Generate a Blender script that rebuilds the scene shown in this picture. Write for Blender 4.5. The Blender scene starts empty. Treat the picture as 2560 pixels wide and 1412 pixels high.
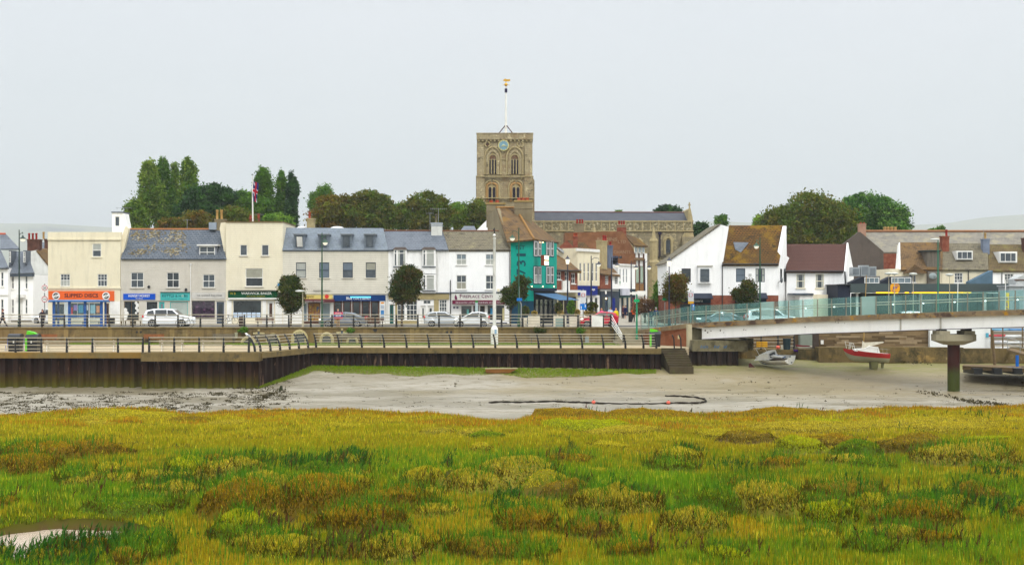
import bpy, bmesh, math, random
import numpy as np
from mathutils import Vector, Matrix
random.seed(7)
F = 3380.; CX = 1280.; HY = 735.; CZ = 8.
RZ = CZ-3.19      # street level
PZ = CZ-4.65      # promenade level
V = Vector; pi = math.pi
COL = bpy.context.scene.collection
def P(x, y, D): return V(((x-CX)*D/F, D, CZ+(HY-y)*D/F))
def PX(x, D): return (x-CX)*D/F
def PZY(y, D): return CZ+(HY-y)*D/F
def s(r, g, b):
    f = lambda c: (c/255/12.92 if c/255 <= .04045 else ((c/255+.055)/1.055)**2.4)
    return (f(r), f(g), f(b), 1)
# ------------------------------------------------------------ materials
MATS = {}
class NT:
    def __init__(S, m):
        m.use_nodes = True; S.t = m.node_tree; S.n = S.t.nodes; S.n.clear()
    def a(S, typ, **k):
        n = S.n.new(typ)
        for q, v in k.items():
            if q.startswith('i_'): n.inputs[q[2:].replace('_', ' ')].default_value = v
            else: setattr(n, q, v)
        return n
    def l(S, a, b): S.t.links.new(a, b)
    def noise(S, vec, sc, det=4, rough=.6):
        n = S.a('ShaderNodeTexNoise'); n.inputs['Scale'].default_value = sc; n.inputs['Detail'].default_value = det
        n.inputs['Roughness'].default_value = rough; S.l(vec, n.inputs['Vector']); return n.outputs['Fac']
    def ramp(S, fac, p0, p1):
        n = S.a('ShaderNodeMapRange'); S.l(fac, n.inputs[0]); n.inputs[1].default_value = p0; n.inputs[2].default_value = p1
        n.clamp = True; return n.outputs[0]
    def mix(S, fac, a, b, mode='MIX'):
        n = S.a('ShaderNodeMix', data_type='RGBA', blend_type=mode)
        if isinstance(fac, float) or isinstance(fac, int): n.inputs[0].default_value = fac
        else: S.l(fac, n.inputs[0])
        for i, c in ((6, a), (7, b)):
            if isinstance(c, tuple): n.inputs[i].default_value = c
            else: S.l(c, n.inputs[i])
        return n.outputs[2]
    def math(S, op, a, b=0., c=None):
        n = S.a('ShaderNodeMath', operation=op)
        for i, q in enumerate((a, b) if c is None else (a, b, c)):
            if isinstance(q, (int, float)): n.inputs[i].default_value = q
            else: S.l(q, n.inputs[i])
        return n.outputs[0]
def mk(name, c=None, c2=None, sc=1.5, rough=.8, patches=(), brick=None, board=None, bump=0., bsc=15., metal=0., spec=.5,
       emit=None, island=None, stretch=(1, 1, 1), zmap=None, trans=0., streak=0., alpha=1.):
    if name in MATS: return MATS[name]
    m = bpy.data.materials.new(name); MATS[name] = m; N = NT(m)
    out = N.a('ShaderNodeOutputMaterial'); b = N.a('ShaderNodeBsdfPrincipled'); N.l(b.outputs[0], out.inputs[0])
    b.inputs['Roughness'].default_value = rough; b.inputs['Metallic'].default_value = metal
    b.inputs['Specular IOR Level'].default_value = spec if (rough < .65 or spec != .5) else .15
    g = N.a('ShaderNodeNewGeometry'); pos = g.outputs['Position']
    mp = N.a('ShaderNodeMapping'); mp.inputs['Scale'].default_value = stretch; N.l(pos, mp.inputs[0]); pv = mp.outputs[0]
    col = c; height = None
    if brick or board or streak or zmap:
        sep = N.a('ShaderNodeSeparateXYZ'); N.l(pos, sep.inputs[0])
        sn = N.a('ShaderNodeSeparateXYZ'); N.l(g.outputs['True Normal'], sn.inputs[0])
        side = N.math('GREATER_THAN', N.math('ABSOLUTE', sn.outputs[0]), N.math('ABSOLUTE', sn.outputs[1]))
        um = N.a('ShaderNodeMix', data_type='FLOAT'); N.l(side, um.inputs[0]); N.l(sep.outputs[0], um.inputs[2]); N.l(sep.outputs[1], um.inputs[3])
        u = um.outputs[0]; z = sep.outputs[2]
    if brick:   # (w,h,mortar, mortar colour, alt colour)
        cb = N.a('ShaderNodeCombineXYZ'); N.l(u, cb.inputs[0]); N.l(z, cb.inputs[1])
        bt = N.a('ShaderNodeTexBrick'); N.l(cb.outputs[0], bt.inputs[0]); bt.inputs['Scale'].default_value = 1
        bt.inputs['Brick Width'].default_value = brick[0]; bt.inputs['Row Height'].default_value = brick[1]
        bt.inputs['Mortar Size'].default_value = brick[2]; bt.inputs['Mortar Smooth'].default_value = .2
        bt.inputs['Color1'].default_value = c; bt.inputs['Color2'].default_value = brick[4]; bt.inputs['Mortar'].default_value = brick[3]
        col = bt.outputs['Color']; height = N.math('SUBTRACT', 1., bt.outputs['Fac'])
    if c2:
        col = N.mix(N.ramp(N.noise(pv, sc, 6, .65), .35, .68), col, c2)
    for pc, psc, lo, hi in patches:
        col = N.mix(N.ramp(N.noise(pv, psc, 7, .7), lo, hi), col, pc)
    if zmap:   # list of (z, colour, softness, noise amount)
        for zz, zc, soft, na in zmap:
            nz = N.math('MULTIPLY_ADD', N.math('SUBTRACT', N.noise(pos, 1.3, 6, .7), .5), na, z)
            col = N.mix(N.ramp(nz, zz+soft, zz-soft), col, zc)
    if streak:
        cs = N.a('ShaderNodeCombineXYZ'); N.l(u, cs.inputs[0]); N.l(N.math('MULTIPLY', z, .12), cs.inputs[1])
        col = N.mix(N.math('MULTIPLY', N.ramp(N.noise(cs.outputs[0], 2.2, 5, .7), .5, .75), streak), col, (.028, .021, .013, 1))
    if board:
        fr = N.math('FRACT', N.math('DIVIDE', z, board))
        line = N.ramp(fr, .16, .08)
        col = N.mix(N.math('MULTIPLY', line, .34), col, (.1, .09, .075, 1))
        height = N.math('SUBTRACT', 1., fr)
    if island:
        ri = N.math('MULTIPLY_ADD', g.outputs['Random Per Island'], island*2, 1-island)
        hs = N.a('ShaderNodeHueSaturation'); N.l(ri, hs.inputs['Value']); 
        if isinstance(col, tuple): hs.inputs['Color'].default_value = col
        else: N.l(col, hs.inputs['Color'])
        col = hs.outputs[0]
    if isinstance(col, tuple): b.inputs['Base Color'].default_value = col
    else: N.l(col, b.inputs['Base Color'])
    if bump:
        bn = N.a('ShaderNodeBump'); bn.inputs['Strength'].default_value = min(1, bump); bn.inputs['Distance'].default_value = .03 if height is None else .02
        h = N.noise(pv, bsc, 5, .6)
        if height is not None: h = N.math('ADD', height, N.math('MULTIPLY', h, .5))
        N.l(h, bn.inputs['Height']); N.l(bn.outputs[0], b.inputs['Normal'])
    if emit: b.inputs['Emission Color'].default_value = emit[0]; b.inputs['Emission Strength'].default_value = emit[1]
    if trans: b.inputs['Transmission Weight'].default_value = trans
    if alpha < 1: b.inputs['Alpha'].default_value = alpha
    return m
def K(name, r, g, b, rough=.7, **k):   # plain paint with slight wear
    if name in MATS: return MATS[name]
    c = s(r, g, b); d = tuple(q*.78 for q in c[:3])+(1,)
    return mk(name, c, d if 'c2' not in k else k.pop('c2'), 1.1, rough, **k)
# ------------------------------------------------------------ mesh builder
class MB:
    def __init__(S, T=None): S.v = []; S.f = []; S.mi = []; S.ms = []; S.T = T; S.sm = []
    def _m(S, m):
        if m not in S.ms: S.ms.append(m)
        return S.ms.index(m)
    def face(S, pts, m, sm=False):
        n = len(S.v)
        for p in pts: p = V(p); S.v.append(S.T @ p if S.T else p)
        S.f.append(tuple(range(n, n+len(pts)))); S.mi.append(S._m(m)); S.sm.append(sm)
    def poly(S, vs, fs, m, sm=False):
        n = len(S.v)
        for p in vs: p = V(p); S.v.append(S.T @ p if S.T else p)
        k = S._m(m)
        for f in fs: S.f.append(tuple(i+n for i in f)); S.mi.append(k); S.sm.append(sm)
        return S
    def box(S, x0, x1, y0, y1, z0, z1, m):
        return S.poly([(x0,y0,z0),(x1,y0,z0),(x1,y1,z0),(x0,y1,z0),(x0,y0,z1),(x1,y0,z1),(x1,y1,z1),(x0,y1,z1)],
               [(0,3,2,1),(4,5,6,7),(0,1,5,4),(1,2,6,5),(2,3,7,6),(3,0,4,7)], m)
    def prism(S, pts, vec, m):
        n = len(pts); vec = V(vec); a = [V(p) for p in pts]; b = [p+vec for p in a]
        return S.poly(a+b, [tuple(range(n)), tuple(range(2*n-1, n-1, -1))]+[(i, i+n, (i+1) % n+n, (i+1) % n) for i in range(n)], m)
    def slab(S, pts, th, m):      # thin slab hanging below a planar polygon
        a = [V(p) for p in pts]; nn = (a[1]-a[0]).cross(a[2]-a[0]).normalized()
        if nn.z < 0: nn = -nn
        return S.prism(a, -nn*th, m)
    def tube(S, pts, r, m, n=8, sm=True):
        pts = [V(p) for p in pts]; rs = r if isinstance(r, (list, tuple)) else [r]*len(pts)
        vs = []; fs = []; ref = None
        for i, p in enumerate(pts):
            d = (pts[min(i+1, len(pts)-1)]-pts[max(i-1, 0)]).normalized()
            if ref is None: ref = V((0, 0, 1)) if abs(d.z) < .9 else V((1, 0, 0))
            u = d.cross(ref).normalized(); w = d.cross(u).normalized()
            for k in range(n):
                a = 2*pi*(k+.5)/n; vs.append(p+(u*math.cos(a)+w*math.sin(a))*rs[i])
        for i in range(len(pts)-1):
            for k in range(n): fs.append((i*n+k, i*n+(k+1) % n, (i+1)*n+(k+1) % n, (i+1)*n+k))
        S.poly(vs, fs, m, sm)
        S.poly([vs[k] for k in range(n)], [tuple(range(n))], m); S.poly(vs[-n:], [tuple(range(n))], m)
        return S
    def lathe(S, c, prof, m, n=12, sm=True):
        c = V(c); return S.tube([c+V((0, 0, z)) for r, z in prof], [max(r, .0005) for r, z in prof], m, n, sm)
    def ell(S, c, r, m, n=10, rings=6):
        c = V(c); vs = []; fs = []
        for i in range(rings+1):
            t = pi*i/rings
            for k in range(n):
                a = 2*pi*k/n; vs.append((c.x+r[0]*math.sin(t)*math.cos(a), c.y+r[1]*math.sin(t)*math.sin(a), c.z+r[2]*math.cos(t)))
        for i in range(rings):
            for k in range(n): fs.append((i*n+k, i*n+(k+1) % n, (i+1)*n+(k+1) % n, (i+1)*n+k))
        return S.poly(vs, fs, m, True)
    def build(S, name, parent=None, fix=True, origin=None):
        me = bpy.data.meshes.new(name)
        if parent is not None: off = OFF[parent]
        elif origin is not None: off = V(origin)
        elif S.v:
            xs = [p.x for p in S.v]; ys = [p.y for p in S.v]; off = V(((min(xs)+max(xs))/2, (min(ys)+max(ys))/2, min(p.z for p in S.v)))
        me.from_pydata([tuple(p-off) for p in S.v], [], S.f)
        for m in S.ms: me.materials.append(m)
        me.polygons.foreach_set('material_index', S.mi); me.polygons.foreach_set('use_smooth', S.sm)
        if fix:
            bm = bmesh.new(); bm.from_mesh(me); bmesh.ops.recalc_face_normals(bm, faces=bm.faces); bm.to_mesh(me); bm.free()
        o = bpy.data.objects.new(name, me); COL.objects.link(o)
        if parent is not None: o.parent = parent; OFF[o] = off
        else: o.location = off; OFF[o] = off
        return o
OFF = {}
def tag(o, label=None, cat=None, group=None, kind=None):
    if label: o['label'] = label
    if cat: o['category'] = cat
    if group: o['group'] = group
    if kind: o['kind'] = kind
    return o
def root(name, label, cat, loc=(0, 0, 0), group=None):
    o = bpy.data.objects.new(name, None); COL.objects.link(o); o.location = loc; OFF[o] = V(loc)
    o.empty_display_size = .3
    return tag(o, label, cat, group)
def place(o, loc, rz=0., sc=1.):
    o.location = loc; o.rotation_euler = (0, 0, rz); o.scale = (sc, sc, sc); return o
def kids(o): return [c for c in bpy.data.objects if c.parent == o]
CH = {}
def tree_of(o):
    if o not in CH: CH[o] = [(c, kids(c)) for c in kids(o)]
    return CH[o]
def dup(o, loc, rz=0., label=None, sc=1., group=None):
    r = o.copy(); COL.objects.link(r); place(r, loc, rz, sc)
    if label: r['label'] = label
    if group: r['group'] = group
    for c, gs in tree_of(o):
        d = c.copy(); COL.objects.link(d); d.parent = r
        for g in gs: e = g.copy(); COL.objects.link(e); e.parent = d
    return r
def lettering(txt, parent, ctr, h, m, w=None, d=(1, 0, 0), up=(0, 0, 1), depth=.02, bold=0., name='lettering'):
    cu = bpy.data.curves.new('t', 'FONT'); cu.body = txt; cu.align_x = 'CENTER'; cu.align_y = 'CENTER'; cu.extrude = .01; cu.offset = bold
    cu.resolution_u = 2; to = bpy.data.objects.new('t', cu); COL.objects.link(to); bpy.context.view_layer.update()
    me = bpy.data.meshes.new_from_object(to.evaluated_get(bpy.context.evaluated_depsgraph_get()))
    bpy.data.objects.remove(to); bpy.data.curves.remove(cu)
    co = [v.co.copy() for v in me.vertices]
    x0 = min(c.x for c in co); x1 = max(c.x for c in co); y0 = min(c.y for c in co); y1 = max(c.y for c in co)
    sy = h/(y1-y0); sx = w/(x1-x0) if w else sy
    d = V(d).normalized(); up = V(up).normalized(); n = d.cross(up); ctr = V(ctr)-OFF[parent]
    for v, c in zip(me.vertices, co):
        v.co = ctr+d*(c.x-(x0+x1)/2)*sx+up*(c.y-(y0+y1)/2)*sy+n*(c.z/.01*depth*.5)
    me.materials.clear(); me.materials.append(m)
    o = bpy.data.objects.new(name, me); COL.objects.link(o); o.parent = parent; OFF[o] = OFF[parent]; return o
# ------------------------------------------------------------ buildings, laid out on a facade line in plan
class Bld:
    def __init__(S, name, label, xa, xb, Da, Db=None, bz=RZ, cat='building', group=None):
        Db = Db or Da; S.bz = bz
        S.A = V((PX(xa, Da), Da)); B = V((PX(xb, Db), Db)); S.d = (B-S.A).normalized(); S.n = V((-S.d.y, S.d.x))
        S.T = Matrix(((S.d.x, S.n.x, 0, S.A.x), (S.d.y, S.n.y, 0, S.A.y), (0, 0, 1, 0), (0, 0, 0, 1)))
        c = (S.A+B)/2; S.r = root(name, label, cat, (c.x, c.y, bz), group); S.holes = []
    def U(S, x, w=0.):
        k = (x-CX)/F; ax = S.A.x+w*S.n.x; ay = S.A.y+w*S.n.y
        return (ax-k*ay)/(k*S.d.y-S.d.x)
    def Z(S, y, x, w=0.):
        u = S.U(x, w); Y = S.A.y+u*S.d.y+w*S.n.y; return CZ+(HY-y)*Y/F
    def pt(S, x, y, w=0.): return V((S.U(x, w), w, S.bz-.05 if y == 'g' else S.Z(y, x, w)))
    def rc(S, x0, y0, x1, y1, w=0.):
        xm = (x0+x1)/2; return S.U(x0, w), S.U(x1, w), (S.bz-.05 if y1 == 'g' else S.Z(y1, xm, w)), S.Z(y0, xm, w)
    def mb(S): return MB(S.T)
    def box(S, name, x0, y0, x1, y1, w0, w1, m, parent=None):
        u0, u1, z0, z1 = S.rc(x0, y0, x1, y1, w0); b = S.mb(); b.box(u0, u1, w0, w1, z0, z1, m); return b.build(name, parent or S.r)
    def poly(S, name, pts, depth, m, w=0., parent=None):
        b = S.mb(); b.prism([S.pt(x, y, w) for x, y in pts], (0, depth, 0), m); return b.build(name, parent or S.r)
    def roof(S, name, pts, m, th=.15, parent=None, back=None, extra=None):
        b = S.mb(); q = [S.pt(*p) for p in pts]; b.slab(q, th, m)
        if back:   # mirrored rear slope behind the ridge (last two points are the ridge)
            r0, r1 = q[2], q[3]; e = back
            b.slab([r1, r0, V((q[1].x, 2*r0.y-q[1].y, q[1].z)), V((q[0].x, 2*r1.y-q[0].y, q[0].z))], th, m)
        if extra: extra(b)
        return b.build(name, parent or S.r)
    def wall(S, x0, y0, x1, y1, m, depth=8., w=0., name='wall', rev=.14, solid=True, parent=None):
        u0, u1, z0, z1 = S.rc(x0, y0, x1, y1, w); b = S.mb()
        hs = [h for h in S.holes if h[0] > u0-.01 and h[1] < u1+.01 and h[2] > z0-.05 and h[3] < z1+.05]
        us = sorted({u0, u1, *[min(max(h[i], u0), u1) for h in hs for i in (0, 1)]}); zs = sorted({z0, z1, *[min(max(h[i], z0), z1) for h in hs for i in (2, 3)]})
        for i in range(len(us)-1):
            for j in range(len(zs)-1):
                uc = (us[i]+us[i+1])/2; zc = (zs[j]+zs[j+1])/2
                if any(h[0] < uc < h[1] and h[2] < zc < h[3] for h in hs): continue
                b.face([(us[i], w, zs[j]), (us[i+1], w, zs[j]), (us[i+1], w, zs[j+1]), (us[i], w, zs[j+1])], m)
        for h in hs:
            r = h[4] if len(h) > 4 else rev
            a, c, d, e = h[:4]
            b.face([(a, w, d), (a, w, e), (a, w+r, e), (a, w+r, d)], m); b.face([(c, w, d), (c, w+r, d), (c, w+r, e), (c, w, e)], m)
            b.face([(a, w, e), (c, w, e), (c, w+r, e), (a, w+r, e)], m); b.face([(a, w, d), (a, w+r, d), (c, w+r, d), (c, w, d)], m)
            b.face([(a, w+r+.02, d), (c, w+r+.02, d), (c, w+r+.02, e), (a, w+r+.02, e)], M_dark)
        if solid:
            D = w+depth
            b.face([(u0, w, z0), (u0, w, z1), (u0, D, z1), (u0, D, z0)], m); b.face([(u1, w, z0), (u1, D, z0), (u1, D, z1), (u1, w, z1)], m)
            b.face([(u0, D, z0), (u0, D, z1), (u1, D, z1), (u1, D, z0)], m); b.face([(u0, w, z1), (u1, w, z1), (u1, D, z1), (u0, D, z1)], m)
        S.holes = [h for h in S.holes if h not in hs]
        return b.build(name, parent or S.r, fix=False)
    def win(S, x0, y0, x1, y1, fr=None, nx=2, rows=2, bars=0, sill=True, cur=None, gl=None, w=0., rev=.14, name='window', fw=.06, hole=True, parent=None, split=.5, sillm=None):
        fr = fr or M_white; gl = gl or M_glass; u0, u1, z0, z1 = S.rc(x0, y0, x1, y1, w)
        if hole: S.holes.append((u0, u1, z0, z1, rev))
        a = w+(rev-.10 if hole else -.05); b = S.mb()
        b.box(u0, u0+fw, a, a+.07, z0, z1, fr); b.box(u1-fw, u1, a, a+.07, z0, z1, fr)
        b.box(u0+fw, u1-fw, a, a+.07, z0, z0+fw, fr); b.box(u0+fw, u1-fw, a, a+.07, z1-fw, z1, fr)
        for k in range(1, nx): q = u0+(u1-u0)*k/nx; b.box(q-.022, q+.022, a+.01, a+.06, z0+fw, z1-fw, fr)
        if rows == 2: q = z0+(z1-z0)*split; b.box(u0+fw, u1-fw, a-.01, a+.065, q-.035, q+.035, fr)
        if rows > 2:
            for k in range(1, rows): q = z0+(z1-z0)*k/rows; b.box(u0+fw, u1-fw, a+.005, a+.062, q-.022, q+.022, fr)
        if bars:
            for k in range(1, bars+1): q = z0+(z1-z0)*(split+(1-split)*k/(bars+1)); b.box(u0+fw, u1-fw, a+.012, a+.058, q-.016, q+.016, fr)
        o = b.build(name, parent or S.r)
        g = S.mb(); g.box(u0+fw*.5, u1-fw*.5, a+.035, a+.05, z0+fw*.5, z1-fw*.5, gl); g.build('pane', o)
        if cur:
            kind, cm = cur; c = S.mb(); y = a+.028
            if kind == 'full': c.box(u0+fw, u1-fw, y, y+.01, z0+fw, z1-fw, cm)
            elif kind == 'top': c.box(u0+fw, u1-fw, y, y+.01, z0+(z1-z0)*.5, z1-fw, cm)
            elif kind == 'bot': c.box(u0+fw, u1-fw, y, y+.01, z0+fw, z0+(z1-z0)*.48, cm)
            elif kind == 'sides':
                d = (u1-u0)*.22; c.box(u0+fw, u0+fw+d, y, y+.01, z0+fw, z1-fw, cm); c.box(u1-fw-d, u1-fw, y, y+.01, z0+fw, z1-fw, cm)
            elif kind == 'right': c.box(u1-fw-(u1-u0)*.3, u1-fw, y, y+.01, z0+fw, z1-fw, cm)
            c.build('curtain', o)
        if sill:
            c = S.mb(); c.box(u0-.08, u1+.08, w-.1, w-.003, z0-.1, z0-.004, sillm or fr); c.build('sill', o)
        return o
    def text(S, txt, part, xc, yc, h_px, m, w_px=None, w=-.05, bold=0.006, up=(0, 0, 1), rot=False, name='lettering'):
        c = S.T @ S.pt(xc, yc, w); k = c.y/F; d = V((S.d.x, S.d.y, 0))
        wd = (S.U(xc+w_px/2, w)-S.U(xc-w_px/2, w)) if (w_px and not rot) else None
        if rot: return lettering(txt, part, c, (S.U(xc+h_px/2, w)-S.U(xc-h_px/2, w)), m, w_px*k if w_px else None, d=(0, 0, 1), up=-d, bold=bold, name=name)
        return lettering(txt, part, c, h_px*k, m, wd, d=d, bold=bold, name=name)
    def chimney(S, x0, y0, x1, y1, w, m, pots=(), depth=.9, potm=None, capm=None, poth=.5, name='chimney', base_extra=1.5):
        u0, u1, z0, z1 = S.rc(x0, y0, x1, y1, w); b = S.mb(); b.box(u0, u1, w, w+depth, z0-base_extra, z1, m)
        b.box(u0-.06, u1+.06, w-.06, w+depth+.06, z1+.002, z1+.14, capm or m); b.box(u0-.03, u1+.03, w-.03, w+depth+.03, z1-.22, z1-.1, capm or m)
        o = b.build(name, S.r); n = len(pots)
        for k, (px, ph) in enumerate(pots):
            u = S.U(px, w+depth/2); p = S.mb(); p.lathe((u, w+depth/2, z1+.13), [(.13, 0), (.12, ph*.8), (.15, ph*.82), (.14, ph)], potm or M_pot, 10); p.build('chimney_pot', o)
        return o
    def aerial(S, x, y0, y1, w, wid=1.2, n=5):
        p0 = S.pt(x, y1, w); p1 = S.pt(x, y0, w); b = S.mb(); b.tube([p0, p1], .03, M_steel, 5)
        b.tube([p1+V((-wid/2, 0, -.1)), p1+V((wid/2, 0, -.1))], .02, M_steel, 4)
        for k in range(n): q = p1+V((-wid/2+wid*k/(n-1), 0, -.1)); b.tube([q+V((0, -.25, .1)), q+V((0, .25, -.1))], .012, M_steel, 4)
        return b.build('aerial', S.r)
M_dark = mk('dark_interior', (.012, .012, .014, 1), rough=.6)
M_glass = mk('window_glass', (.016, .024, .034, 1), (.07, .085, .10, 1), 1.1, .06, spec=1.0)
M_glass2 = mk('window_glass_dark', (.012, .014, .018, 1), (.035, .045, .05, 1), .9, .07, spec=.7)
M_glassb = mk('window_glass_pale', (.12, .16, .18, 1), (.2, .25, .28, 1), .7, .08, spec=1.0)
M_white = K('white_paint', 240, 238, 232, .55)
M_black = K('black_paint', 22, 24, 28, .45)
M_slateframe = K('grey_blue_frame', 62, 74, 88, .5)
M_steel = K('galvanised_steel', 150, 152, 150, .45, metal=.3)
M_pot = K('terracotta', 176, 84, 60, .8)
M_pot2 = K('yellow_clay', 196, 156, 96, .85)
M_cream = mk('cream_render', s(232, 222, 194), s(224, 213, 184), .5, .85, bump=.15, streak=.22)
M_creamboard = mk('cream_boards', s(232, 223, 198), s(224, 214, 188), .6, .7, board=.21, bump=.6, streak=.1)
M_greyboard = mk('grey_boards', s(208, 201, 188), s(196, 189, 175), .6, .7, board=.21, bump=.6, streak=.1)
M_paleboard = mk('pale_boards', s(218, 212, 196), s(206, 200, 184), .6, .7, board=.23, bump=.6, streak=.1)
M_whiter = mk('white_render', s(246, 245, 243), s(238, 236, 232), .7, .8, bump=.12, streak=.3)
M_whiter2 = mk('white_render_clean', s(250, 249, 247), s(243, 242, 240), .5, .75, bump=.08, streak=.13)
M_whitew = mk('whitewashed_brick', s(220, 220, 214), s(200, 200, 194), 1.2, .85, bump=.3, brick=(.3, .1, .012, s(190, 190, 184), s(226, 226, 220)), streak=.25)
M_slate = mk('slate_tiles', s(78, 86, 96), s(98, 105, 114), 1.2, .6, patches=[(s(56, 62, 72), 1.1, .56, .68)], brick=(.32, .2, .022, s(58, 62, 70), s(98, 104, 114)), bump=.6)
M_slatel = mk('slate_tiles_lichen', s(88, 96, 106), None, 1.2, .7, brick=(.38, .2, .022, s(58, 62, 68), s(104, 110, 118)), bump=.6)
M_slatem = mk('mansard_slate', s(94, 104, 112), s(112, 122, 130), 2.0, .5, brick=(.32, .22, .02, s(76, 84, 96), s(110, 120, 134)), bump=.5)
M_greytile = mk('grey_brown_tiles', s(104, 98, 84), s(120, 112, 92), 2.5, .85, brick=(.26, .18, .025, s(64, 60, 52), s(126, 118, 100)), bump=.7, patches=[(s(134, 126, 96), 1., .55, .66), (s(78, 72, 60), 1.4, .56, .66)])
M_browntile = mk('brown_roof_tiles', s(100, 82, 62), s(118, 92, 58), 1.0, .85, brick=(.26, .17, .03, s(52, 42, 32), s(124, 98, 70)), bump=.7, patches=[(s(132, 98, 44), .7, .55, .66), (s(64, 50, 38), 1.3, .56, .66)])
M_mosstile = mk('mossy_roof_tiles', s(104, 72, 36), s(82, 62, 32), .7, .9, brick=(.34, .2, .04, s(42, 32, 20), s(124, 84, 40)), bump=.8, patches=[(s(122, 94, 26), .45, .5, .64), (s(56, 46, 30), 1.1, .54, .64), (s(150, 128, 86), 2.2, .66, .7)])
M_plumtile = mk('plum_roof_tiles', s(92, 62, 54), s(78, 52, 46), 1.5, .8, brick=(.26, .16, .025, s(48, 32, 28), s(104, 72, 62)), bump=.7)
M_redbrick = mk('red_brick', s(132, 62, 42), s(112, 50, 36), 2., .85, brick=(.24, .085, .012, s(150, 120, 96), s(146, 74, 50)), bump=.4)
M_brownbrick = mk('brown_brick_gable', s(124, 80, 52), s(104, 66, 42), .9, .85, brick=(.26, .09, .012, s(128, 96, 70), s(134, 90, 58)), bump=.4, patches=[(s(140, 100, 62), .5, .55, .7)])
M_darkbrick = mk('dark_brick', s(84, 46, 36), s(66, 38, 32), 2., .85, brick=(.24, .085, .014, s(104, 84, 70), s(98, 56, 42)), bump=.4)
M_flint = mk('flint_stone', s(132, 122, 92), s(108, 100, 76), 2.2, .9, bump=.9, bsc=5, patches=[(s(188, 178, 148), 2.6, .52, .58), (s(58, 52, 44), 3.2, .56, .62)])
M_ashlar = mk('tower_stone', s(168, 154, 120), s(146, 132, 102), .9, .9, brick=(.62, .3, .014, s(108, 98, 78), s(176, 162, 130)), bump=.6, patches=[(s(140, 116, 84), .35, .5, .66), (s(96, 86, 66), 1.1, .56, .66), (s(206, 192, 154), 1.5, .58, .66)], streak=.3)
M_stonel = mk('dressed_stone', s(176, 160, 120), s(150, 136, 100), 2.4, .9, bump=.4, streak=.2)
M_nave = mk('nave_wall_stone', s(146, 134, 108), s(120, 112, 88), 1.4, .9, bump=.8, bsc=4, patches=[(s(186, 172, 134), 1.6, .54, .62), (s(82, 74, 58), 1.9, .58, .66)], streak=.3)
M_naveroof = mk('nave_roof_slate', s(64, 66, 74), s(78, 80, 86), 1., .7, stretch=(1, 1, .12), bump=.3)
M_render = mk('grey_brown_render', s(138, 126, 100), s(120, 108, 84), .7, .9, bump=.3, streak=.3)
M_rendergrey = mk('dark_pebbledash', s(98, 88, 80), s(84, 76, 70), .5, .95, bump=.5, streak=.35)
M_concrete = mk('quay_concrete', s(130, 108, 70), s(112, 94, 60), .5, .9, bump=.5, patches=[(s(84, 74, 54), .45, .5, .66), (s(148, 128, 86), .3, .58, .68), (s(80, 72, 54), 2.2, .6, .7)], streak=.7)
M_coping = mk('coping_concrete', s(122, 104, 66), s(100, 86, 54), .9, .9, bump=.5, patches=[(s(82, 74, 54), 1.6, .52, .66), (s(150, 122, 54), .6, .58, .7)], streak=.3)
M_copingl = mk('lichened_coping', s(112, 98, 62), s(138, 102, 36), .5, .9, bump=.5, patches=[(s(82, 74, 54), 1.6, .56, .7)], streak=.3)
M_pile = mk('rusty_sheet_pile', s(48, 26, 16), s(30, 18, 14), .8, .75, bump=.6, patches=[(s(116, 86, 66), 1.8, .6, .7)], stretch=(1.6, 1, .3),
            zmap=[(CZ-6.45, s(70, 56, 4), .35, 1.3), (CZ-7.1, s(84, 84, 24), .25, .7)], streak=.6)
M_pilec = mk('rusty_sheet_pile_short', s(46, 28, 20), s(28, 18, 15), .8, .75, bump=.6, patches=[(s(132, 104, 82), 1.8, .58, .68)], stretch=(1.6, 1, .3), streak=.6)
M_paving = mk('promenade_paving', s(178, 161, 132), s(160, 144, 116), .8, .85, bump=.2, patches=[(s(150, 138, 112), 2., .55, .7)])
M_asphalt = mk('asphalt', s(92, 92, 92), s(80, 80, 80), 1., .9, bump=.3)
M_pavement = mk('pavement_slabs', s(168, 160, 146), s(150, 144, 130), 1., .9, bump=.2)
M_alu = K('pale_rail_metal', 184, 174, 150, .45, metal=.1)
M_green = K('dark_green_paint', 34, 74, 48, .45)
M_teal = mk('teal_paint', s(0, 158, 140), s(0, 144, 126), .8, .8)
M_navy = K('navy_paint', 24, 44, 66, .5)
M_blueb = K('shelter_blue', 20, 84, 158, .4)
M_lampg = mk('lamp_glass', (.75, .75, .65, 1), rough=.3, emit=((1, .93, .75, 1), .6))
M_warm = mk('lit_lamp', (1, .9, .7, 1), emit=((1, .62, .22, 1), 9))
M_warmp = mk('lit_sign_face', (1, .8, .6, 1), emit=((1, .78, .5, 1), 1.6))
M_curt = K('net_curtain', 176, 178, 170, .8)
M_blind = K('window_blind', 160, 158, 142, .8)
M_wood = mk('weathered_wood', s(118, 98, 70), s(96, 80, 58), 3., .85, bump=.3, stretch=(.3, 1, 2))
M_rubber = K('rubber', 24, 24, 26, .8)
M_chrome = K('wheel_silver', 190, 192, 196, .3, metal=.7)
M_skin = K('skin', 206, 152, 124, .6)
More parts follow.
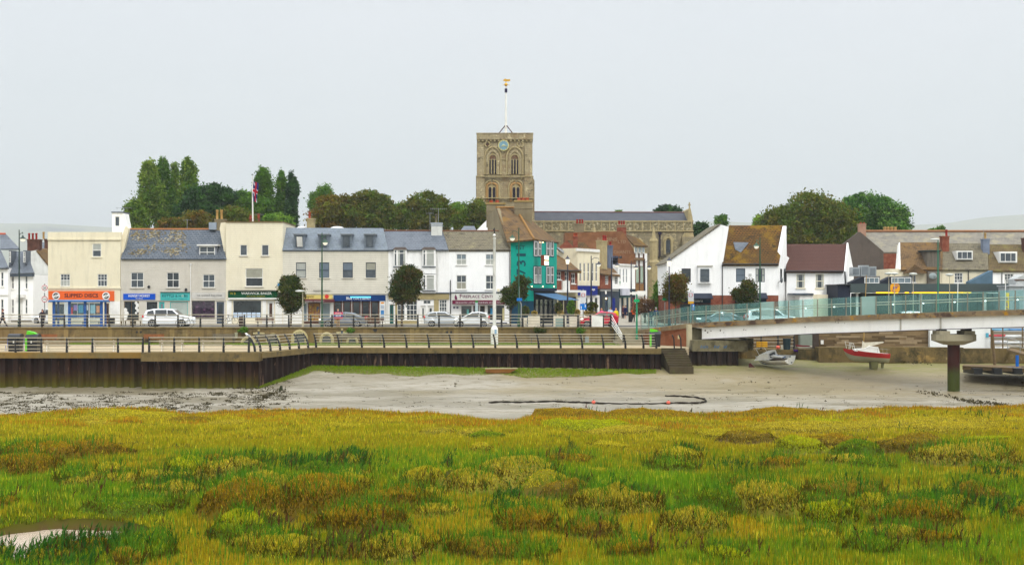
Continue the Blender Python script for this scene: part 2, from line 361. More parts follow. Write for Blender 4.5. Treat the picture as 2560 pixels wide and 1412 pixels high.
# ------------------------------------------------------------ helpers for land and leaves
RNG = np.random.default_rng(11)
def vnoise(x, y, sc, seed=0):
    r = np.random.default_rng(seed); G = r.random((128, 128)); x = np.asarray(x)/sc+40; y = np.asarray(y)/sc+40
    xi = np.floor(x).astype(int); yi = np.floor(y).astype(int); fx = x-xi; fy = y-yi; fx = fx*fx*(3-2*fx); fy = fy*fy*(3-2*fy)
    g = lambda a, b: G[a % 128, b % 128]
    return (g(xi, yi)*(1-fx)+g(xi+1, yi)*fx)*(1-fy)+(g(xi, yi+1)*(1-fx)+g(xi+1, yi+1)*fx)*fy
def fb(x, y, sc, seed=0): return vnoise(x, y, sc, seed)*.55+vnoise(x, y, sc*.45, seed+1)*.3+vnoise(x, y, sc*.2, seed+2)*.15
def np_mesh(name, co, faces, mat, cols=None, k=3, parent=None, smooth=False, org=None):
    me = bpy.data.meshes.new(name); n = len(co); nf = len(faces)
    off = OFF[parent] if parent is not None else (V(org) if org else V((0, 0, 0))); co = co-np.array(off)
    me.vertices.add(n); me.vertices.foreach_set('co', co.astype(np.float32).ravel())
    me.loops.add(nf*k); me.loops.foreach_set('vertex_index', faces.astype(np.int32).ravel())
    me.polygons.add(nf); me.polygons.foreach_set('loop_start', np.arange(0, nf*k, k, dtype=np.int32)); me.polygons.foreach_set('loop_total', np.full(nf, k, dtype=np.int32))
    if smooth: me.polygons.foreach_set('use_smooth', np.ones(nf, bool))
    me.update(calc_edges=True)
    if cols is not None:
        at = me.color_attributes.new('Col', 'FLOAT_COLOR', 'POINT'); c4 = np.ones((n, 4), np.float32); c4[:, :3] = cols; at.data.foreach_set('color', c4.ravel())
    me.materials.append(mat); o = bpy.data.objects.new(name, me); COL.objects.link(o)
    if parent is not None: o.parent = parent
    else: o.location = off
    OFF[o] = off; return o
def leafmat(name, tr=.3, rough=.6, var=.25):
    m = bpy.data.materials.new(name); N = NT(m); out = N.a('ShaderNodeOutputMaterial'); at = N.a('ShaderNodeAttribute', attribute_name='Col')
    g = N.a('ShaderNodeNewGeometry'); hs = N.a('ShaderNodeHueSaturation'); N.l(at.outputs['Color'], hs.inputs['Color'])
    N.l(N.math('MULTIPLY_ADD', g.outputs['Random Per Island'], var*2, 1-var), hs.inputs['Value'])
    b = N.a('ShaderNodeBsdfPrincipled'); b.inputs['Roughness'].default_value = rough; b.inputs['Specular IOR Level'].default_value = .04; N.l(hs.outputs[0], b.inputs['Base Color'])
    t = N.a('ShaderNodeBsdfTranslucent'); N.l(hs.outputs[0], t.inputs[0]); mx = N.a('ShaderNodeMixShader'); mx.inputs[0].default_value = tr
    N.l(b.outputs[0], mx.inputs[1]); N.l(t.outputs[0], mx.inputs[2]); N.l(mx.outputs[0], out.inputs[0]); return m
M_leaf = leafmat('leaf'); M_blade = leafmat('grass_blade', .25, .7, .22)
def leaves(name, c, size, cols, parent, mat=None, flat=.0):
    n = len(c); d1 = RNG.normal(size=(n, 3)); d1 /= np.linalg.norm(d1, axis=1)[:, None]; q = RNG.normal(size=(n, 3)); d2 = np.cross(d1, q); d2 /= np.linalg.norm(d2, axis=1)[:, None]
    sz = np.asarray(size).reshape(-1, 1)*RNG.uniform(.6, 1.25, (n, 1)); a = d1*sz; b = d2*sz*.55
    co = np.stack([c-a, c+b, c+a, c-b], 1).reshape(-1, 3); f = np.arange(n*4).reshape(-1, 4)
    return np_mesh(name, co, f, mat or M_leaf, np.repeat(cols, 4, 0), 4, parent)
# ------------------------------------------------------------ world
def world():
    w = bpy.data.worlds.new('World'); bpy.context.scene.world = w; w.use_nodes = True
    class Q(NT):
        def __init__(S, w): S.t = w.node_tree; S.n = S.t.nodes; S.n.clear()
    N = Q(w); out = N.a('ShaderNodeOutputWorld'); bg = N.a('ShaderNodeBackground'); N.l(bg.outputs[0], out.inputs[0])
    sky = N.a('ShaderNodeTexSky', sky_type='NISHITA'); sky.sun_disc = False; sky.sun_elevation = math.radians(48); sky.sun_rotation = math.radians(SUN_ROT)
    sky.air_density = 1.; sky.dust_density = 4.
    tc = N.a('ShaderNodeTexCoord'); sp = N.a('ShaderNodeSeparateXYZ'); N.l(tc.outputs['Generated'], sp.inputs[0])
    mp = N.a('ShaderNodeMapping'); mp.inputs['Scale'].default_value = (1, 1, 5); N.l(tc.outputs['Generated'], mp.inputs[0])
    cl = N.noise(mp.outputs[0], 2.2, 5, .55)
    el = N.ramp(sp.outputs[2], 0., .9)
    grey = N.mix(N.ramp(sp.outputs[2], .0, .2), (7.05, 7.85, 7.65, 1), (7.7, 8.1, 8.4, 1))         # overcast cloud sheet
    grey = N.mix(N.ramp(cl, .35, .7), grey, N.mix(1., grey, (1.05, 1.035, 1.03, 1), 'MULTIPLY'))
    br = N.math('MULTIPLY_ADD', N.ramp(sp.outputs[2], .22, .9), 2.0, 1.)
    vm = N.a('ShaderNodeVectorMath', operation='SCALE'); N.l(grey, vm.inputs[0]); N.l(br, vm.inputs['Scale'])
    N.l(N.mix(.93, sky.outputs[0], vm.outputs[0]), bg.inputs[0]); bg.inputs[1].default_value = .1
SUN_ROT = 155.
world()
sl = bpy.data.lights.new('sun', 'SUN'); sl.energy = 1.5; sl.angle = math.radians(16); sl.color = (1, .97, .92)
so = bpy.data.objects.new('sun', sl); COL.objects.link(so)
_a = math.radians(SUN_ROT); _e = math.radians(48); sd = V((math.sin(_a)*math.cos(_e), math.cos(_a)*math.cos(_e), math.sin(_e)))
so.rotation_euler = sd.to_track_quat('Z', 'Y').to_euler(); so.location = (0, -20, 80)
cam = bpy.data.cameras.new('camera'); co_ = bpy.data.objects.new('camera', cam); COL.objects.link(co_); bpy.context.scene.camera = co_
cam.sensor_width = 36; cam.lens = 36*F/2560; co_.location = (0, 0, CZ); co_.rotation_euler = (pi/2, 0, 0); cam.clip_end = 12000; cam.clip_start = .5
cam.shift_y = (HY-706)/2560
sc_ = bpy.context.scene; sc_.view_settings.view_transform = 'Standard'; sc_.view_settings.look = 'None'; sc_.view_settings.exposure = .12; sc_.view_settings.gamma = 1
sc_.cycles.max_bounces = 6; sc_.cycles.diffuse_bounces = 3; sc_.cycles.glossy_bounces = 3; sc_.cycles.transparent_max_bounces = 12; sc_.cycles.transmission_bounces = 6; sc_.cycles.use_denoising = True
# ------------------------------------------------------------ ground to the horizon, hills
m_ground = mk('plain_ground', s(122, 126, 88), s(104, 112, 74), .02, .95)
b = MB(); b.face([(-6700, -480, CZ-9.2), (6700, -480, CZ-9.2), (6700, 7700, CZ-9.2), (-6700, 7700, CZ-9.2)], m_ground); tag(b.build('ground', fix=False), kind='structure')
def hills():
    nx, ny = 160, 26; xs = np.linspace(-5200, 5200, nx); ys = np.linspace(3000, 7200, ny); Xg, Yg = np.meshgrid(xs, ys)
    px = CX+Xg*F/6400; kx = [-900, 0, 130, 280, 600, 1000, 1500, 1740, 1800, 1900, 2050, 2285, 2360, 2450, 2560, 2800, 3500]; ky = [560, 556, 557, 566, 572, 572, 566, 552, 551, 556, 562, 560, 556, 541, 533, 520, 500]
    top = (HY-np.interp(px, kx, ky))*6400/F; t = np.clip((Yg-3000)/3400, 0, 1); z = CZ-8+(top+8)*t**1.6+(fb(Xg, Yg, 1000, 5)-.5)*28*t*(1-t)*4
    t2 = np.clip((Yg-6400)/800, 0, 1); z = z-t2*160
    co = np.stack([Xg, Yg, z], -1).reshape(-1, 3); i = np.arange(nx*ny).reshape(ny, nx); f = np.stack([i[:-1, :-1], i[:-1, 1:], i[1:, 1:], i[1:, :-1]], -1).reshape(-1, 4)
    m = mk('downland', s(118, 124, 92), s(140, 140, 106), .003, .95, patches=[(s(70, 80, 66), .002, .6, .66)])
    tag(np_mesh('hills', co, f, m, None, 4, None, True, (0, 6000, 0)), kind='structure')
hills()
# ------------------------------------------------------------ mud
FRONT = [(-400, 107), (645, 107), (782, 116.8), (1652, 114.8)]
def mudz(D, x=0): return CZ+np.interp(D, [68, 78, 97, 102, 107, 112, 116, 121, 135], [-7.4, -7.75, -7.68, -7.6, -7.42, -6.86, -6.3, -5.85, -5.6])
def mud():
    nx, ny = 300, 260; xs = np.linspace(-75, 75, nx); ys = np.linspace(18, 134, ny); Xg, Yg = np.meshgrid(xs, ys)
    z = mudz(Yg)+((fb(Xg, Yg*1.6, 3., 21)-.5)*.10+(fb(Xg, Yg*1.3, .9, 25)-.5)*.05)*np.clip((Yg-96)/10, .15, 1)
    px = CX+Xg*F/Yg; z -= np.clip((px-1800)/400, 0, 1)*.12*np.clip((Yg-100)/8, 0, 1)
    co = np.stack([Xg, Yg, z], -1).reshape(-1, 3); i = np.arange(nx*ny).reshape(ny, nx); f = np.stack([i[:-1, :-1], i[:-1, 1:], i[1:, 1:], i[1:, :-1]], -1).reshape(-1, 4)
    m = bpy.data.materials.new('wet_mud'); N = NT(m); out = N.a('ShaderNodeOutputMaterial'); bs = N.a('ShaderNodeBsdfPrincipled'); N.l(bs.outputs[0], out.inputs[0])
    g = N.a('ShaderNodeNewGeometry'); mp = N.a('ShaderNodeMapping'); mp.inputs['Scale'].default_value = (.35, 1, 1); N.l(g.outputs['Position'], mp.inputs[0]); p = mp.outputs[0]
    sep = N.a('ShaderNodeSeparateXYZ'); N.l(g.outputs['Position'], sep.inputs[0])
    n1 = N.noise(p, .22, 6, .6); n2 = N.noise(p, 1.5, 8, .8); n3 = N.noise(p, 4.0, 5, .75); n4 = N.noise(g.outputs['Position'], .09, 5, .7)
    c = N.mix(N.ramp(n1, .4, .6), s(150, 142, 126), s(128, 118, 96)); c = N.mix(N.ramp(n2, .5, .6), c, s(104, 94, 66)); brn = N.math('MULTIPLY', N.ramp(N.math('MULTIPLY_ADD', sep.outputs[0], .012, n4), .44, .62), N.ramp(sep.outputs[1], 96., 104.)); c = N.mix(N.math('MULTIPLY', brn, .75), c, s(128, 112, 74)); c = N.mix(N.math('MULTIPLY', N.ramp(N.noise(p, 9., 3, .7), .58, .68), .5), c, s(84, 76, 54))
    left = N.ramp(N.math('MULTIPLY_ADD', sep.outputs[0], 1., N.math('MULTIPLY', n1, 16.)), 2., -14.)
    lowD = N.ramp(sep.outputs[1], 113., 95.)
    weed = N.math('MULTIPLY', N.ramp(n3, .55, .62), N.math('MULTIPLY', N.math('MULTIPLY_ADD', left, .8, .1), N.ramp(n2, .45, .6)))
    c = N.mix(N.math('MULTIPLY', weed, .85), c, s(52, 50, 34))
    alg = N.math('MULTIPLY', N.ramp(sep.outputs[1], 112.5, 116.5), N.ramp(n2, .38, .56)); c = N.mix(alg, c, s(112, 110, 42))
    c = N.mix(N.ramp(sep.outputs[1], 70., 60.), c, s(196, 178, 158)); N.l(c, bs.inputs['Base Color'])
    wet = N.math('MULTIPLY', N.ramp(n1, .4, .54), N.ramp(sep.outputs[1], 114., 106.)); r = N.math('MULTIPLY_ADD', wet, -.45, .75); r = N.math('ADD', r, N.math('MULTIPLY', weed, .4)); r = N.math('SUBTRACT', r, N.math('MULTIPLY', N.ramp(sep.outputs[1], 70., 60.), .4)); N.l(r, bs.inputs['Roughness'])
    bs.inputs['Specular IOR Level'].default_value = .6
    bn = N.a('ShaderNodeBump'); bn.inputs['Strength'].default_value = .7; bn.inputs['Distance'].default_value = .05; N.l(N.math('ADD', n2, N.math('MULTIPLY', n3, .4)), bn.inputs['Height']); N.l(bn.outputs[0], bs.inputs['Normal'])
    tag(np_mesh('mudflat', co, f, m, None, 4, None, True, (0, 100, CZ-7.6)), kind='structure')
mud()
# ------------------------------------------------------------ salt marsh
EX = np.array([-700, 0, 100, 220, 340, 480, 620, 860, 1000, 1100, 1190, 1290, 1340, 1420, 1500, 1600, 1700, 1850, 1950, 2100, 2200, 2400, 2560, 3300]); EY = np.array([1050, 1046, 1040, 1030, 1022, 1034, 1030, 1028, 1034, 1042, 1052, 1050, 1034, 1020, 1036, 1034, 1036, 1032, 1024, 1028, 1018, 1022, 1018, 1018])
def edgeD(x, D):
    px = CX+x*F/83.; return 7.3*F/(np.interp(px, EX, EY)-HY)+(fb(x, D*0, 5., 3)-.5)*2.
# (px x, px y of base, half width px, height m, kind)
MOUNDS = [(100,1150,95,.5,'o'),(225,1140,85,.5,'o'),(60,1185,90,.45,'o'),(180,1215,60,.3,'g'),(400,1215,70,.35,'p'),(470,1180,70,.3,'l'),(560,1205,95,.5,'p'),(640,1250,110,.45,'p'),(600,1300,120,.75,'o'),(790,1280,110,.75,'o'),
 (600,1345,70,.45,'l'),(540,1170,60,.3,'o'),(880,1330,110,.5,'o'),(860,1230,80,.35,'y'),(1055,1225,75,.5,'y'),(1000,1265,90,.35,'o'),(1290,1205,120,.6,'p'),(1190,1228,95,.45,'p'),(1420,1245,80,.45,'b'),(1370,1222,70,.4,'y'),
 (1540,1285,125,.55,'p'),(1800,1285,85,.5,'g'),(1925,1285,130,.65,'p'),(2190,1290,60,.45,'y'),(2075,1300,75,.35,'l'),(2005,1128,60,.45,'l'),(1870,1100,60,.4,'b'),(1810,1088,60,.3,'y'),(2150,1135,70,.4,'g'),(2100,1105,60,.35,'o'),
 (2300,1130,95,.55,'b'),(2430,1155,140,.5,'p'),(1410,1032,70,.5,'o'),(1620,1036,70,.35,'o'),(1470,1066,80,.4,'l'),(1960,1030,80,.3,'o'),(340,1036,80,.3,'y'),(1560,1078,90,.25,'p'),(2040,1065,120,.3,'p'),(2300,1060,140,.25,'p'),
 (980,1392,100,.4,'p'),(700,1390,80,.4,'y'),(1730,1330,90,.4,'p'),(2300,1315,120,.45,'o'),(1960,1170,70,.3,'o'),(2450,1250,70,.3,'b'),(2120,1235,110,.25,'b'),(330,1290,120,.3,'g'),(420,1240,90,.25,'p'),(30,1140,70,.3,'g'),(1700,1150,60,.3,'y'),(1320,1330,90,.3,'o'),(1480,1345,80,.3,'b')]
rr = random.Random(5)
for _ in range(70):
    yy = rr.uniform(1045, 1410); MOUNDS.append((rr.uniform(-150, 2700), yy, rr.uniform(30, 75)*(yy-600)/550, rr.uniform(.1, .3), rr.choice('oyyppgbl')))
MD = []
for mx, my, hw, hh, kd in MOUNDS:
    D = 7.12*F/(my-HY); fr_ = min(1, max(0, (D-62)/10)); MD.append(((mx-CX)*D/F, D+.3, hw*D/F*(1+.5*fr_), hh*(1.55-.85*fr_), kd))
POOLS = [(150,1362,190,16),(120,1385,50,18),(738,1368,26,10),(1125,1222,18,10),(1335,1258,75,5),(1705,1280,12,9),(2272,1272,26,8),(2525,1272,28,12)]
PD = [((x-CX)*D/F, D, rx*D/F, ry*D/F*D/7.*1.8) for x, y, rx, ry in POOLS for D in [7.5*F/(y-HY)]]
def marsh_z(x, D, kinds=False):
    x = np.asarray(x, float); D = np.asarray(D, float); sh = x.shape; x = x.ravel(); D = D.ravel()
    z = -7.15+(fb(x, D, 9., 31)-.5)*.35+(fb(x, D, 3.2, 35)-.5)*.3+(fb(x, D, 1.1, 41)-.5)*.2; K_ = np.zeros(x.shape, int); best = np.zeros(x.shape); hr = np.ones(x.shape); qp = np.full(x.shape, 9.)
    for i, (mx, md, mr, mh, kd) in enumerate(MD):
        ry = mr*.62+.35; ix = np.where((np.abs(x-mx) < mr*1.6) & (np.abs(D-md) < ry*1.6))[0]; xs, ds = x[ix], D[ix]
        wob = 1+1.1*(vnoise(xs, ds, mr*.45+.2, i)-.5); h1 = np.clip(1-(((xs-mx)/mr)**2+((ds-md)/ry)**2)*wob, 0, 1)**.55; h = h1*mh
        up = (h > .04) & (h > best[ix]); K_[ix[up]] = ord(kd); hr[ix[up]] = h1[up]; best[ix] = np.maximum(best[ix], h)
    for px_, pd, rx, ry in PD:
        ix = np.where((np.abs(x-px_) < rx*2) & (np.abs(D-pd) < ry*2))[0]; q = ((x[ix]-px_)/rx)**2+((D[ix]-pd)/ry)**2; q = q+(vnoise(x[ix], D[ix], .8, 9)-.5)*.5; qp[ix] = np.minimum(qp[ix], q)
    best *= np.clip((qp-1.15)/.9, 0, 1)**.7; K_[(best < .03)] = 0
    z = np.maximum(z, -7.3)+best+np.where(best > .04, (fb(x, D, .7, 77)-.5)*.28*np.clip(best/.25, 0, 1), 0)
    z = np.where(qp < 1.25, np.minimum(z, -7.2-1.3*np.clip(1.3-qp, 0, 1)**.7), z)
    e = edgeD(x, D); t = np.clip((D-e+.6)/1.4, 0, 1); z = z*(1-t)+(-8.3)*t
    return ((CZ+z).reshape(sh), K_.reshape(sh), hr.reshape(sh)) if kinds else (CZ+z).reshape(sh)
def marsh():
    nx, ny = 620, 430; xs = np.linspace(-62, 62, nx); ys = 20+np.linspace(0, 1, ny)**1.15*74; Xg, Yg = np.meshgrid(xs, ys); z, kk, hh = marsh_z(Xg, Yg, True)
    co = np.stack([Xg, Yg, z], -1).reshape(-1, 3); i = np.arange(nx*ny).reshape(ny, nx); f = np.stack([i[:-1, :-1], i[:-1, 1:], i[1:, 1:], i[1:, :-1]], -1).reshape(-1, 4)
    pal = {0: (70, 70, 16), ord('o'): (104, 82, 20), ord('y'): (112, 108, 26), ord('p'): (118, 110, 36), ord('g'): (70, 86, 20), ord('b'): (92, 78, 28), ord('l'): (106, 112, 18)}
    cc = np.zeros((ny, nx, 3))
    for k, c in pal.items(): cc[kk == k] = np.array(s(*c)[:3])
    mudm = z < CZ-7.22; cc[mudm] = np.array(s(84, 66, 44)[:3]); cc *= (.75+.5*fb(Xg, Yg, .8, 91))[..., None]
    m = leafmat('marsh_soil', .0, .95, .0)
    tag(np_mesh('marsh_ground', co, f, m, cc.reshape(-1, 3), 4, None, True, (0, 60, CZ-7)), kind='structure')
marsh()
CR = {'o': [(134, 102, 32), (112, 100, 32), (144, 118, 46)], 'y': [(154, 142, 50), (134, 126, 36), (164, 150, 68)], 'p': [(168, 152, 78), (148, 134, 60), (128, 118, 46)], 'g': [(92, 112, 30), (112, 128, 40), (72, 98, 28)],
      'b': [(122, 100, 44), (140, 116, 56), (104, 94, 40)], 'l': [(138, 142, 26), (122, 130, 28), (152, 152, 44)]}
lin = lambda c: np.array(s(*c)[:3])
def grass():
    n = GRASS_N; u = RNG.random(n); D = (20**-.35+(u*(92**-.35-20**-.35)))**(1/-.35)
    x = RNG.uniform(-1, 1, n)*(D*.40+8); mt = marsh_z(x, D, True)[1] > 0; ex = np.repeat(np.where(mt)[0], 2); x = np.concatenate([x, x[ex]+RNG.normal(0, .12, len(ex))]); D = np.concatenate([D, D[ex]+RNG.normal(0, .12, len(ex))]); z, kd, hb = marsh_z(x, D, True); keep = (z > CZ-7.39) & (D < edgeD(x, D)+.2); x, D, z, kd, hb = x[keep], D[keep], z[keep], kd[keep], hb[keep]; n = len(x)
    g1 = fb(x, D, 7., 51); g2 = fb(x, D, 2.2, 61); r = RNG.random(n)
    base = np.array([lin((102, 104, 24))]*n); A = lambda m, c: base.__setitem__(m, lin(c))
    far = np.clip((D-52)/12, 0, 1)
    g1 = g1+(r-.5)*.16; g3 = fb(x, D, .9, 71); A(g1 > .52, (98, 110, 26)); A((g1 > .58) & (D < 62), (80, 108, 28)); A((g1 < .45), (114, 106, 30)); A((g1 < .38), (130, 110, 34)); A((g2 < .36) & (r < .7), (74, 84, 24)); A((g3 < .34) & (r < .6), (60, 66, 22)); A((g3 > .66) & (r < .5), (146, 140, 54))
    A((r < far*.7), (122, 110, 28)); A((r < .5) & (D > 66) & (g2 > .45), (146, 130, 46)); A((D > 72) & (g2 < .45) & (r < .6), (140, 96, 32)); A((D > edgeD(x, D)-3) & (r < .5), (132, 92, 34))
    for k, cs in CR.items():
        mm = kd == ord(k); ci = RNG.integers(0, 3, n)
        for q in range(3): A(mm & (ci == q) & (r < .92), cs[q])
    sp = RNG.random(n); A(sp < .04, (172, 160, 70)); A((sp > .96) & (D < 60), (60, 98, 34)); A((sp > .94) & (sp < .96), (96, 52, 28))
    mound = kd > 0
    lowm = mound & (RNG.random(n) < np.clip((.76-hb)/.32, 0, .7)*np.clip((76-D)/10, .15, 1)); base[lowm] = lin((62, 58, 16)); lw2 = lowm & (RNG.random(n) < .35); base[lw2] = lin((64, 44, 18)); base *= RNG.uniform(.7, 1.3, (n, 1))*np.where(mound, 1.62, 1.95)[:, None]*np.array([1., .98, .33])  # lower mound blades: shade painted in as darker, stem-brown colour
    h = np.where(mound, RNG.uniform(.05, .14, n), RNG.uniform(.11, .27, n)*(.7+.8*g1)); h = np.where((sp > .965) & (D < 60), RNG.uniform(.35, .6, n), h)*np.where(D > 60, .85, 1)
    w = (.0065+.0065*D/40)*RNG.uniform(.7, 1.4, n)*np.where(mound, 1.15, .95)
    h = h*np.where(np.min([((x-a)/(b_*1.25))**2+((D-c)/(d+.8))**2 for a, c, b_, d in PD], 0) < 1.5, .6, 1); an = RNG.uniform(0, pi, n); lean = np.where(mound, .75, .22)*h; la = RNG.uniform(0, 2*pi, n)
    p = np.stack([x, D, z-.02], 1); dx = np.stack([np.cos(an)*w, np.sin(an)*w, np.zeros(n)], 1); tip = p+np.stack([np.cos(la)*lean*RNG.random(n), np.sin(la)*lean*RNG.random(n), h], 1)
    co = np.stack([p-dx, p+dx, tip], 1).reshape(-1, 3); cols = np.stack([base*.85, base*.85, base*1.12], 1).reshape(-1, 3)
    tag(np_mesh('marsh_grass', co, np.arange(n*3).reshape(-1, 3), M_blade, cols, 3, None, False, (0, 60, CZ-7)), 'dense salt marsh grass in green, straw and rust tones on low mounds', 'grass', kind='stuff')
GRASS_N = 1800000
grass()
def reeds():   # stiff dark green and brown stems standing in patches
    P_ = []; C_ = []
    for px, py, n, sx, col in [(160,1368,260,190,'g'),(420,1225,40,25,'g'),(260,1225,20,25,'b'),(820,1170,260,130,'g'),(700,1160,120,120,'g'),(500,1225,60,60,'g'),(880,1375,160,110,'b'),(1020,1230,8,6,'g'),(1280,1270,70,60,'g'),(1275,1235,14,5,'g'),
        (1560,1260,90,50,'g'),(1640,1265,40,40,'b'),(1840,1170,70,70,'g'),(1720,1130,60,30,'g'),(2290,1080,6,3,'g'),(2330,1250,90,60,'g'),(2480,1190,50,30,'g'),(2480,1280,90,60,'g'),(1500,1022,14,90,'g'),(1700,1026,20,90,'g'),(2000,1015,12,60,'g'),(2160,1245,20,16,'g'),
        (1430,1120,16,10,'g'),(1400,1150,30,30,'b'),(1120,1165,30,14,'g'),(900,1150,70,40,'g'),(40,1255,16,14,'b'),(2300,1370,60,160,'b'),(1700,1370,60,200,'b'),(700,1330,50,60,'b'),(2080,1290,14,12,'b'),(2450,1040,20,50,'g'),(150,1395,240,130,'g'),(1450,1215,50,80,'g')]:
        D = 7.12*F/(py-HY+2)
        for _ in range(n):
            d = D+rr.gauss(0, 1.1); x = (px+rr.gauss(0, sx*.6)-CX)*D/F; P_.append((x, d)); C_.append((46, 88, 26) if col == 'g' and rr.random() < .8 else ((84, 50, 30) if rr.random() < .6 else (98, 104, 34)))
    P_ = np.array(P_); n = len(P_); z = np.maximum(marsh_z(P_[:, 0], P_[:, 1]), CZ-7.42)-.03; p = np.stack([P_[:, 0], P_[:, 1], z], 1); h = RNG.uniform(.28, .62, n); co = []; fs = []; cols = []
    for i in range(n):
        c = lin(C_[i])*rr.uniform(.8, 1.3); a = rr.uniform(0, pi); lx = rr.gauss(0, .05); ly = rr.gauss(0, .05)
        for k in range(5):      # stem blade and short leaves up its length
            t0 = k*.16*h[i]; w = .028 if k else .018; hh = h[i] if k == 0 else h[i]*.34; aa = a+k*1.3; ox, oy = math.cos(aa)*w, math.sin(aa)*w; q = p[i]+np.array([lx*k*.2, ly*k*.2, t0]); j = len(co)
            tp = q+np.array([lx+(ox*2.2 if k else 0), ly+(oy*2.2 if k else 0), hh]); co += [q-np.array([ox, oy, 0]), q+np.array([ox, oy, 0]), tp]; fs.append((j, j+1, j+2)); cols += [c*.9, c*.9, c*1.1]
    tag(np_mesh('marsh_reeds', np.array(co), np.array(fs), M_blade, np.array(cols), 3, None, False, (0, 60, CZ-7)), 'upright dark green and brown stems standing in patches of the marsh', 'reeds', kind='stuff')
reeds()
# green algae and grass strip at the foot of the centre wall
def shore_grass():
    n = 34000; px = RNG.uniform(640, 1640, n); t = RNG.random(n)
    Df = np.interp(px, [782, 1652], [116.8, 114.8]); Df = np.where(px < 782, np.interp(px, [645, 782], [107, 116.8]), Df)
    wd = np.interp(px, [640, 700, 850, 1300, 1500, 1640], [.2, 1.2, 2.9, 3.2, 2.4, .9])*(.7+.6*vnoise(px/20., px*0, 2., 4)); D = Df-.3-t*wd; x = (px-CX)*D/F
    z = mudz(D)+.01; h = RNG.uniform(.05, .2, n)*(1.15-t*.8); w = .03; an = RNG.uniform(0, pi, n); p = np.stack([x, D, z], 1); dx = np.stack([np.cos(an)*w, np.sin(an)*w, an*0], 1); tip = p+np.stack([RNG.normal(0, .05, n), RNG.normal(0, .05, n), h], 1)
    c = np.array([lin((116, 144, 4))]*n)*RNG.uniform(.7, 1.25, (n, 1)); c[RNG.random(n) < t*.5] = lin((140, 132, 70))
    tag(np_mesh('shore_grass', np.stack([p-dx, p+dx, tip], 1).reshape(-1, 3), np.arange(n*3).reshape(-1, 3), M_blade, np.repeat(c, 3, 0), 3, None, False, (0, 114, CZ-6.5)), 'bright green grass along the foot of the rusty wall', 'grass', kind='stuff')
shore_grass()
def weeds():   # clumps of dark seaweed lying on the mud
    co = []; sz = []
    for _ in range(560):
        q = rr.random()
        if q < .82: px, py = rr.uniform(-60, 720), rr.uniform(975, 1030)
        elif q < .96: px, py = rr.gauss(640, 60), rr.gauss(975, 12)
        else: px, py = rr.uniform(700, 2560), rr.uniform(940, 1005)
        D = 7.5*F/(py-HY)
        if px < 1800 and py < 930 or D > (104 if px < 645 else 112): continue
        x = (px-CX)*D/F; L = rr.uniform(.12, .9)*(.8 if q < .96 else .3); zz = float(mudz(np.array(D)))
        for k in range(int(8+L*34)): co.append((x+rr.gauss(0, L*.42), D+rr.gauss(0, L*.5), zz+abs(rr.gauss(.01, .03)))); sz.append(.06)
    for px, py, n, sx in [(2440,996,160,26),(2400,990,60,12),(2500,1002,120,20),(2330,978,60,30),(2280,943,160,40),(2240,941,80,20),(2050,938,60,50),(860,951,90,50),(1640,942,80,24),(1110,950,14,4),(1140,965,14,4),(640,967,400,46),(665,985,120,20),(700,975,60,16)]:
        D = 7.4*F/(py-HY); x = (px-CX)*D/F
        for k in range(n): xx = x+rr.gauss(0, sx*D/F*.5); dd = D+rr.gauss(0, 1.1); co.append((xx, dd, float(mudz(np.array(dd)))+abs(rr.gauss(.02, .05)))); sz.append(.1)
    for _ in range(420):
        px, py = rr.uniform(640, 2560), rr.uniform(938, 1012); D = 7.45*F/(py-HY)
        if D > 113: continue
        x = (px-CX)*D/F; L = rr.uniform(.08, .5); zz = float(mudz(np.array(D)))
        for k in range(int(3+L*18)): co.append((x+rr.gauss(0, L*.5), D+rr.gauss(0, L*.25), zz+abs(rr.gauss(.005, .015)))); sz.append(.045)
    co = np.array(co); cols = np.array([lin((70, 64, 42))]*len(co))*RNG.uniform(.6, 1.5, (len(co), 1))
    o = leaves('seaweed', co, sz, cols, None); tag(o, 'clumps of dark seaweed scattered over the wet mud', 'seaweed', kind='stuff')
weeds()
# ------------------------------------------------------------ quays
def ribbon(path, z0, z1, name, label, coping_h, per, pm, cm, over=.25, topoff=0., D_in=2.):
    r = root(name, label, 'wall', (path[0].x*.5+path[-1].x*.5, (path[0].y+path[-1].y)/2, z0))
    b = MB(); c = MB()
    for i in range(len(path)-1):
        a, e = path[i], path[i+1]; d = e-a; L = d.length; d.normalize(); nrm = V((d.y, -d.x)); n = max(1, int(L/per)); q = L/n; prof = [(0, 0), (.36, 0), (.5, .34), (.86, .34), (1, 0)]
        pts = []
        for k in range(n):
            for t, o in prof[:-1]: pts.append(a+d*(k+t)*q-nrm*o)
        pts.append(e)
        vs = [(p.x, p.y, z0) for p in pts]+[(p.x, p.y, z1-coping_h*.6) for p in pts]; m_ = len(pts)
        b.poly(vs, [(j, j+1, j+1+m_, j+m_) for j in range(m_-1)], pm)
        f0 = a+nrm*over; f1 = e+nrm*over; g0 = a-nrm*D_in; g1 = e-nrm*D_in
        c.prism([(f0.x, f0.y, z1-coping_h+topoff), (f1.x, f1.y, z1-coping_h+topoff), (g1.x, g1.y, z1-coping_h+topoff), (g0.x, g0.y, z1-coping_h+topoff)], (0, 0, coping_h+.004), cm)
    b.build('piling', r, fix=False); c.build('coping', r); return r
def pl(x, D): return V((PX(x, D), D))
ribbon([pl(-420, 107.2), pl(356, 107.2)], CZ-8.4, PZ, 'river_wall', 'long rusty sheet pile wall with orange lichened concrete edge below the litter bins', .42, 1.02, M_pile, M_copingl)
ribbon([pl(354, 106.4), pl(648, 106.4)], CZ-8.4, PZ+.05, 'river_wall', 'projecting rusty sheet pile wall with the thickest concrete edge and a green foot', .68, 1.02, M_pile, M_coping, D_in=2.2)
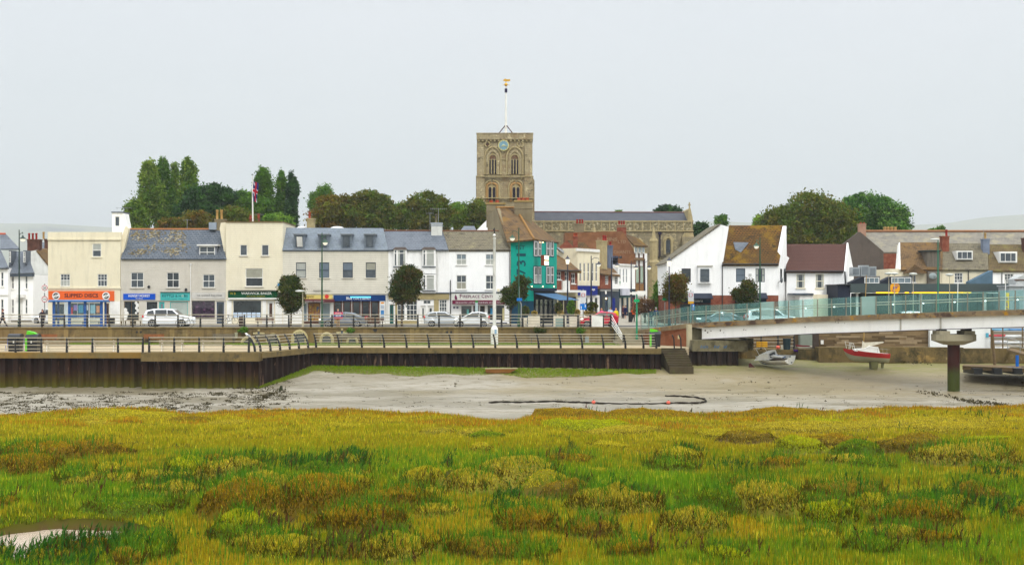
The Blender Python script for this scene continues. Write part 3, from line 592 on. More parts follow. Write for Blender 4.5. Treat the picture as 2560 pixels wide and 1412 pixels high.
ribbon([pl(648, 107.0), pl(783, 116.9)], CZ-8.4, PZ, 'river_wall', 'short rusty sheet pile wall running back at an angle beneath the seagull', .42, .95, M_pilec, M_coping)
ribbon([pl(783, 116.9), pl(1653, 114.9)], CZ-7.6, PZ, 'river_wall', 'long dark sheet pile wall above the strip of bright green grass and wooden punt', .42, .92, M_pilec, M_coping)
b = MB(); z = PZ+.002; pf = [(PX(-420, 108.6), 108.6), (PX(640, 108.6), 108.6), (PX(780, 118.4), 118.4), (PX(1722, 116.6), 116.6), (PX(1722, 127.3), 127.3), (PX(-420, 127.3), 127.3)]
b.prism([(x, y, z-.6) for x, y in pf], (0, 0, .606), M_paving); tag(b.build('path'), kind='structure')
def lawn():
    m = mk('lawn_soil', s(92, 108, 36), s(110, 118, 48), 1., .95); b = MB()
    for x0, x1, d0, d1 in [(170, 600, 124.3, 126.9), (600, 1545, 121.6, 126.9)]: b.box(PX(x0, 125), PX(x1, 125), d0, d1, PZ-.05, PZ+.05, m)
    o = tag(b.build('lawn'), 'mown grass strip at the foot of the concrete retaining wall', 'grass', kind='stuff')
    n = 26000; px = RNG.uniform(170, 1545, n); D = np.where(px < 600, RNG.uniform(124.3, 126.9, n), RNG.uniform(121.6, 126.9, n)); x = (px-CX)*125/F
    p = np.stack([x, D, np.full(n, PZ+.04)], 1); an = RNG.uniform(0, pi, n); dx = np.stack([np.cos(an)*.03, np.sin(an)*.03, an*0], 1); tip = p+np.stack([RNG.normal(0, .03, n), RNG.normal(0, .03, n), RNG.uniform(.03, .1, n)], 1)
    c = np.array([lin((110, 138, 44))]*n)*RNG.uniform(.7, 1.25, (n, 1)); c[RNG.random(n) < .2] = lin((150, 150, 80)); np_mesh('grass_blades', np.stack([p-dx, p+dx, tip], 1).reshape(-1, 3), np.arange(n*3).reshape(-1, 3), M_blade, np.repeat(c, 3, 0), 3, o)
lawn()
# retaining wall below the street
r = root('retaining_wall', 'long stained concrete retaining wall between the street and the promenade', 'wall', (PX(600, 127), 127.2, PZ))
b = MB(); xa, xb = PX(-420, 127), PX(1535, 127); b.box(xa, xb, 127, 127.5, PZ-.1, RZ-.06, M_concrete); b.build('wall', r)
b = MB(); b.box(xa, xb+.02, 126.93, 127.52, RZ-.058, RZ+.10, M_coping); b.build('coping', r)
m_pil = mk('pale_concrete', s(146, 124, 80), s(126, 106, 68), 1., .9, streak=.3)
for x in [165, 275, 430, 545, 800, 912, 1030, 1140, 1345, 1470]: b = MB(); q = PX(x, 127); b.box(q-.2, q+.2, 126.985, 127, PZ-.1, RZ-.062, m_pil); b.build('buttress', r)
for x, y in [(342, 830), (352, 830), (598, 827), (1118, 830), (1128, 830), (885, 827), (938, 824)]:
    b = MB(); c = P(x, y, 126.97); b.tube([c, c+V((0, .05, 0))], .11 if x != 938 else .2, M_dark, 10, False); b.build('drain_hole', r)
# street
m_town = mk('town_ground', s(142, 134, 118), s(124, 118, 104), .4, .9)
b = MB(); b.box(-95, 95, 127.5, 420, RZ-9, RZ-.02, m_town); o = b.build('town_ground'); tag(o, kind='structure')
b = MB(); b.box(-95, PX(2100, 137), 128.6, 136.8, RZ-.02, RZ, M_asphalt); o = b.build('road'); tag(o, kind='structure')
b = MB(); b.box(-95, PX(2100, 137), 127.52, 128.58, RZ-.02, RZ+.10, M_pavement); b.box(-95, PX(1530, 137), 136.82, 150, RZ-.02, RZ+.1, M_pavement)
b.box(PX(1640, 137), 95, 136.82, 150, RZ-.02, RZ+.1, M_pavement); tag(b.build('pavement'), kind='structure')
b = MB(); b.face([(PX(1532, 137), 136.84, RZ+.03), (PX(1638, 137), 136.84, RZ+.03), (PX(1660, 215), 215, RZ+.5), (PX(1470, 215), 215, RZ+.5)], M_pavement); tag(b.build('street', fix=False), kind='structure')
m_line = K('road_marking', 215, 212, 200); m_yel = K('yellow_marking', 200, 170, 50)
b = MB()
for k in range(26): b.box(-60+k*4, -57.6+k*4, 132.6, 132.72, RZ+.002, RZ+.006, m_line)
b.box(-90, PX(1530, 129), 129., 129.1, RZ+.002, RZ+.006, m_yel); tag(b.build('road_marking'), kind='structure')
WD = .14
def gutter(B, x0, x1, y, w=-.12, m=None):
    b = B.mb(); b.tube([B.pt(x0, y, w), B.pt(x1, y, w)], .06, m or M_black, 6); b.build('gutter', B.r)
def downpipe(B, x, y0, y1, m=None, w=-.08):
    b = B.mb(); b.tube([B.pt(x, y0, w), B.pt(x, y1, w)], .045, m or M_black, 6); b.build('downpipe', B.r)
def door(B, x0, y0, x1, y1, m, w=0., glass=None, frame=None):
    u0, u1, z0, z1 = B.rc(x0, y0, x1, y1, w); B.holes.append((u0, u1, z0, z1, .2))
    b = B.mb(); b.box(u0+.04, u1-.04, w+.12, w+.17, z0, z1-.03, m)
    for q in (u0, u1-.05): b.box(q, q+.05, w+.06, w+.19, z0, z1, frame or M_white)
    b.box(u0+.05, u1-.05, w+.06, w+.19, z1-.06, z1, frame or M_white); o = b.build('door', B.r)
    if glass: g = B.mb(); g.box(u0+.2, u1-.2, w+.1, w+.118, z0+(z1-z0)*.35, z1-.25, glass); g.build('pane', o)
    h = B.mb(); h.ell((u1-.18, w+.09, z0+1.05), (.035, .035, .035), M_chrome, 6, 4); h.build('handle', o); return o
def sign(B, x0, y0, x1, y1, m, w=-.09, name='shop_sign', th=.085):
    return B.box(name, x0, y0, x1, y1, w, w+th, m)
def panel(B, name, x0, y0, x1, y1, w, m, parent): return B.box(name, x0, y0, x1, y1, w, w+.012, m, parent)
# ---- cream corner shop with the orange sign
B1 = Bld('shop_building', 'tall cream rendered shop with orange SLIPPED DISCS sign and plain parapet', 120, 301, 140)
B1.win(231,609,253,642, nx=1, sillm=M_cream, cur=('top', M_curt)); B1.win(151,685,175,716, nx=3, bars=1, cur=('bot', M_curt), sillm=M_cream); B1.win(244,685,268,716, nx=3, bars=1, sillm=M_cream)
M_or = K('orange_sign', 238, 98, 20, .6); M_maroon = K('maroon', 92, 22, 30, .6)
B1.win(136,760,160,800, nx=2, rows=1, fr=M_darkbrick, gl=M_glass2, sill=False, name='shop_window'); w_ = B1.win(172,757,256,797, nx=4, rows=1, gl=M_glass2, sill=False, name='shop_window')
for x0,y0,x1,y1,c in [(174,768,182,786,(206,52,56)),(184,762,193,776,(158,130,196)),(196,762,208,782,(70,150,176)),(213,762,220,775,(220,220,224)),(226,762,238,783,(150,196,206)),(241,764,249,782,(228,150,96)),(176,787,190,795,(60,110,130)),(196,786,220,795,(180,190,180))]:
    panel(B1, 'poster', x0,y0,x1,y1,.02,K('poster_%d_%d_%d' % c,*c), w_)
door(B1, 262,757,273,812, M_darkbrick, glass=M_glass2)
B1.wall(120,598,301,'g',M_cream); B1.box('parapet',119,580,302,598,-.05,.4,M_cream); B1.box('cornice',118.5,596.5,302.5,600,-.14,-.052,M_cream); B1.box('cornice',119,718,302,722,-.1,-.003,M_cream)
B1.box('pilaster',275,753,300,'g',-.07,-.003,M_white); B1.box('pilaster',160.5,756,171.5,'g',-.07,-.003,M_white)
so_ = sign(B1, 121,727,285,752, M_or, -.14, th=.13); B1.text('SLIPPED', so_, 184, 738.5, 9.5, K('deep_maroon',70,8,14,.6), 46, w=-.15, bold=.02); B1.text('DISCS', so_, 228.5, 738.5, 9.5, K('deep_maroon',70,8,14,.6), 34, w=-.15, bold=.02)
for x in (140, 265):
    c = B1.pt(x, 739.5, -.155); b = B1.mb()
    b.prism([c+V((.4*math.cos(a), 0, .4*math.sin(a))) for a in [2*pi*k/24 for k in range(24)]], (0, .012, 0), M_white)
    for a0, a1 in ((.25*pi, .95*pi), (1.25*pi, 1.95*pi)):
        arc = [a0+(a1-a0)*k/8 for k in range(9)]; b.prism([c+V((.3*math.cos(a), -.006, .3*math.sin(a))) for a in arc]+[c+V((.16*math.cos(a), -.006, .16*math.sin(a))) for a in arc[::-1]], (0, .005, 0), M_black)
    b.prism([c+V((.07*math.cos(a), -.006, .07*math.sin(a))) for a in [2*pi*k/12 for k in range(12)]], (0, .005, 0), K('grey_disc', 120, 130, 126)); b.build('emblem', so_)
B1.poly('side_gable', [(301,600),(314,565),(322,572),(304,648),(301,648)], .5, M_cream, w=.5)
# white rooftop box
B1b = Bld('roof_turret', 'small white boarded rooftop room with one window behind the cream parapet', 279, 313, 146, bz=PZY(585,146))
B1b.win(287,541,299,566, nx=1, rows=1, sill=False); B1b.wall(280,532,305,588, M_whiter, depth=2.6); B1b.box('roof',278,529,307,532,-.12,2.7,M_slate)
B1b.poly('side_wall', [(305,532),(309,534),(319,588),(305,588)], 2, M_whiter); B1b.aerial(310,518,560,.5,1.6,4)
# ---- grey boarded terrace
B2 = Bld('terrace_building', 'low grey boarded terrace under a patched lichened slate roof, three small shops', 302, 565, 140)
M_lich = mk('patched_slate', s(84, 92, 104), None, 1.2, .7, brick=(.34, .2, .022, s(56, 60, 68), s(100, 106, 116)), bump=.6)
c3 = ('full', K('sparse_curtain', 66, 66, 62))
B2.win(327,681,359,719, nx=2, sillm=M_greyboard, gl=M_glass); B2.win(417,681,448,719, nx=2, sillm=M_greyboard, gl=M_glass2); B2.win(507,686,537,719, nx=2, rows=2, sillm=M_greyboard)
wa = B2.win(310,753,347,800, nx=2, rows=1, fr=M_wood, gl=M_glass2, sill=False, name='shop_window')
b = B2.mb()
for x, y, r in [(340,757,.16),(344,763,.2),(341,770,.16),(345,776,.18),(340,782,.12),(313,775,.22),(316,784,.26),(312,793,.3)]: c = B2.pt(x, y, .03); b.ell(c, (r, .006, r*1.1), M_white, 8, 4)
b.build('print', wa)
door(B2, 365,753,394,812, M_black, glass=M_glass2); wk = B2.win(425,754,470,800, nx=1, rows=1, fr=K('turquoise', 70,186,184), gl=K('roller_shutter',170,180,172,.6), sill=False, name='shop_window'); door(B2, 396,753,412,812, K('turquoise',70,186,184), glass=M_glassb)
ws = B2.win(480,752,537,797, nx=1, rows=1, fr=M_black, gl=mk('display_glass', s(60,40,60), s(26,24,34), 1.3, .1, spec=.8, patches=[(s(120,80,110), 2.5,.55,.7)]), sill=False, name='shop_window'); door(B2, 540,753,561,812, M_slateframe, glass=M_glass2)
B2.wall(302,648,565,'g', M_greyboard)
B2.roof('roof', [(302,647,-.25),(566,647,-.25),(549,572,3.2),(322,572,3.2)], M_slatel, back=1)
def lichen():
    cols=[K('lichen_%d' % i,*c,.9) for i,c in enumerate([(142,132,108),(126,116,88),(106,94,66),(84,76,58),(152,144,124),(114,98,60),(80,76,68)])]; mb=B2.mb(); q=random.Random(2)
    f=lambda x,y: B2.pt(x,y,-.25+(647-y)/75*3.45)+V((0,-.015,.03))
    blobs=[(350,592,34,13,.7),(385,586,30,14,.75),(438,592,26,16,.85),(448,606,18,8,.8),(405,604,30,9,.5),(345,632,30,11,.75),(375,622,24,9,.55),(430,630,34,13,.8),(455,618,20,8,.6),(330,580,20,6,.4),(440,580,20,5,.6)]
    for r_ in range(34):
        y=575+r_*2.15
        for c_ in range(60):
            x=316+c_*4.2+(r_%2)*2.1; pr=max([p*max(0,1.25-((x-bx)/rx)**2-((y-by)/ry)**2) for bx,by,rx,ry,p in blobs])
            if q.random()<pr*.75: a=f(x,y); b_=f(x+3.9,y); c=f(x+3.9,y-2.0); d=f(x,y-2.0); mb.face([a,b_,c,d],q.choice(cols))
    mb.build('lichen_patch',[c for c in kids(B2.r) if c.name.startswith('roof')][0],fix=False)
lichen()
B2.roof('ridge_tiles', [(321,573.2,3.05),(550,573.2,3.05),(549,570.5,3.3),(322,570.5,3.3)], K('orange_ridge', 150,96,52), .1)
B2.roof('flashing', [(308,614.6,1.2),(556,612.5,1.3),(556,611.4,1.35),(308,613.4,1.25)], K('lead',128,134,140), .03)
# flat dormer
B2.win(499,616,537,645, nx=2, rows=2, w=.25, hole=False, sill=False, name='dormer_window'); B2.box('dormer',497,615,541,646,.3,3,K('lead_cheek',150,154,164)); B2.box('dormer_roof',492,611,545,614.5,.0,3.1,M_white)
s2 = sign(B2, 308,734,388,749, K('royal_blue',14,84,196), -.09); B2.text('HUNGRY MONKEY', s2, 348,739.5,6,M_white,54,w=-.1,bold=.01); B2.text('Shoreham', s2, 348,745.8,2.6,M_white,18,w=-.1)
s3 = sign(B2, 401,731,474,751, K('turquoise_sign',78,186,182), -.12, th=.115); M_dt = K('dark_teal_letters',24,98,104); B2.text('KETTLE & H', s3, 429,739.5,7,M_dt,47,w=-.13,bold=.01); B2.text('BS', s3, 465,739.5,7,M_dt,9,w=-.13,bold=.01); B2.text('O', s3, 456.5,739.5,6,K('pale_pink',206,170,150),5,w=-.13,bold=.006)
B2.text('COOKERY  COFFEE  HOMEWARE', s3, 437.5,747.5,1.6,M_dt,62,w=-.13,bold=.0)
B2.box('lamp_trough',400,729.4,475,730.8,-.24,-.12,M_black)
s4 = sign(B2, 479,731,562,746, K('off_white_sign',206,202,194), -.09); M_gl = K('grey_letters',124,122,122); B2.text('THE', s4, 496,738.5,3.2,M_gl,9,w=-.1,bold=0); B2.text('spotted dog', s4, 520,738.5,6,M_gl,34,w=-.1,bold=-.005); B2.text('STORE', s4, 547,738.5,3.2,M_gl,16,w=-.1,bold=0)
B2.box('fascia',302,746.5,565,751,-.05,-.003,M_greyboard); downpipe(B2, 476.5,659,813,M_white); b=B2.mb(); b.lathe(B2.pt(476.5,659,-.1),[(.06,-.25),(.14,0)],M_white,8); b.build('hopper',B2.r)
for x,y in ((372,717),(465,724)): b=B2.mb(); b.ell(B2.pt(x,y,-.1),(.16,.1,.16),M_black,8,5); b.build('alarm_box',B2.r)
B2.chimney(537,551,562,572,3.0,M_render,[(543,1.0),(554,1.0)],depth=.9,potm=M_pot2); B2.box('chimney_side',522,556,540,574,2.6,3.2,K('grey_blue_render',150,160,172)); B2.aerial(468,548,572,3.2,.8,3)
# ---- tall cream boarded building
B3 = Bld('shop_building', 'tall cream boarded building with dark green WARWICK BAKER sign and flat top', 565, 707, 140)
for x0 in (600, 654): B3.win(x0,612,x0+18,639, nx=1, rows=1, sillm=M_greyboard)
B3.win(614,671,657,716, nx=1, rows=2, split=.48, gl=M_glass2, cur=('top', M_blind), sillm=M_greyboard); b = B3.mb(); 
w3 = B3.win(582,750,654,795, nx=1, rows=1, gl=M_glass2, sill=False, name='shop_window')
for k in range(6): panel(B3,'display_card',583+k*11.6,781,593+k*11.6,797,.02,K('listing_card',196,214,236),w3)
door(B3, 668,752,685,812, M_white, glass=mk('amber_glass', s(90,50,30), s(40,30,26), 3, .2))
B3.wall(565,556,707,'g', M_creamboard); B3.box('coping',564,553.5,708,555.9,-.1,8,M_concrete); B3.poly('side_gable', [(565,556),(552,557),(549,572),(562,640),(565,650)], .6, M_creamboard, w=.6)
B3.box('pilaster',567,751,579,'g',-.06,-.003,M_white); B3.box('pilaster',656,751,666,'g',-.06,-.003,M_white); B3.box('pilaster',688,751,706,'g',-.06,-.003,M_white)
s5 = sign(B3, 570,727,694,744, K('racing_green',8,74,44), -.12, th=.115); B3.text('WARWICK BAKER', s5, 641,733,6.2,M_white,76,w=-.13,bold=.006); M_gold = K('gold_letters',176,160,50); B3.text('ESTATE AGENT', s5, 640,740.5,3,M_gold,46,w=-.13,bold=0); B3.text('W B', s5, 582,733.5,5.5,M_gold,14,w=-.13,bold=.01)
B3.box('lamp_trough',571,725,696,726.6,-.3,-.12,M_black); B3.box('canopy',571,744.5,697,748,-.3,-.003,M_white); B3.box('alarm_box',694,708,701,715,-.12,-.003,K('alarm_blue',70,140,190))
B3.chimney(624,549,632,554,4,M_redbrick,[(627,.35)],depth=.6); B3.chimney(645,547,648,555,4,M_redbrick,[(646.5,.4)],depth=.3,base_extra=.1); B3.aerial(646,534,550,4.2,1.0,6)
# ---- pale boarded building with mansard
B4 = Bld('shop_building', 'long pale boarded building with steep slate mansard, four dormers and two shops', 707, 971, 140)
for i, x0 in enumerate((740, 798, 857, 914.5)):
    B4.win(x0,656,x0+25,694, nx=1, fr=M_slateframe, cur=[('full',M_curt),('full',K('grey_blind',110,122,134)),('top',K('grey_blind',110,122,134)),('top',M_blind)][i], sillm=M_paleboard, split=.5)
wy = B4.win(770,757,800,803, nx=2, rows=1, fr=M_maroon, gl=mk('shop_display', s(176,140,50), s(120,60,60), 3.5, .15, spec=.8, patches=[(s(60,90,120), 3.,.55,.62),(s(220,200,150),4.,.6,.68)]), sill=False, name='shop_window')
wg = B4.win(805,757,826,803, nx=1, rows=1, gl=M_glassb, sill=False, name='shop_window'); B4.win(758,757,768,803, nx=1, rows=1, gl=M_glassb, sill=False, name='shop_window')
for k in range(5): B4.win(834+k*23.2,752,855+k*23.2,803, nx=1, rows=1, fr=M_darkbrick, gl=M_glass2, sill=False, name='shop_window', fw=.12)
B4.wall(707,625,971,735, M_paleboard); B4.wall(707,735,971,'g', M_white, w=.12, depth=7.8)
B4.box('stall_riser',759,803.5,949,'g',.0,.11,M_darkbrick)
B4.roof('roof', [(706,625,-.2),(971,625,-.2),(958,571,2.2),(707,569,2.2)], M_slatem, .2); B4.box('roof_top',707,570,957,571.5,2.25,9,M_slate)
for i, x0 in enumerate((737, 797, 855, 913)):
    B4.box('dormer',x0-2,587,x0+24,622,.05,1.9,M_slatem); d = B4.win(x0+2,590,x0+20,618, nx=1, rows=1, fr=M_slateframe, w=.04, hole=False, sill=False, name='dormer_window'); B4.box('dormer_roof',x0-5,584,x0+26,587,-.12,2.0,K('lead',128,134,140)); B4.box('sill',x0-4,621,x0+26,624,-.15,.3,K('lead',128,134,140), parent=d)
b = B4.mb(); q = B4.rc(743,591,757,617); b.prism([(q[0],-.05,q[2]),(q[1],-.05,q[2]),(q[1]-.0,-.45,q[3]-.05),(q[0],-.45,q[3]-.05)], (0,-.04,0), M_white); b.build('open_sash', B4.r)
B4.chimney(767,549,785,568,3,M_stonel,[(774,.7)],depth=.9)
for x in (757, 843): b = B4.mb(); c = B4.pt(x,571,4); b.ell(c,(.75,.6,.22),M_white,12,6); b.build('roof_dome', B4.r)
s6 = sign(B4, 757,737,831,747, K('yellow_cream_sign',226,206,120), -.1, th=.2); B4.text('SEAFOOD', s6, 773,741.5,4.5,K('ochre',120,92,30),24,w=-.11,bold=.01); b=B4.mb(); c=B4.pt(817,741,-.11); b.prism([c+V((.22*math.cos(a),0,.22*math.sin(a))) for a in [2*pi*k/16 for k in range(16)]],(0,.008,0),K('post_red',216,60,50)); b.build('emblem', s6)
b = B4.mb(); b.prism([B4.pt(759,748,-.1),B4.pt(835,748,-.1),B4.pt(836,751,-.8),B4.pt(758,751,-.8)],(0,0,.04),M_maroon); b.prism([B4.pt(758,751,-.8),B4.pt(836,751,-.8),B4.pt(836,755.5,-.8),B4.pt(758,755.5,-.8)],(0,.03,0),M_maroon); aw=b.build('awning', B4.r); B4.text('LICENSED  NEWSAGENT', aw, 787,753.3,2,M_white,48,w=-.82,bold=0)
s7 = sign(B4, 834,738,963,752, K('navy_sign',10,58,116), -.12, th=.22); B4.text('CAFE & BISTRO', s7, 905,747,4,M_white,44,w=-.13,bold=.006); B4.text('Blue', s7, 873,745.5,7,M_white,14,w=-.13,bold=.01)
b = B4.mb(); u0,u1,z0,z1 = B4.rc(876,741,927,744,-.15); b.box(u0,u1,-.16,-.13,z0,z1,mk('neon_blue',(.1,.6,.9,1),emit=((.15,.7,1,1),1.2))); b.build('lit_tube', s7)
B4.box('notice_column',950,752.5,962,'g',-.08,.1,M_white); pc = B4.mb()
for y0,y1,c in [(755,759,(230,150,60)),(762,772,(180,190,200)),(775,788,(60,130,190)),(790,801,(110,150,180))]: u0,u1,z0,z1=B4.rc(952,y0,960,y1,-.09); pc.box(u0,u1,-.09,-.082,z0,z1,K('poster_%d_%d_%d' % c,*c))
pc.build('poster', B4.r); B4.box('sign_bracket',783,725.5,826,726.5,-.12,-.06,M_black); downpipe(B4,966,737,812,M_white)
# ---- white building with stacked bay windows
B5 = Bld('terrace_house', 'white house with two tall bay windows, blue-grey slate roof and ochre shop band', 971, 1123, 140)
wb = B5.win(993,750,1012,800, nx=2, rows=4, sill=False, name='shop_window'); B5.win(1016,750,1043,800, nx=3, rows=4, sill=False, name='shop_window'); door(B5,1051,764,1064,812,M_white,glass=M_glass2); door(B5,1069,764,1084,812,M_white,glass=M_glass2); B5.win(1058,750,1077,760,nx=2,rows=1,sill=False); B5.win(1098,749,1117,785,nx=3,rows=4,sill=False,name='shop_window'); door(B5,973,760,985,812,K('green_door',20,90,84),glass=M_glass2)
B5.wall(971,624,1123,'g',M_whiter); M_och = K('ochre_paint',172,156,112)
B5.box('fascia',971,734,1123,748,-.12,-.003,M_och); B5.box('pilaster',988,748.2,993,'g',-.08,-.003,M_och); B5.box('pilaster',1085,748.2,1097,'g',-.08,-.003,M_och); B5.box('stall_riser',993,800.5,1046,'g',-.06,-.003,M_och); B5.box('cornice',970.5,731,1123,733.8,-.2,-.003,M_slateframe)
for x0, full in ((984, 0), (1056, 1)):
    ys = [(621,666)]+[(684,726)]
    for j, (y0, y1) in enumerate(ys):
        if j == 1 and not full: pass
        B5.box('bay',x0,y0+2,x0+33,y1+(18 if j == 0 else 6),-.35,-.003,M_whiter2); B5.win(x0+10,y0+3,x0+30,y1-1,nx=1,rows=2,split=.78,w=-.36,hole=False,sill=False,cur=('sides' if x0 < 1000 else 'full',M_curt),name='bay_window'); B5.win(x0+1.5,y0+3,x0+8,y1-1,nx=1,rows=2,split=.78,w=-.36,hole=False,sill=False,name='bay_window')
        B5.box('sill',x0-1.5,y1,x0+33.5,y1+1.5,-.5,-.352,M_slateframe)
    b = B5.mb(); q = [B5.pt(x0-3,623.5,-.5),B5.pt(x0+35,623.5,-.5),B5.pt(x0+35,623.5,.3),B5.pt(x0-3,623.5,.3)]; t = [B5.pt(x0+5,617,.3),B5.pt(x0+28,617,.3)]
    b.poly(q+t,[(0,1,5,4),(1,2,5),(3,0,4),(0,3,2,1),(2,3,4,5)],K('bay_lead_roof',72,60,52)); b.build('bay_roof',B5.r)
B5.roof('roof',[(969,624.5,-.25),(1121,624.5,-.25),(1108,577.5,3),(961,577.5,3)],M_slate,back=1); b=B5.mb(); b.tube([B5.pt(960,576.6,3),B5.pt(1078,576.6,3)],.07,K('clay_ridge',128,88,66),6); b.build('ridge_tiles',B5.r)
B5.chimney(1078,560,1105,594,2.2,M_whitew,[(1090,.95)],depth=.9,capm=K('pale_blue_render',176,184,192),potm=M_greytile); B5.aerial(1096,520,562,2.4,1.7,9); B5.aerial(1075,531,577,2.8,.7,4); downpipe(B5,1093,626,731,M_whitew)
# ---- white house over the fireplace shop
B6 = Bld('shop_building', 'white house with four sash windows above the white FIREPLACE CENTRE sign', 1123, 1276, 140)
for x0,y0,x1,y1,cu in ((1141,635,1166,662,('bot',M_curt)),(1214,635,1238,662,('bot',M_curt)),(1141,688,1166,723,('bot',M_blind)),(1214,688,1238,723,None)): B6.win(x0,y0,x1,y1,nx=2,cur=cu,gl=M_glassb if y0<650 else M_glass)
w6 = B6.win(1152,763,1180,803,nx=1,rows=1,gl=M_glass,sill=False,name='shop_window'); door(B6,1199,763,1213,812,K('brown_door',70,58,46),glass=M_glass2); B6.win(1183,764,1197,803,nx=1,rows=1,fr=M_maroon,gl=M_glass2,sill=False,name='shop_window'); w7=B6.win(1218,762,1262,801,nx=2,rows=1,gl=M_glass2,sill=False,name='shop_window')
panel(B6,'poster',1167,773,1172,785,.02,K('poster_teal',120,190,186),w6); panel(B6,'poster',1226,770,1232,785,.02,K('poster_blue',60,150,200),w7); panel(B6,'poster',1256,770,1261,800,.02,K('poster_cream',200,190,140),w7)
B6.wall(1123,624,1276,'g',M_whiter2); B6.box('cornice',1124,730,1276,732,-.2,-.003,M_slateframe)
s8 = sign(B6,1129,733,1274,750,K('pale_sign',222,224,214),-.13,th=.125); M_mar2 = K('plum_letters',110,34,76); B6.text('F',s8,1152.5,740,9.5,M_mar2,6,w=-.14); B6.text('IREPLACE',s8,1178,741,7,M_mar2,42,w=-.14); B6.text('C',s8,1207.5,740,9.5,M_mar2,7,w=-.14); B6.text('ENTRE',s8,1226,741,7,M_mar2,27,w=-.14)
b=B6.mb(); c=B6.pt(1140,742,-.145); b.prism([c+V(p) for p in [(-.12,0,-.2),(0,0,-.34),(.13,0,-.24),(.1,0,0),(-.02,0,.18),(0,0,.36),(-.08,0,.16),(-.15,0,-.02)]],(0,.01,0),M_mar2); b.build('emblem',s8)
b=B6.mb(); b.prism([B6.pt(1131,751,-.1),B6.pt(1263,751,-.1),B6.pt(1263,752,-.7),B6.pt(1131,752,-.7)],(0,0,.03),M_maroon); b.prism([B6.pt(1131,752,-.7),B6.pt(1263,752,-.7),B6.pt(1263,760,-.7),B6.pt(1131,760,-.7)],(0,.02,0),K('plum_awning',112,26,62)); a6=b.build('awning',B6.r)
B6.text('GAS & ELECTRIC  CAST IRON  LOGBURNERS  GAS FIRES  MARBLE',a6,1198,756.2,3,M_white,118,w=-.72,bold=0); B6.box('notice',1133,766,1138,771,-.03,-.003,K('notice_grey',110,112,130)); B6.box('notice',1141,766,1146,771,-.03,-.003,K('notice_grey',110,112,130))
B6.box('plinth',1216,806,1268,'g',-.05,-.003,K('navy_plinth',30,34,60)); B6.roof('roof',[(1122,624.5,-.2),(1276,624.5,-.2),(1246,578,2.8),(1107,578,2.8)],M_greytile,.2); gutter(B6,1122,1276,624.5); downpipe(B6,1126,700,790); b=B6.mb(); b.tube([B6.pt(1106,577,2.8),B6.pt(1247,577,2.8)],.07,K('clay_ridge',128,88,66),6); b.build('ridge_tiles',B6.r); downpipe(B6,1274.5,625,812,M_black,-.25)
B6.box('burglar_alarm',1243,722,1249,729,-.12,-.003,M_cream)
# back roofs between terrace and trees
Bx = Bld('rear_house', 'white gable and small slate roof just showing behind the terrace ridge', 1150, 1219, 158, bz=PZY(590,158))
Bx.roof('roof',[(1148,580,0),(1192,580,0),(1186,565,2),(1160,565,2)],M_slate); Bx.poly('wall',[(1185,582),(1218,549),(1219,549),(1219,582)],.4,M_whiter2,w=-.3)
# ---- teal pub
B7 = Bld('corner_pub', 'teal painted corner pub with EST 1731 down its side and a blue awning', 1277, 1334, 140)
B7.wall(1277,600,1334,752,M_teal,depth=9); M_dkteal = K('dark_teal_letters2',12,70,84); tw=[c for c in kids(B7.r)][0]
B7.wall(1277,752,1334,'g',K('deep_blue_boards',22,62,84),w=.02,depth=8.9,name='ground_floor_wall')
B7.text('EST',tw,1301,619,9.5,M_dkteal,23,w=-.02,bold=.006); 
for k,(ch,y) in enumerate((('1',700),('7',679),('3',658),('1',637))): B7.text(ch,tw,1303,y,23,M_dkteal,15 if ch!='1' else 7,w=-.02,bold=.01,rot=True)
B7b = Bld('x','x',1334,1392,140,149)   # right-hand face, same thing
for c in list(kids(B7b.r)): pass
bpy.data.objects.remove(B7b.r); B7b.r = B7.r
for x0 in (1334,1365):
    for y0,y1 in ((603,640),(667,708)):
        for dx,wd in ((.5,7.5),(11,6.5)): B7b.win(x0+dx+.8,y0,x0+dx+wd+.8,y1,nx=1,rows=2,w=-.05,hole=False,sill=False,name='sash_window',fw=.06,gl=M_glass2,cur=('bot',M_curt) if (x0<1350 and y0>650) else None)
        B7b.box('surround',x0,y0-2,x0+20,y1+2,-.03,-.004,K('navy_surround',28,40,74))
# openings are cut in a wall set behind the surrounds
B7b.wall(1334,601,1392,725,M_teal,depth=1); B7b.box('cornice',1334,720,1392,727,-.35,-.003,K('navy_cornice',22,40,60)); B7b.wall(1334,727,1392,'g',K('pub_front_navy',16,34,48),depth=1,w=.3,name='ground_floor_wall')
for x in (1338,1349,1360,1372,1382): B7b.win(x,747,x+8,795,nx=1,rows=2,split=.7,fr=K('pub_frame',30,60,72),gl=M_glass2,w=.3,hole=False,sill=False,name='pub_window')
b=B7b.mb(); q=[B7b.pt(1336,733,-.1),B7b.pt(1389,734,-.1)]; ext=5.2
b.prism([q[0],q[1],V((q[1].x+.6,-2.6,q[1].z-.72)),V((q[0].x+.6,-2.6,q[0].z-.72))],(0,0,.04),K('awning_blue',72,112,148)); o=b.build('awning',B7.r)
sg=B7b.mb(); u0,u1,z0,z1=B7b.rc(1352,638,1364,664,-.75); sg.box(u0,u1,-1.1,-.75,z0,z1,K('sign_frame',120,60,40)); so2=sg.build('hanging_sign',B7.r); sg=B7b.mb(); h=(z1-z0); sg.box(u0+.08,u1-.08,-1.112,-1.104,z0+h*.56,z1-.06,M_warmp); sg.box(u0+.08,u1-.08,-1.112,-1.104,z0+.06,z0+h*.44,M_warmp); sg.build('lit_face',so2)
for x,y in ((1329,716),(1357,716),(1385,716),(1357,606)): b=MB(); c=B7b.T@B7b.pt(x,y,-.22); b.ell(c,(.07,.07,.05),M_warm,8,5); b.build('wall_light',B7.r)
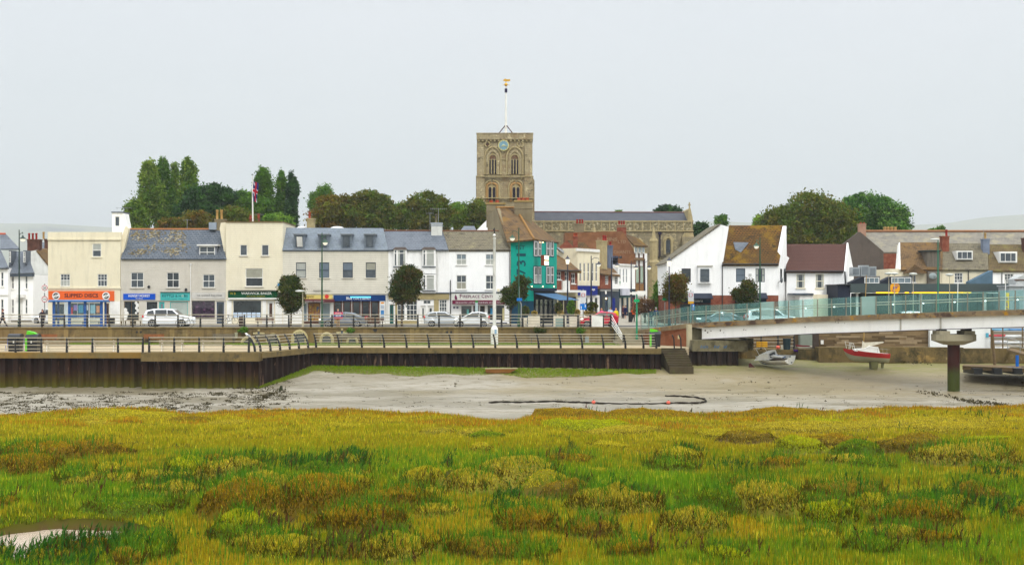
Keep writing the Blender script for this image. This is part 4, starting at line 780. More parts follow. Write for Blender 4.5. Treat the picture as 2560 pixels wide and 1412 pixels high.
M_pubroof=M_browntile; E0=P(1268,604,139.6); E1=P(1335,598,139.4); E2=P(1398,606,149.6); R0=P(1241,519,146); R1=P(1288,519,151)
b=MB(); b.slab([E0,E1,R1,R0],.15,M_pubroof); b.slab([E1,E2,R1],.15,M_pubroof); b.build('roof',B7.r); b=MB(); b.tube([E1+V((0,0,.03)),R1+V((0,0,.03))],.13,K('ochre_hip',150,110,56),6); b.tube([R0,R1],.13,K('ochre_hip',150,110,56),6); b.build('ridge_tiles',B7.r)
b=MB(); b.prism([P(1276,604,140),P(1276,640,140),P(1219,610,150),P(1219,541,150),P(1241,520,146)],(.35,.12,0),M_render); b.build('gable_wall',B7.r)
for x0,y0,x1,y1,D,pots in ((1216,511,1262,545,151,(1228,1243)),(1286,505,1330,570,148,(1298,1308,1318))):
    b=MB(); a=PX(x0,D); c=PX(x1,D); zt=PZY(y0,D); b.box(a,c,D,D+1.3,PZY(y1,D)-1,zt,M_render); b.box(a-.08,c+.08,D-.08,D+1.38,zt+.002,zt+.2,K('ochre_cap',160,136,84)); b.box(a-.05,c+.05,D-.05,D+1.35,zt-.75,zt-.6,M_render); ch=b.build('chimney',B7.r)
    for px in pots: p=MB(); p.lathe((PX(px,D),D+.6,zt+.2),[(.22,0),(.2,.26),(.23,.28),(.2,.3)],M_pot,10); p.build('chimney_pot',ch)
# ---- buildings going up the side street, then the right-hand side
B8 = Bld('brick_shop', 'red brick shop with low brown roof and cream cornice beside the teal pub', 1388, 1444, 150, 154)
for x0,y0,x1,y1 in ((1393,679,1403,699),(1412,679,1422,702),(1428,683,1438,709)): B8.win(x0,y0,x1,y1,nx=2,rows=2,fw=.08)
B8.box('bay_panel',1408,702,1425,725,-.2,-.003,M_white); B8.wall(1388,672,1444,727,M_redbrick,depth=7); B8.wall(1388,727,1444,'g',K('shop_cream',196,186,150),w=.2,depth=6.5,name='ground_floor_wall'); B8.box('cornice',1388,725,1452,731,-.5,.1,M_white)
B8.box('shop_window',1398,742,1408,790,.1,.19,M_glass2); B8.box('shop_window',1412,742,1440,790,.1,.19,M_glass2); B8.roof('roof',[(1388,672,-.5),(1454,679,-.6),(1424,654,3.4),(1390,628,6)],M_plumtile if 0 else M_browntile,.2); gutter(B8,1388,1453,676,-.6)
B9 = Bld('shop_building', 'cream parapeted shop with tall thin windows above a bright navy sign', 1444, 1499, 158, 163)
for x0 in (1449,1459,1469,1480,1489): B9.win(x0,657,x0+4.5,703,nx=1,rows=2,w=0,fw=.07,sill=False)
for x0 in (1462,1475,1487): B9.win(x0,743,x0+8,790,nx=1,rows=1,sill=False,name='shop_window',gl=M_glass2)
B9.wall(1444,622,1499,714,M_cream,depth=8); B9.wall(1444,738,1499,'g',M_white,depth=8,name='ground_floor_wall'); B9.box('cornice',1443,622,1500,629,-.2,-.004,M_white); s9=B9.box('shop_sign',1444,714,1494,738,-.25,0.1,K('bright_navy',20,40,128)); B9.text('Toys',s9,1482,724,8,M_white,11,w=-.27,bold=.01)
b=B9.mb(); b.prism([B9.pt(1398,622,2),B9.pt(1443,622,2),B9.pt(1443,654,2),B9.pt(1436,654,2)],(0,.4,0),K('dark_tile_gable',66,48,44)); b.prism([B9.pt(1391,618,1.8),B9.pt(1396,618,1.8),B9.pt(1444,650,1.8),B9.pt(1444,658,1.8),B9.pt(1434,654,1.8)],(0,.15,0),K('lead_flashing',178,184,190)); b.build('side_roof',B9.r)
Bz = Bld('brick_house', 'red brick gable with orange-brown roof and square stack above the cream shop', 1398, 1475, 172, bz=PZY(650,172))
Bz.poly('wall',[(1400,655),(1400,615),(1417,601),(1436,619),(1436,655)],3,M_redbrick); Bz.roof('roof',[(1436,622,0),(1480,625,0),(1460,606,2.5),(1419,601,2.5)],M_mosstile,.2); Bz.chimney(1433,593,1444,617,.5,M_redbrick,[(1436,.4),(1441,.4)],depth=.6,base_extra=1.2)
B10 = Bld('brick_shop', 'narrow brick and white shop with brown roof and stone chimney further up the street', 1502, 1548, 168, 173)
for x0 in (1513,1537): B10.win(x0,687,x0+8,711,nx=2,rows=4,fw=.1,sill=False)
B10.wall(1502,683,1530,722,M_redbrick,depth=6); B10.wall(1530,683,1548,722,M_whiter2,depth=6); B10.wall(1502,722,1548,'g',M_navy,depth=6,w=.1,name='ground_floor_wall'); B10.roof('roof',[(1500,683,-.4),(1551,689,-.5),(1528,665,3),(1503,644,5.5)],M_browntile,.2)
B10.box('shop_window',1506,742,1512,790,.02,.09,M_glass2); B10.box('shop_window',1520,742,1528,790,.02,.09,M_glassb); B10.box('shop_door',1531,745,1538,800,.02,.09,K('bright_navy',20,40,128)); B10.box('shop_fascia',1503,724,1547,728,-.1,.09,K('fascia_grey',150,150,146)); B10.chimney(1505,604,1518,643,1,M_stonel,[(1509,.7),(1514,.7)],depth=.8,potm=K('red_pot',170,50,44)); B10.chimney(1521,616,1532,640,2,K('blue_grey_stack',96,106,126),[(1526,.5)],depth=.7,potm=K('red_pot',170,50,44),base_extra=3)
b=B10.mb(); c=B10.pt(1515,731,-.4); b.prism([c+V((.24*math.cos(a),0,.24*math.sin(a))) for a in [2*pi*k/16 for k in range(16)]],(0,.04,0),M_white); b.build('round_sign',B10.r); b=B10.mb(); b.ell(B10.pt(1515.5,746,-.3),(.09,.09,.09),M_warm,8,5); b.build('wall_light',B10.r)
Bs = Bld('slate_house', 'dark slate roof and grey wall between the chimneys of the side street', 1478, 1545, 186, bz=PZY(665,186))
Bs.box('wall',1480,640,1545,668,0,4,K('olive_render',104,108,74)); Bs.roof('roof',[(1478,642,-.3),(1546,642,-.3),(1540,617,3),(1484,617,3)],K('navy_slate',64,68,82),.2)
B11 = Bld('shop_building', 'white shop with three slit windows and a green cross sign up the side street', 1546, 1588, 178, 184)
for x0 in (1549,1557.5,1565): B11.win(x0,672,x0+3.5,706,nx=1,rows=2,w=0,fw=.05,sill=False,gl=M_glassb)
B11.wall(1546,662,1588,722,M_whiter2,depth=6); B11.box('cornice',1545,660,1589,664,-.2,-.004,M_white); B11.wall(1546,722,1588,'g',K('shop_dark_teal',30,58,70),w=.1,depth=6,name='ground_floor_wall'); B11.box('shop_sign',1556,721,1575,738,-.3,0,K('pale_grey_sign',206,206,216)); B11.box('shop_sign',1578,729,1592,737,-.2,.05,M_white)
B11.box('shop_window',1549,745,1553,790,.02,.09,M_white); B11.box('shop_window',1559,742,1566,792,.02,.09,K('shop_inside',176,170,156)); B11.box('shop_window',1572,742,1580,792,.02,.09,K('shop_inside2',200,190,168)); B11.box('awning',1556,741,1575,744,-1.,0,K('awning_green',60,90,84)); B11.box('shop_door',1582,744,1586,798,.02,.09,K('door_red',120,40,50)); b=B11.mb(); c=B11.pt(1549,706,-.9); b.box(c.x-.35,c.x+.35,-.95,-.88,c.z-.4,c.z+.45,M_white); g_=K('cross_green',20,140,90); b.box(c.x-.2,c.x+.2,-.965,-.952,c.z-.05,c.z+.07,g_); b.box(c.x-.06,c.x+.06,-.97,-.953,c.z-.19,c.z+.21,g_); b.build('cross_sign',B11.r)
B12 = Bld('merchant_building', 'brown brick gable with faded painted lettering and a timbered front with mossy mansard', 1412, 1590, 186)
gb=B12.poly('gable_wall',[(1412,720),(1412,582),(1556,578),(1566,592),(1583,622),(1590,650),(1590,720)],5,M_brownbrick); M_gh=K('faded_paint',150,126,98)
B12.text('ROBINS',gb,1518,598,8,M_gh,50,w=-.02,bold=0); B12.text('LTD',gb,1555,604,7,M_gh,20,w=-.02,bold=0); B12.text('MERCHANTS',gb,1545,630,8,M_gh,62,w=-.02,bold=0)
B12.box('window',1548,640,1555,646,-.05,0,M_glass2)
B12.chimney(1436,561,1460,580,.4,M_render,[(1443,.6),(1450,.6),(1456,.6)],depth=1,potm=K('red_pot',170,50,44)); B12.chimney(1543,564,1566,584,.4,M_redbrick,[(1548,.55),(1554,.55),(1560,.55)],depth=1,potm=K('red_pot',170,50,44),capm=M_render)
T12=Bld('x','x',1588,1618,187,193); bpy.data.objects.remove(T12.r); T12.r=B12.r
T12.wall(1588,632,1618,'g',M_whiter,depth=6,name='front_wall'); T12.roof('roof',[(1586,614,-.5),(1620,615,-.5),(1596,596,3),(1560,584,4)],M_mosstile,.2); T12.roof('roof',[(1586,650,-.4),(1612,650,-.4),(1609,636,.5),(1588,636,.5)],M_browntile,.1)
for x0 in (1586,1595,1604): T12.win(x0,617,x0+7,632,nx=1,rows=1,w=-.2,hole=False,sill=False,name='dormer_window',gl=M_glassb)
for x0 in (1589,1600): T12.win(x0,665,x0+8,708,nx=1,rows=1,fr=M_darkbrick,w=-.1,hole=False,sill=False,gl=K('pale_green_glass',160,180,160,.2))
for x0 in (1587.5,1598,1609.5): T12.box('timber',x0,634,x0+1.6,735,-.14,-.003,M_darkbrick)
T12.box('timber_panel',1589,709,1613,728,-.1,-.003,K('tan_panel',142,104,62)); T12.box('shop_sign',1590,729,1616,740,-.3,0,M_white)
# ---- white building by the bridge
B13 = Bld('white_building', 'large white building with long sloping gable, mossy brown roof and pastry shop', 1667, 1806, 141)
B13.win(1704,671,1727,705,nx=1,rows=1,fr=M_black,sill=False,gl=M_glass2)
B13.win(1751,672,1773,704,nx=1,rows=2,fr=M_slateframe,w=-.45,hole=False,sill=False,name='bay_window'); B13.box('bay',1746,667,1779,708,-.4,-.003,M_whiter2); B13.box('bay_roof',1744,663,1782,667,-.5,-.003,K('bay_top',190,186,176))
B13.wall(1667,663,1806,738,M_whiter2,depth=9); B13.wall(1667,738,1806,'g',M_redbrick,depth=8.9,w=.03,name='ground_floor_wall'); B13.poly('gable_wall',[(1667,662.9),(1664,657),(1803,562),(1822,567),(1807,660),(1806,662.9)],9,M_whiter2,w=0)
b=B13.mb(); b.slab([B13.pt(1662,660,-.15),B13.pt(1802,561,-.15),B13.pt(1802,561,-.15)+V((0,9.3,0)),B13.pt(1662,660,-.15)+V((0,9.3,0))],-.1,M_greytile); b.build('verge',B13.r)
B13c=Bld('x','x',1806,1946,141); bpy.data.objects.remove(B13c.r); B13c.r=B13.r
for i,x0 in enumerate((1840,1889)): B13c.win(x0,671,x0+23,705,nx=1,rows=2,fr=M_slateframe,sill=False,cur=('full',K('grey_blind',110,122,134)) if i==0 else ('sides',M_curt))
B13c.wall(1806,661,1946,738,M_whiter2,depth=8.8); B13c.wall(1806,738,1946,'g',M_redbrick,depth=8.7,w=.03,name='ground_floor_wall'); B13c.roof('roof',[(1805,661.5,-.3),(1947,661.5,-.3),(1966,563.5,4.4),(1823,563.5,4.4)],M_mosstile,.2); gutter(B13c,1805,1946,660,-.35); downpipe(B13,1806,662,800,M_black,-.1); B13c.box('back_roof',1823,565,1950,570,4.5,8.7,M_mosstile)
b=B13c.mb(); f=lambda x,y,w: B13c.pt(x,y,w); b.slab([B13c.pt(1833,606,2.2)+V((0,-.04,.04)),B13c.pt(1872,607,2.2)+V((0,-.04,.04)),B13c.pt(1852,632,1.1)+V((0,-.04,.04)),B13c.pt(1838,625,1.4)+V((0,-.04,.04))],.03,M_slate); b.build('bare_slates',B13.r)
R13=Bld('x','x',1946,1980,141,146); bpy.data.objects.remove(R13.r); R13.r=B13.r
R13.poly('end_wall',[(1947,815),(1947,661),(1966,565),(1967,640),(1975,646),(1980,655),(1980,815)],.4,M_whiter2); R13.win(1951,672,1954,704,nx=1,rows=1,fr=M_black,w=-.02,hole=False,sill=False); R13.win(1960,672,1965,704,nx=1,rows=1,fr=M_black,w=-.02,hole=False,sill=False); R13.win(1971,672,1974,704,nx=1,rows=1,fr=M_black,w=-.02,hole=False,sill=False)
b=R13.mb(); c=R13.pt(1954,700,-.4); b.ell(c,(.42,.1,.3),K('dish_grey',96,100,104),12,6); b.tube([c,c+V((0,.4,-.3))],.03,M_black,5); b.build('satellite_dish',B13.r)
b=B13.mb(); b.slab([B13.pt(1700,745,-.9),B13.pt(1783,745,-.9),B13.pt(1779,733,-.05),B13.pt(1700,733,-.05)],.12,K('pent_slate',50,56,70)); b.build('pent_roof',B13.r)
s13=sign(B13,1699,746,1777,758,K('dark_navy_sign',20,46,62),-.12); B13.text('Patisserie',s13,1742,751.5,7,M_white,30,w=-.13,bold=.0); B13.win(1700,760,1777,800,nx=4,rows=1,fr=M_black,w=-.02,hole=False,sill=False,gl=M_glass2,name='shop_window')
b=B13c.mb(); b.slab([B13c.pt(1832,745,-.9),B13c.pt(1920,745,-.9),B13c.pt(1916,732,-.05),B13c.pt(1836,732,-.05)],.12,K('pent_slate',50,56,70)); b.build('pent_roof',B13.r); s14=sign(B13c,1838,746,1916,757,K('dark_navy_sign',20,46,62),-.12); B13c.text('Cafe',s14,1892,751.5,6,M_white,12,w=-.13,bold=0); B13c.win(1838,759,1916,800,nx=4,rows=1,fr=M_black,w=-.02,hole=False,sill=False,gl=M_glass2,name='shop_window')
B13c.box('alarm_box',1872,684,1879,690,-.1,-.003,K('pale_alarm',200,200,196))
B14 = Bld('white_house', 'low white house with smooth plum tiled roof and two pale sash windows', 1967, 2118, 143)
B14.win(1991,685,2012,720,nx=1,fr=M_creamboard,cur=('sides',M_curt)); B14.win(2039,685,2060,720,nx=1,fr=M_creamboard,cur=('sides',M_curt))
B14.wall(1967,678,2118,'g',M_whiter2,depth=8); B14.roof('roof',[(1965,678.5,-.3),(2109,678.5,-.3),(2117,610,4.4),(1968,610,4.4)],M_plumtile,.2,back=1); gutter(B14,1966,2110,677.5,-.4)
b=B14.mb(); b.prism([B14.pt(2110,678,0),B14.pt(2117,607,4),B14.pt(2131,678,8),B14.pt(2131,800,8),B14.pt(2118,800,0)],(.15,0,0),M_whiter2); b.build('end_wall',B14.r); B14.box('lean_to',1999,738,2033,'g',-2.5,-.05,M_white); B14.box('store',2033,736,2070,'g',-2.4,-.05,M_cream); B14.box('lean_to_roof',1982,733,2034,737,-2.7,-.05,M_slateframe)
B15 = Bld('warehouse', 'big pebbledashed gable with long grey slate roof standing behind the cottages', 2104, 2215, 168)
B15.poly('gable_wall',[(2104,700),(2104,613),(2147,580),(2151,580),(2209,629),(2209,700)],.6,M_rendergrey,w=0); B15.wall(2209,632,2250,'g',M_redbrick,depth=5,name='side_wall')
b=B15.mb(); b.slab([B15.pt(2209,630,-.1),B15.pt(2640,632,-.1),B15.pt(2640,579,5.5),B15.pt(2149,579,5.5)],.2,mk('weathered_slate',s(112,108,100),s(134,128,116),1.,.9,brick=(.4,.22,.02,s(84,82,78),s(128,122,112)),bump=.5,patches=[(s(148,140,116),.7,.5,.66)])); b.build('roof',B15.r)
for x0,x1 in ((2209,2225),): 
    for k in range(4): B15.box('quoin',2209,637+k*14,2226,643+k*14,-.04,-.004,M_redbrick)
b=B15.mb(); b.tube([B15.pt(2149,578,5.4),B15.pt(2640,578,5.4)],.16,K('orange_ridge2',150,104,70),6); b.build('ridge_tiles',B15.r); B15.chimney(2148,562,2165,579,4,mk('pink_brick',s(176,138,116),s(156,120,100),3,.9),[(2152,.2),(2160,.2)],depth=.8,base_extra=.8)
b=B15.mb()
for x in (2212,2220,2229,2238): b.lathe(B15.pt(x,579,8),[(.2,0),(.18,.45),(.22,.5),(.15,.6)],M_pot2,8)
b.build('chimney_pot',B15.r)
B16 = Bld('cottage', 'cottage with square-patterned brown tiled roof, dark boxed dormer and cream wall', 2248, 2354, 150)
B16.win(2273,683,2290,706,nx=2,rows=1); B16.wall(2225,672,2354,'g',M_cream,depth=7); B16.roof('roof',[(2252,674,-.3),(2356,674,-.3),(2358,606,4),(2250,606,4)],M_browntile,.2)
B16.box('dormer',2317,628,2351,676,.1,4,mk('weathered_boards',s(116,108,96),s(92,86,78),2,.9,stretch=(3,1,.3))); B16.box('dormer_roof',2313,625,2354,628,-.1,4,K('dark_trim',50,60,56)); B16.poly('porch_gable',[(2262,683),(2287,661),(2318,681),(2318,683)],3,M_browntile,w=-.8); B16.box('porch_wall',2320,678,2350,712,-.5,-.003,mk('grey_block',s(126,118,108),s(106,100,92),2,.9))
b=B16.mb(); q=B16.pt(2252,674,-.2); p_=B16.pt(2250,606,4); b.prism([q,p_,V((p_.x-.1,4.3,p_.z-.4)),V((q.x-.1,1.2,q.z))],(-.12,0,0),M_white); b.build('end_wall',B16.r)
b=B16.mb(); c=B16.pt(2332,690,-.8); b.ell(c,(.45,.1,.36),K('dish_grey2',150,160,160),14,6); b.tube([c,c+V((.2,-.3,-.1))],.02,M_black,5); b.build('satellite_dish',B16.r); B16.chimney(2356,593,2373,612,2.6,M_redbrick,[(2366,.75)],depth=.9,potm=K('red_pot',170,50,44))
B17 = Bld('cottage', 'cottage with mossy brown roof, white three-pane dormer and black downpipe', 2356, 2470, 150)
B17.win(2386,682,2407,707,nx=3,rows=3,fw=.07); B17.wall(2355,674,2471,'g',M_cream,depth=7); B17.roof('roof',[(2356,674,-.3),(2471,674,-.3),(2469,608,4),(2358,608,4)],M_greytile,.2,back=1); B17.win(2392,628,2431,648,nx=3,rows=1,w=.9,hole=False,sill=False,name='dormer_window',fw=.09); B17.box('dormer',2391,627,2432,650,.98,4,M_white); gutter(B17,2356,2470,675); downpipe(B17,2421,676,712); B17.chimney(2458,600,2474,628,2.4,K('blue_grey_stack2',120,130,148),[(2463,.7)],depth=.8,potm=M_pot2); B17.aerial(2459,574,598,2.5,1.4,4)
B18 = Bld('cottage', 'white cottage with dark brown mossy roof and wide white dormer by the frame edge', 2472, 2640, 150)
B18.win(2511,684,2534,713,nx=3,rows=4,fw=.07); B18.wall(2471,677,2640,'g',M_whiter2,depth=7); B18.roof('roof',[(2471,677,-.3),(2640,677,-.3),(2640,611,4),(2471,611,4)],mk('dark_moss_tiles',s(92,78,56),s(110,96,66),1.2,.9,brick=(.28,.17,.03,s(50,42,32),s(112,92,64)),bump=.7,patches=[(s(120,116,60),1.,.55,.7)]),.2,back=1); B18.win(2499,631,2541,655,nx=3,rows=1,w=.8,hole=False,sill=False,name='dormer_window',fw=.1); B18.box('dormer',2497,629,2543,657,.88,4,M_white); gutter(B18,2471,2640,678); downpipe(B18,2505,679,712)
B18.poly('lean_to',[(2424,712),(2424,704),(2480,676),(2482,676),(2482,712)],1.2,K('blue_side_wall',84,110,128),w=-1.8); B18.chimney(2560,598,2568,612,2.6,M_darkbrick,[],depth=.8)
# ---- petrol station
G = Bld('petrol_station', 'long dark petrol station canopy with yellow light strip behind the glass bridge', 2096, 2524, 138)
M_can=K('canopy_grey',58,72,72,.5); G.box('canopy',2126,709,2524,731.5,0,6,M_can); G.box('side_box',2094,712,2126,'g',.2,5,K('navy_box',36,42,58)); G.box('box_cap',2092,710.5,2127,713,-.05,5.1,M_black)
b=G.mb(); 
for x0,x1 in ((2190,2245),(2262,2272),(2280,2428)): u0,u1,z0,z1=G.rc(x0,730,x1,733.2,-.04); b.box(u0,u1,-.06,-.004,z0,z1,mk('yellow_strip',(1,.6,.02,1),emit=((1,.55,.02,1),.9)))
b.build('light_strip',G.r); G.box('shop_wall',2130,733,2500,'g',4.2,4.6,K('kiosk_front',70,80,84)); 
for k,x0 in enumerate(range(2150,2480,40)): G.box('shop_window',x0,742,x0+34,800,4.05,4.18,(M_glass,M_glass2,M_glassb,M_glass2)[k%4])
for x0 in (2140,2300,2460): G.box('canopy_post',x0,732,x0+6,'g',.8,1.1,M_white)
G.box('orange_poster',2492,778,2502,788,-.1,-.05,K('poster_orange',220,100,60)); G.poly('roof_light',[(2126,706),(2155,692),(2200,690),(2200,708.8),(2126,708.8)],1.5,K('dark_leadwork',40,44,54),w=2.5); G.win(2161,693,2198,708,nx=3,rows=1,w=2.44,hole=False,sill=False,fw=.08,gl=M_glassb); G.poly('roof_light',[(2198,706),(2228,691),(2280,690),(2280,708.8),(2198,708.8)],1.5,K('dark_leadwork',40,44,54),w=2.55); G.win(2228,693,2278,708,nx=3,rows=1,w=2.49,hole=False,sill=False,fw=.08,gl=M_glassb)
b=G.mb(); md=K('duct_metal',168,174,178,.35,metal=.5)
for x0,y0,x1,y1 in ((2130,668,2150,690),(2152,663,2172,690),(2173,666,2191,692)): u0,u1,z0,z1=G.rc(x0,y0,x1,y1,4); b.box(u0,u1,4,5.2,z0,z1,md); b.box(u0+.1,u1-.1,3.97,4.,z0+.15,z1-.15,K('duct_grille',120,126,130))
b.build('air_handling_unit',G.r)
PS=root('price_sign','round orange and yellow JET sign on a white pole before the canopy','sign',P(2238,815,132)); b=MB(); b.tube([P(2236,820,132),P(2236,720,132)],.06,M_white,8); b.build('pole',PS); b=MB(); c=P(2238,720,131.8); yl=K('sign_yellow',244,170,30); b.prism([c+V((.46*math.copysign(abs(math.cos(a))**.6,math.cos(a)),0,.44*math.copysign(abs(math.sin(a))**.7,math.sin(a)))) for a in [2*pi*k/24 for k in range(24)]],(0,.12,0),yl); bd=b.build('sign_board',PS); lettering('JET',bd,c+V((0,-.01,0)),.28,K('purple_letters',90,50,150),.5,bold=.04)
for k in (-1,1): b=MB(); b.tube([c+V((.36*k*math.cos(t)*1.,-.01,.36*k*math.sin(t))) for t in [.5+i*.2 for i in range(8)]],.025,K('purple_letters',90,50,150),5); b.build('stripe',bd)
PB=root('flag_banner','tall bright yellow flag banner standing at the right end of the forecourt','banner',P(2518,815,131)); b=MB(); b.tube([P(2524,815,131),P(2524,732,131)],.03,M_steel,6); b.build('pole',PB); b=MB(); b.prism([P(2513,785,131),P(2522,785,131),P(2523,732,131),P(2514,732,131)],(0,.03,0),K('banner_yellow',250,208,20)); o=b.build('banner_cloth',PB); lettering('JET',o,P(2518,757,130.98),.2,K('purple_letters',90,50,150),1.4,d=(0,0,1),up=(-1,0,0))
KK=Bld('kiosk','pale grey flat-roofed kiosk at the right edge beyond the bridge glass',2522,2610,134); KK.box('wall',2523,716,2610,'g',0,3,K('kiosk_grey',160,168,172)); KK.box('roof',2521,713,2612,716,-.15,3.1,K('kiosk_roof',176,180,184)); KK.poly('gable',[(2538,697),(2560,686),(2600,686),(2600,712),(2540,712)],2,K('kiosk_gable',186,188,186),w=.5); KK.roof('gable_roof',[(2536,699,.4),(2610,699,.4),(2610,686,2.5),(2560,686,2.5)],M_darkbrick,.1); KK.box('door',2536,740,2548,'g',-.05,-.003,K('kiosk_door',120,132,138))
# ---- houses on the far left
L1 = Bld('white_house', 'white two-storey house with dark slate mansard and two thin dormers at far left', 21, 83, 152)
for x0 in (29,63): L1.win(x0,690,x0+6,722,nx=1,rows=2,fw=.06); L1.win(x0,748,x0+6,784,nx=1,rows=2,fw=.06)
door(L1,50,745,57,800,M_white); L1.wall(21,690 if 0 else 687,83,'g',M_whiter2,depth=7); L1.box('porch_head',41,736,60,744,-.5,-.003,M_white); L1.box('plinth',21,800,83,'g',-.06,-.003,M_black); L1.box('cornice',21,683,83,691,-.4,-.003,M_slateframe)
L1.roof('roof',[(21,684,-.5),(86,682,-.5),(66,628,2.2),(24,628,2.2)],M_slate,.2); L1.roof('upper_roof',[(0,622,2.2),(50,622,2.2),(14,584,6),(0,584,6)],M_slate,.15)
for x0 in (22,58): L1.box('dormer',x0,626,x0+6,660,-.05,1.6,M_slate); L1.win(x0+.8,629,x0+5.2,656,nx=1,rows=2,w=-.06,hole=False,sill=False,name='dormer_window',fw=.05)
L0 = Bld('white_house', 'white house cut by the left frame edge with black slate gable roof', -70, 20, 151)
L0.win(2,680,9,716,nx=1,rows=2); L0.win(2,748,9,790,nx=1,rows=2); L0.wall(-70,670,20,'g',M_whiter2,depth=7); L0.box('cornice',-70,735,20,738,-.15,-.003,M_white); L0.roof('roof',[(-70,672,-.4),(22,669,-.4),(0,620,3),(-70,620,3)],M_slate,.2); L0.roof('roof',[(-70,585,6),(14,585,6),(14,582,6.2),(-70,582,6.2)],M_pot,.1)
L2 = Bld('white_gable_house', 'whitewashed gable end with brick chimney and three red pots beside the cream shop', 66, 122, 160)
L2.win(88,733,95,772,nx=1,rows=1,fr=M_slateframe,gl=M_glass2,rev=.2); L2.poly('gable_wall',[(82,815),(82,680),(63,630),(93,625),(122,662),(122,815)],6,M_whitew,w=.3); L2.wall(82,706,122,'g',M_whiter2,depth=.28); L2.holes=[]
L2.roof('roof',[(93,625,.2),(124,664,.2),(124,622,4),(99,620,4)],M_browntile,.2); L2.chimney(68,601,98,626,.6,M_darkbrick,[(73,.75),(82,.75),(91,.75)],depth=1,potm=K('red_pot',170,50,44),base_extra=.6); L2.box('bracket',82,706,118,708,-.3,-.003,M_black)
L3 = Bld('brick_chimney_house', 'dark brick chimney and slate roof just behind the cream shop parapet', 98, 122, 168, bz=PZY(640,168))
L3.roof('roof',[(98,622,0),(124,622,0),(124,606,2),(104,606,2)],M_slate,.15); L3.chimney(111,600,121,622,-.3,M_darkbrick,[(109,.9)],depth=.8,potm=M_pot2)
# ------------------------------------------------------------ church
C = Bld('church', 'old stone church with tall clock tower, long slate nave and gilded weather vane', 1191, 1333, 200)
C.wall(1192,347,1331,441,M_ashlar,depth=8.2,name='tower_wall'); C.wall(1190,441,1333,'g',M_ashlar,depth=8.5,w=-.12,name='tower_wall')
C.box('parapet',1191.5,334,1332.5,349,-.35,8.5,M_ashlar); C.box('parapet_coping',1190.5,332.2,1333.5,334.2,-.42,8.6,M_ashlar)
b=C.mb()
for k in range(14): u0,u1,z0,z1=C.rc(1195+k*10,349.2,1199+k*10,354,0); b.box(u0,u1,-.3,-.003,z0,z1,M_stonel)
b.build('corbel',C.r)
for x0,x1 in ((1193,1210),(1312,1330)): C.box('buttress',x0,366,x1,441,-.3,-.003,M_ashlar); C.box('buttress',x0-1.5,441,x1+1.5,'g',-.5,-.125,M_ashlar)
C.box('string_course',1189.5,439.8,1334,442.2,-.62,-.28,M_stonel); C.box('string_course',1189,494,1335,496,-.64,-.3,M_stonel); C.box('string_course',1210,398,1312,399.5,-.14,-.003,M_stonel)
b=C.mb(); b.box(C.U(1322,3),C.U(1336,3),2.5,4.5,C.bz,C.Z(452,1330,3),M_ashlar); b.prism([V((C.U(1322,3),2.5,C.Z(452,1330,3))),V((C.U(1336,3),2.5,C.Z(452,1330,3))),V((C.U(1328,3),2.5,C.Z(438,1330,3))),V((C.U(1322,3),2.5,C.Z(438,1330,3)))],(0,2,0),M_ashlar); b.build('stair_buttress',C.r)
def arch_path(c, hw, rise, n=9, pointed=True):
    out=[]
    for i in range(n+1):
        t=i/n
        if pointed:
            R=(hw*hw+rise*rise)/(2*hw); a=math.asin(min(1,rise/R)); x=-hw+R-R*math.cos(a*t); z=R*math.sin(a*t); out.append((x,z))
        else: out.append((-hw*math.cos(pi/2*t), rise*math.sin(pi/2*t)))
    out+= [(-x,z) for x,z in out[-2::-1]]
    return [c+V((x,0,z)) for x,z in out]
def gothic(B, cx, ys, hw_px, ya, yb, w, m, mo, r, pointed=True, name='arch', fill=None):
    c=B.pt(cx,ys,w); hw=B.U(cx+hw_px,w)-B.U(cx,w); rise=B.Z(ya,cx,w)-c.z; p=arch_path(c,hw,rise,pointed=pointed); zb=B.Z(yb,cx,w) ; b=B.mb()
    if fill: b.prism([V((c.x-hw,w,zb))]+p+[V((c.x+hw,w,zb))],(0,.012,0),fill)
    if mo: b.tube([V((c.x-hw,w-.02,zb))]+[q+V((0,-.02,0)) for q in p]+[V((c.x+hw,w-.02,zb))],r,mo,6)
    return b.build(name,B.r)
M_louv=mk('belfry_louvre',s(36,32,44),None,1,.8,board=.5)
for cx in (1232,1287):
    gothic(C,cx,393,20,367,437,-.02,None,M_stonel,.16); gothic(C,cx,398,14,378,437,-.05,None,M_ashlar,.22,fill=M_stonel); gothic(C,cx,397,10.5,386.5,436,-.09,None,M_stonel,.12,pointed=False,fill=mk('tympanum',s(120,92,70),s(100,76,58),3,.9))
    for dx in (-7.2,0,7.2): gothic(C,cx+dx,400,2.6,396,435,-.13,None,None,0,fill=M_louv,name='lancet')
    for dx in (-3.6,3.6): b=C.mb(); b.tube([C.pt(cx+dx,435,-.18),C.pt(cx+dx,400,-.18)],.09,M_stonel,6); b.build('colonnette',C.r)
for cx in (1230,1290):
    gothic(C,cx,467,18,451,503,-.14,None,M_stonel,.15,False); gothic(C,cx,468,13,458,504,-.17,None,K('orange_stone',170,134,84),.2,False,fill=M_stonel)
    for dx in (-5,5): gothic(C,cx+dx,472,3.2,468,503,-.22,None,None,0,fill=M_louv,name='lancet')
    b=C.mb(); b.tube([C.pt(cx,503,-.26),C.pt(cx,471,-.26)],.1,M_stonel,6); b.build('colonnette',C.r)
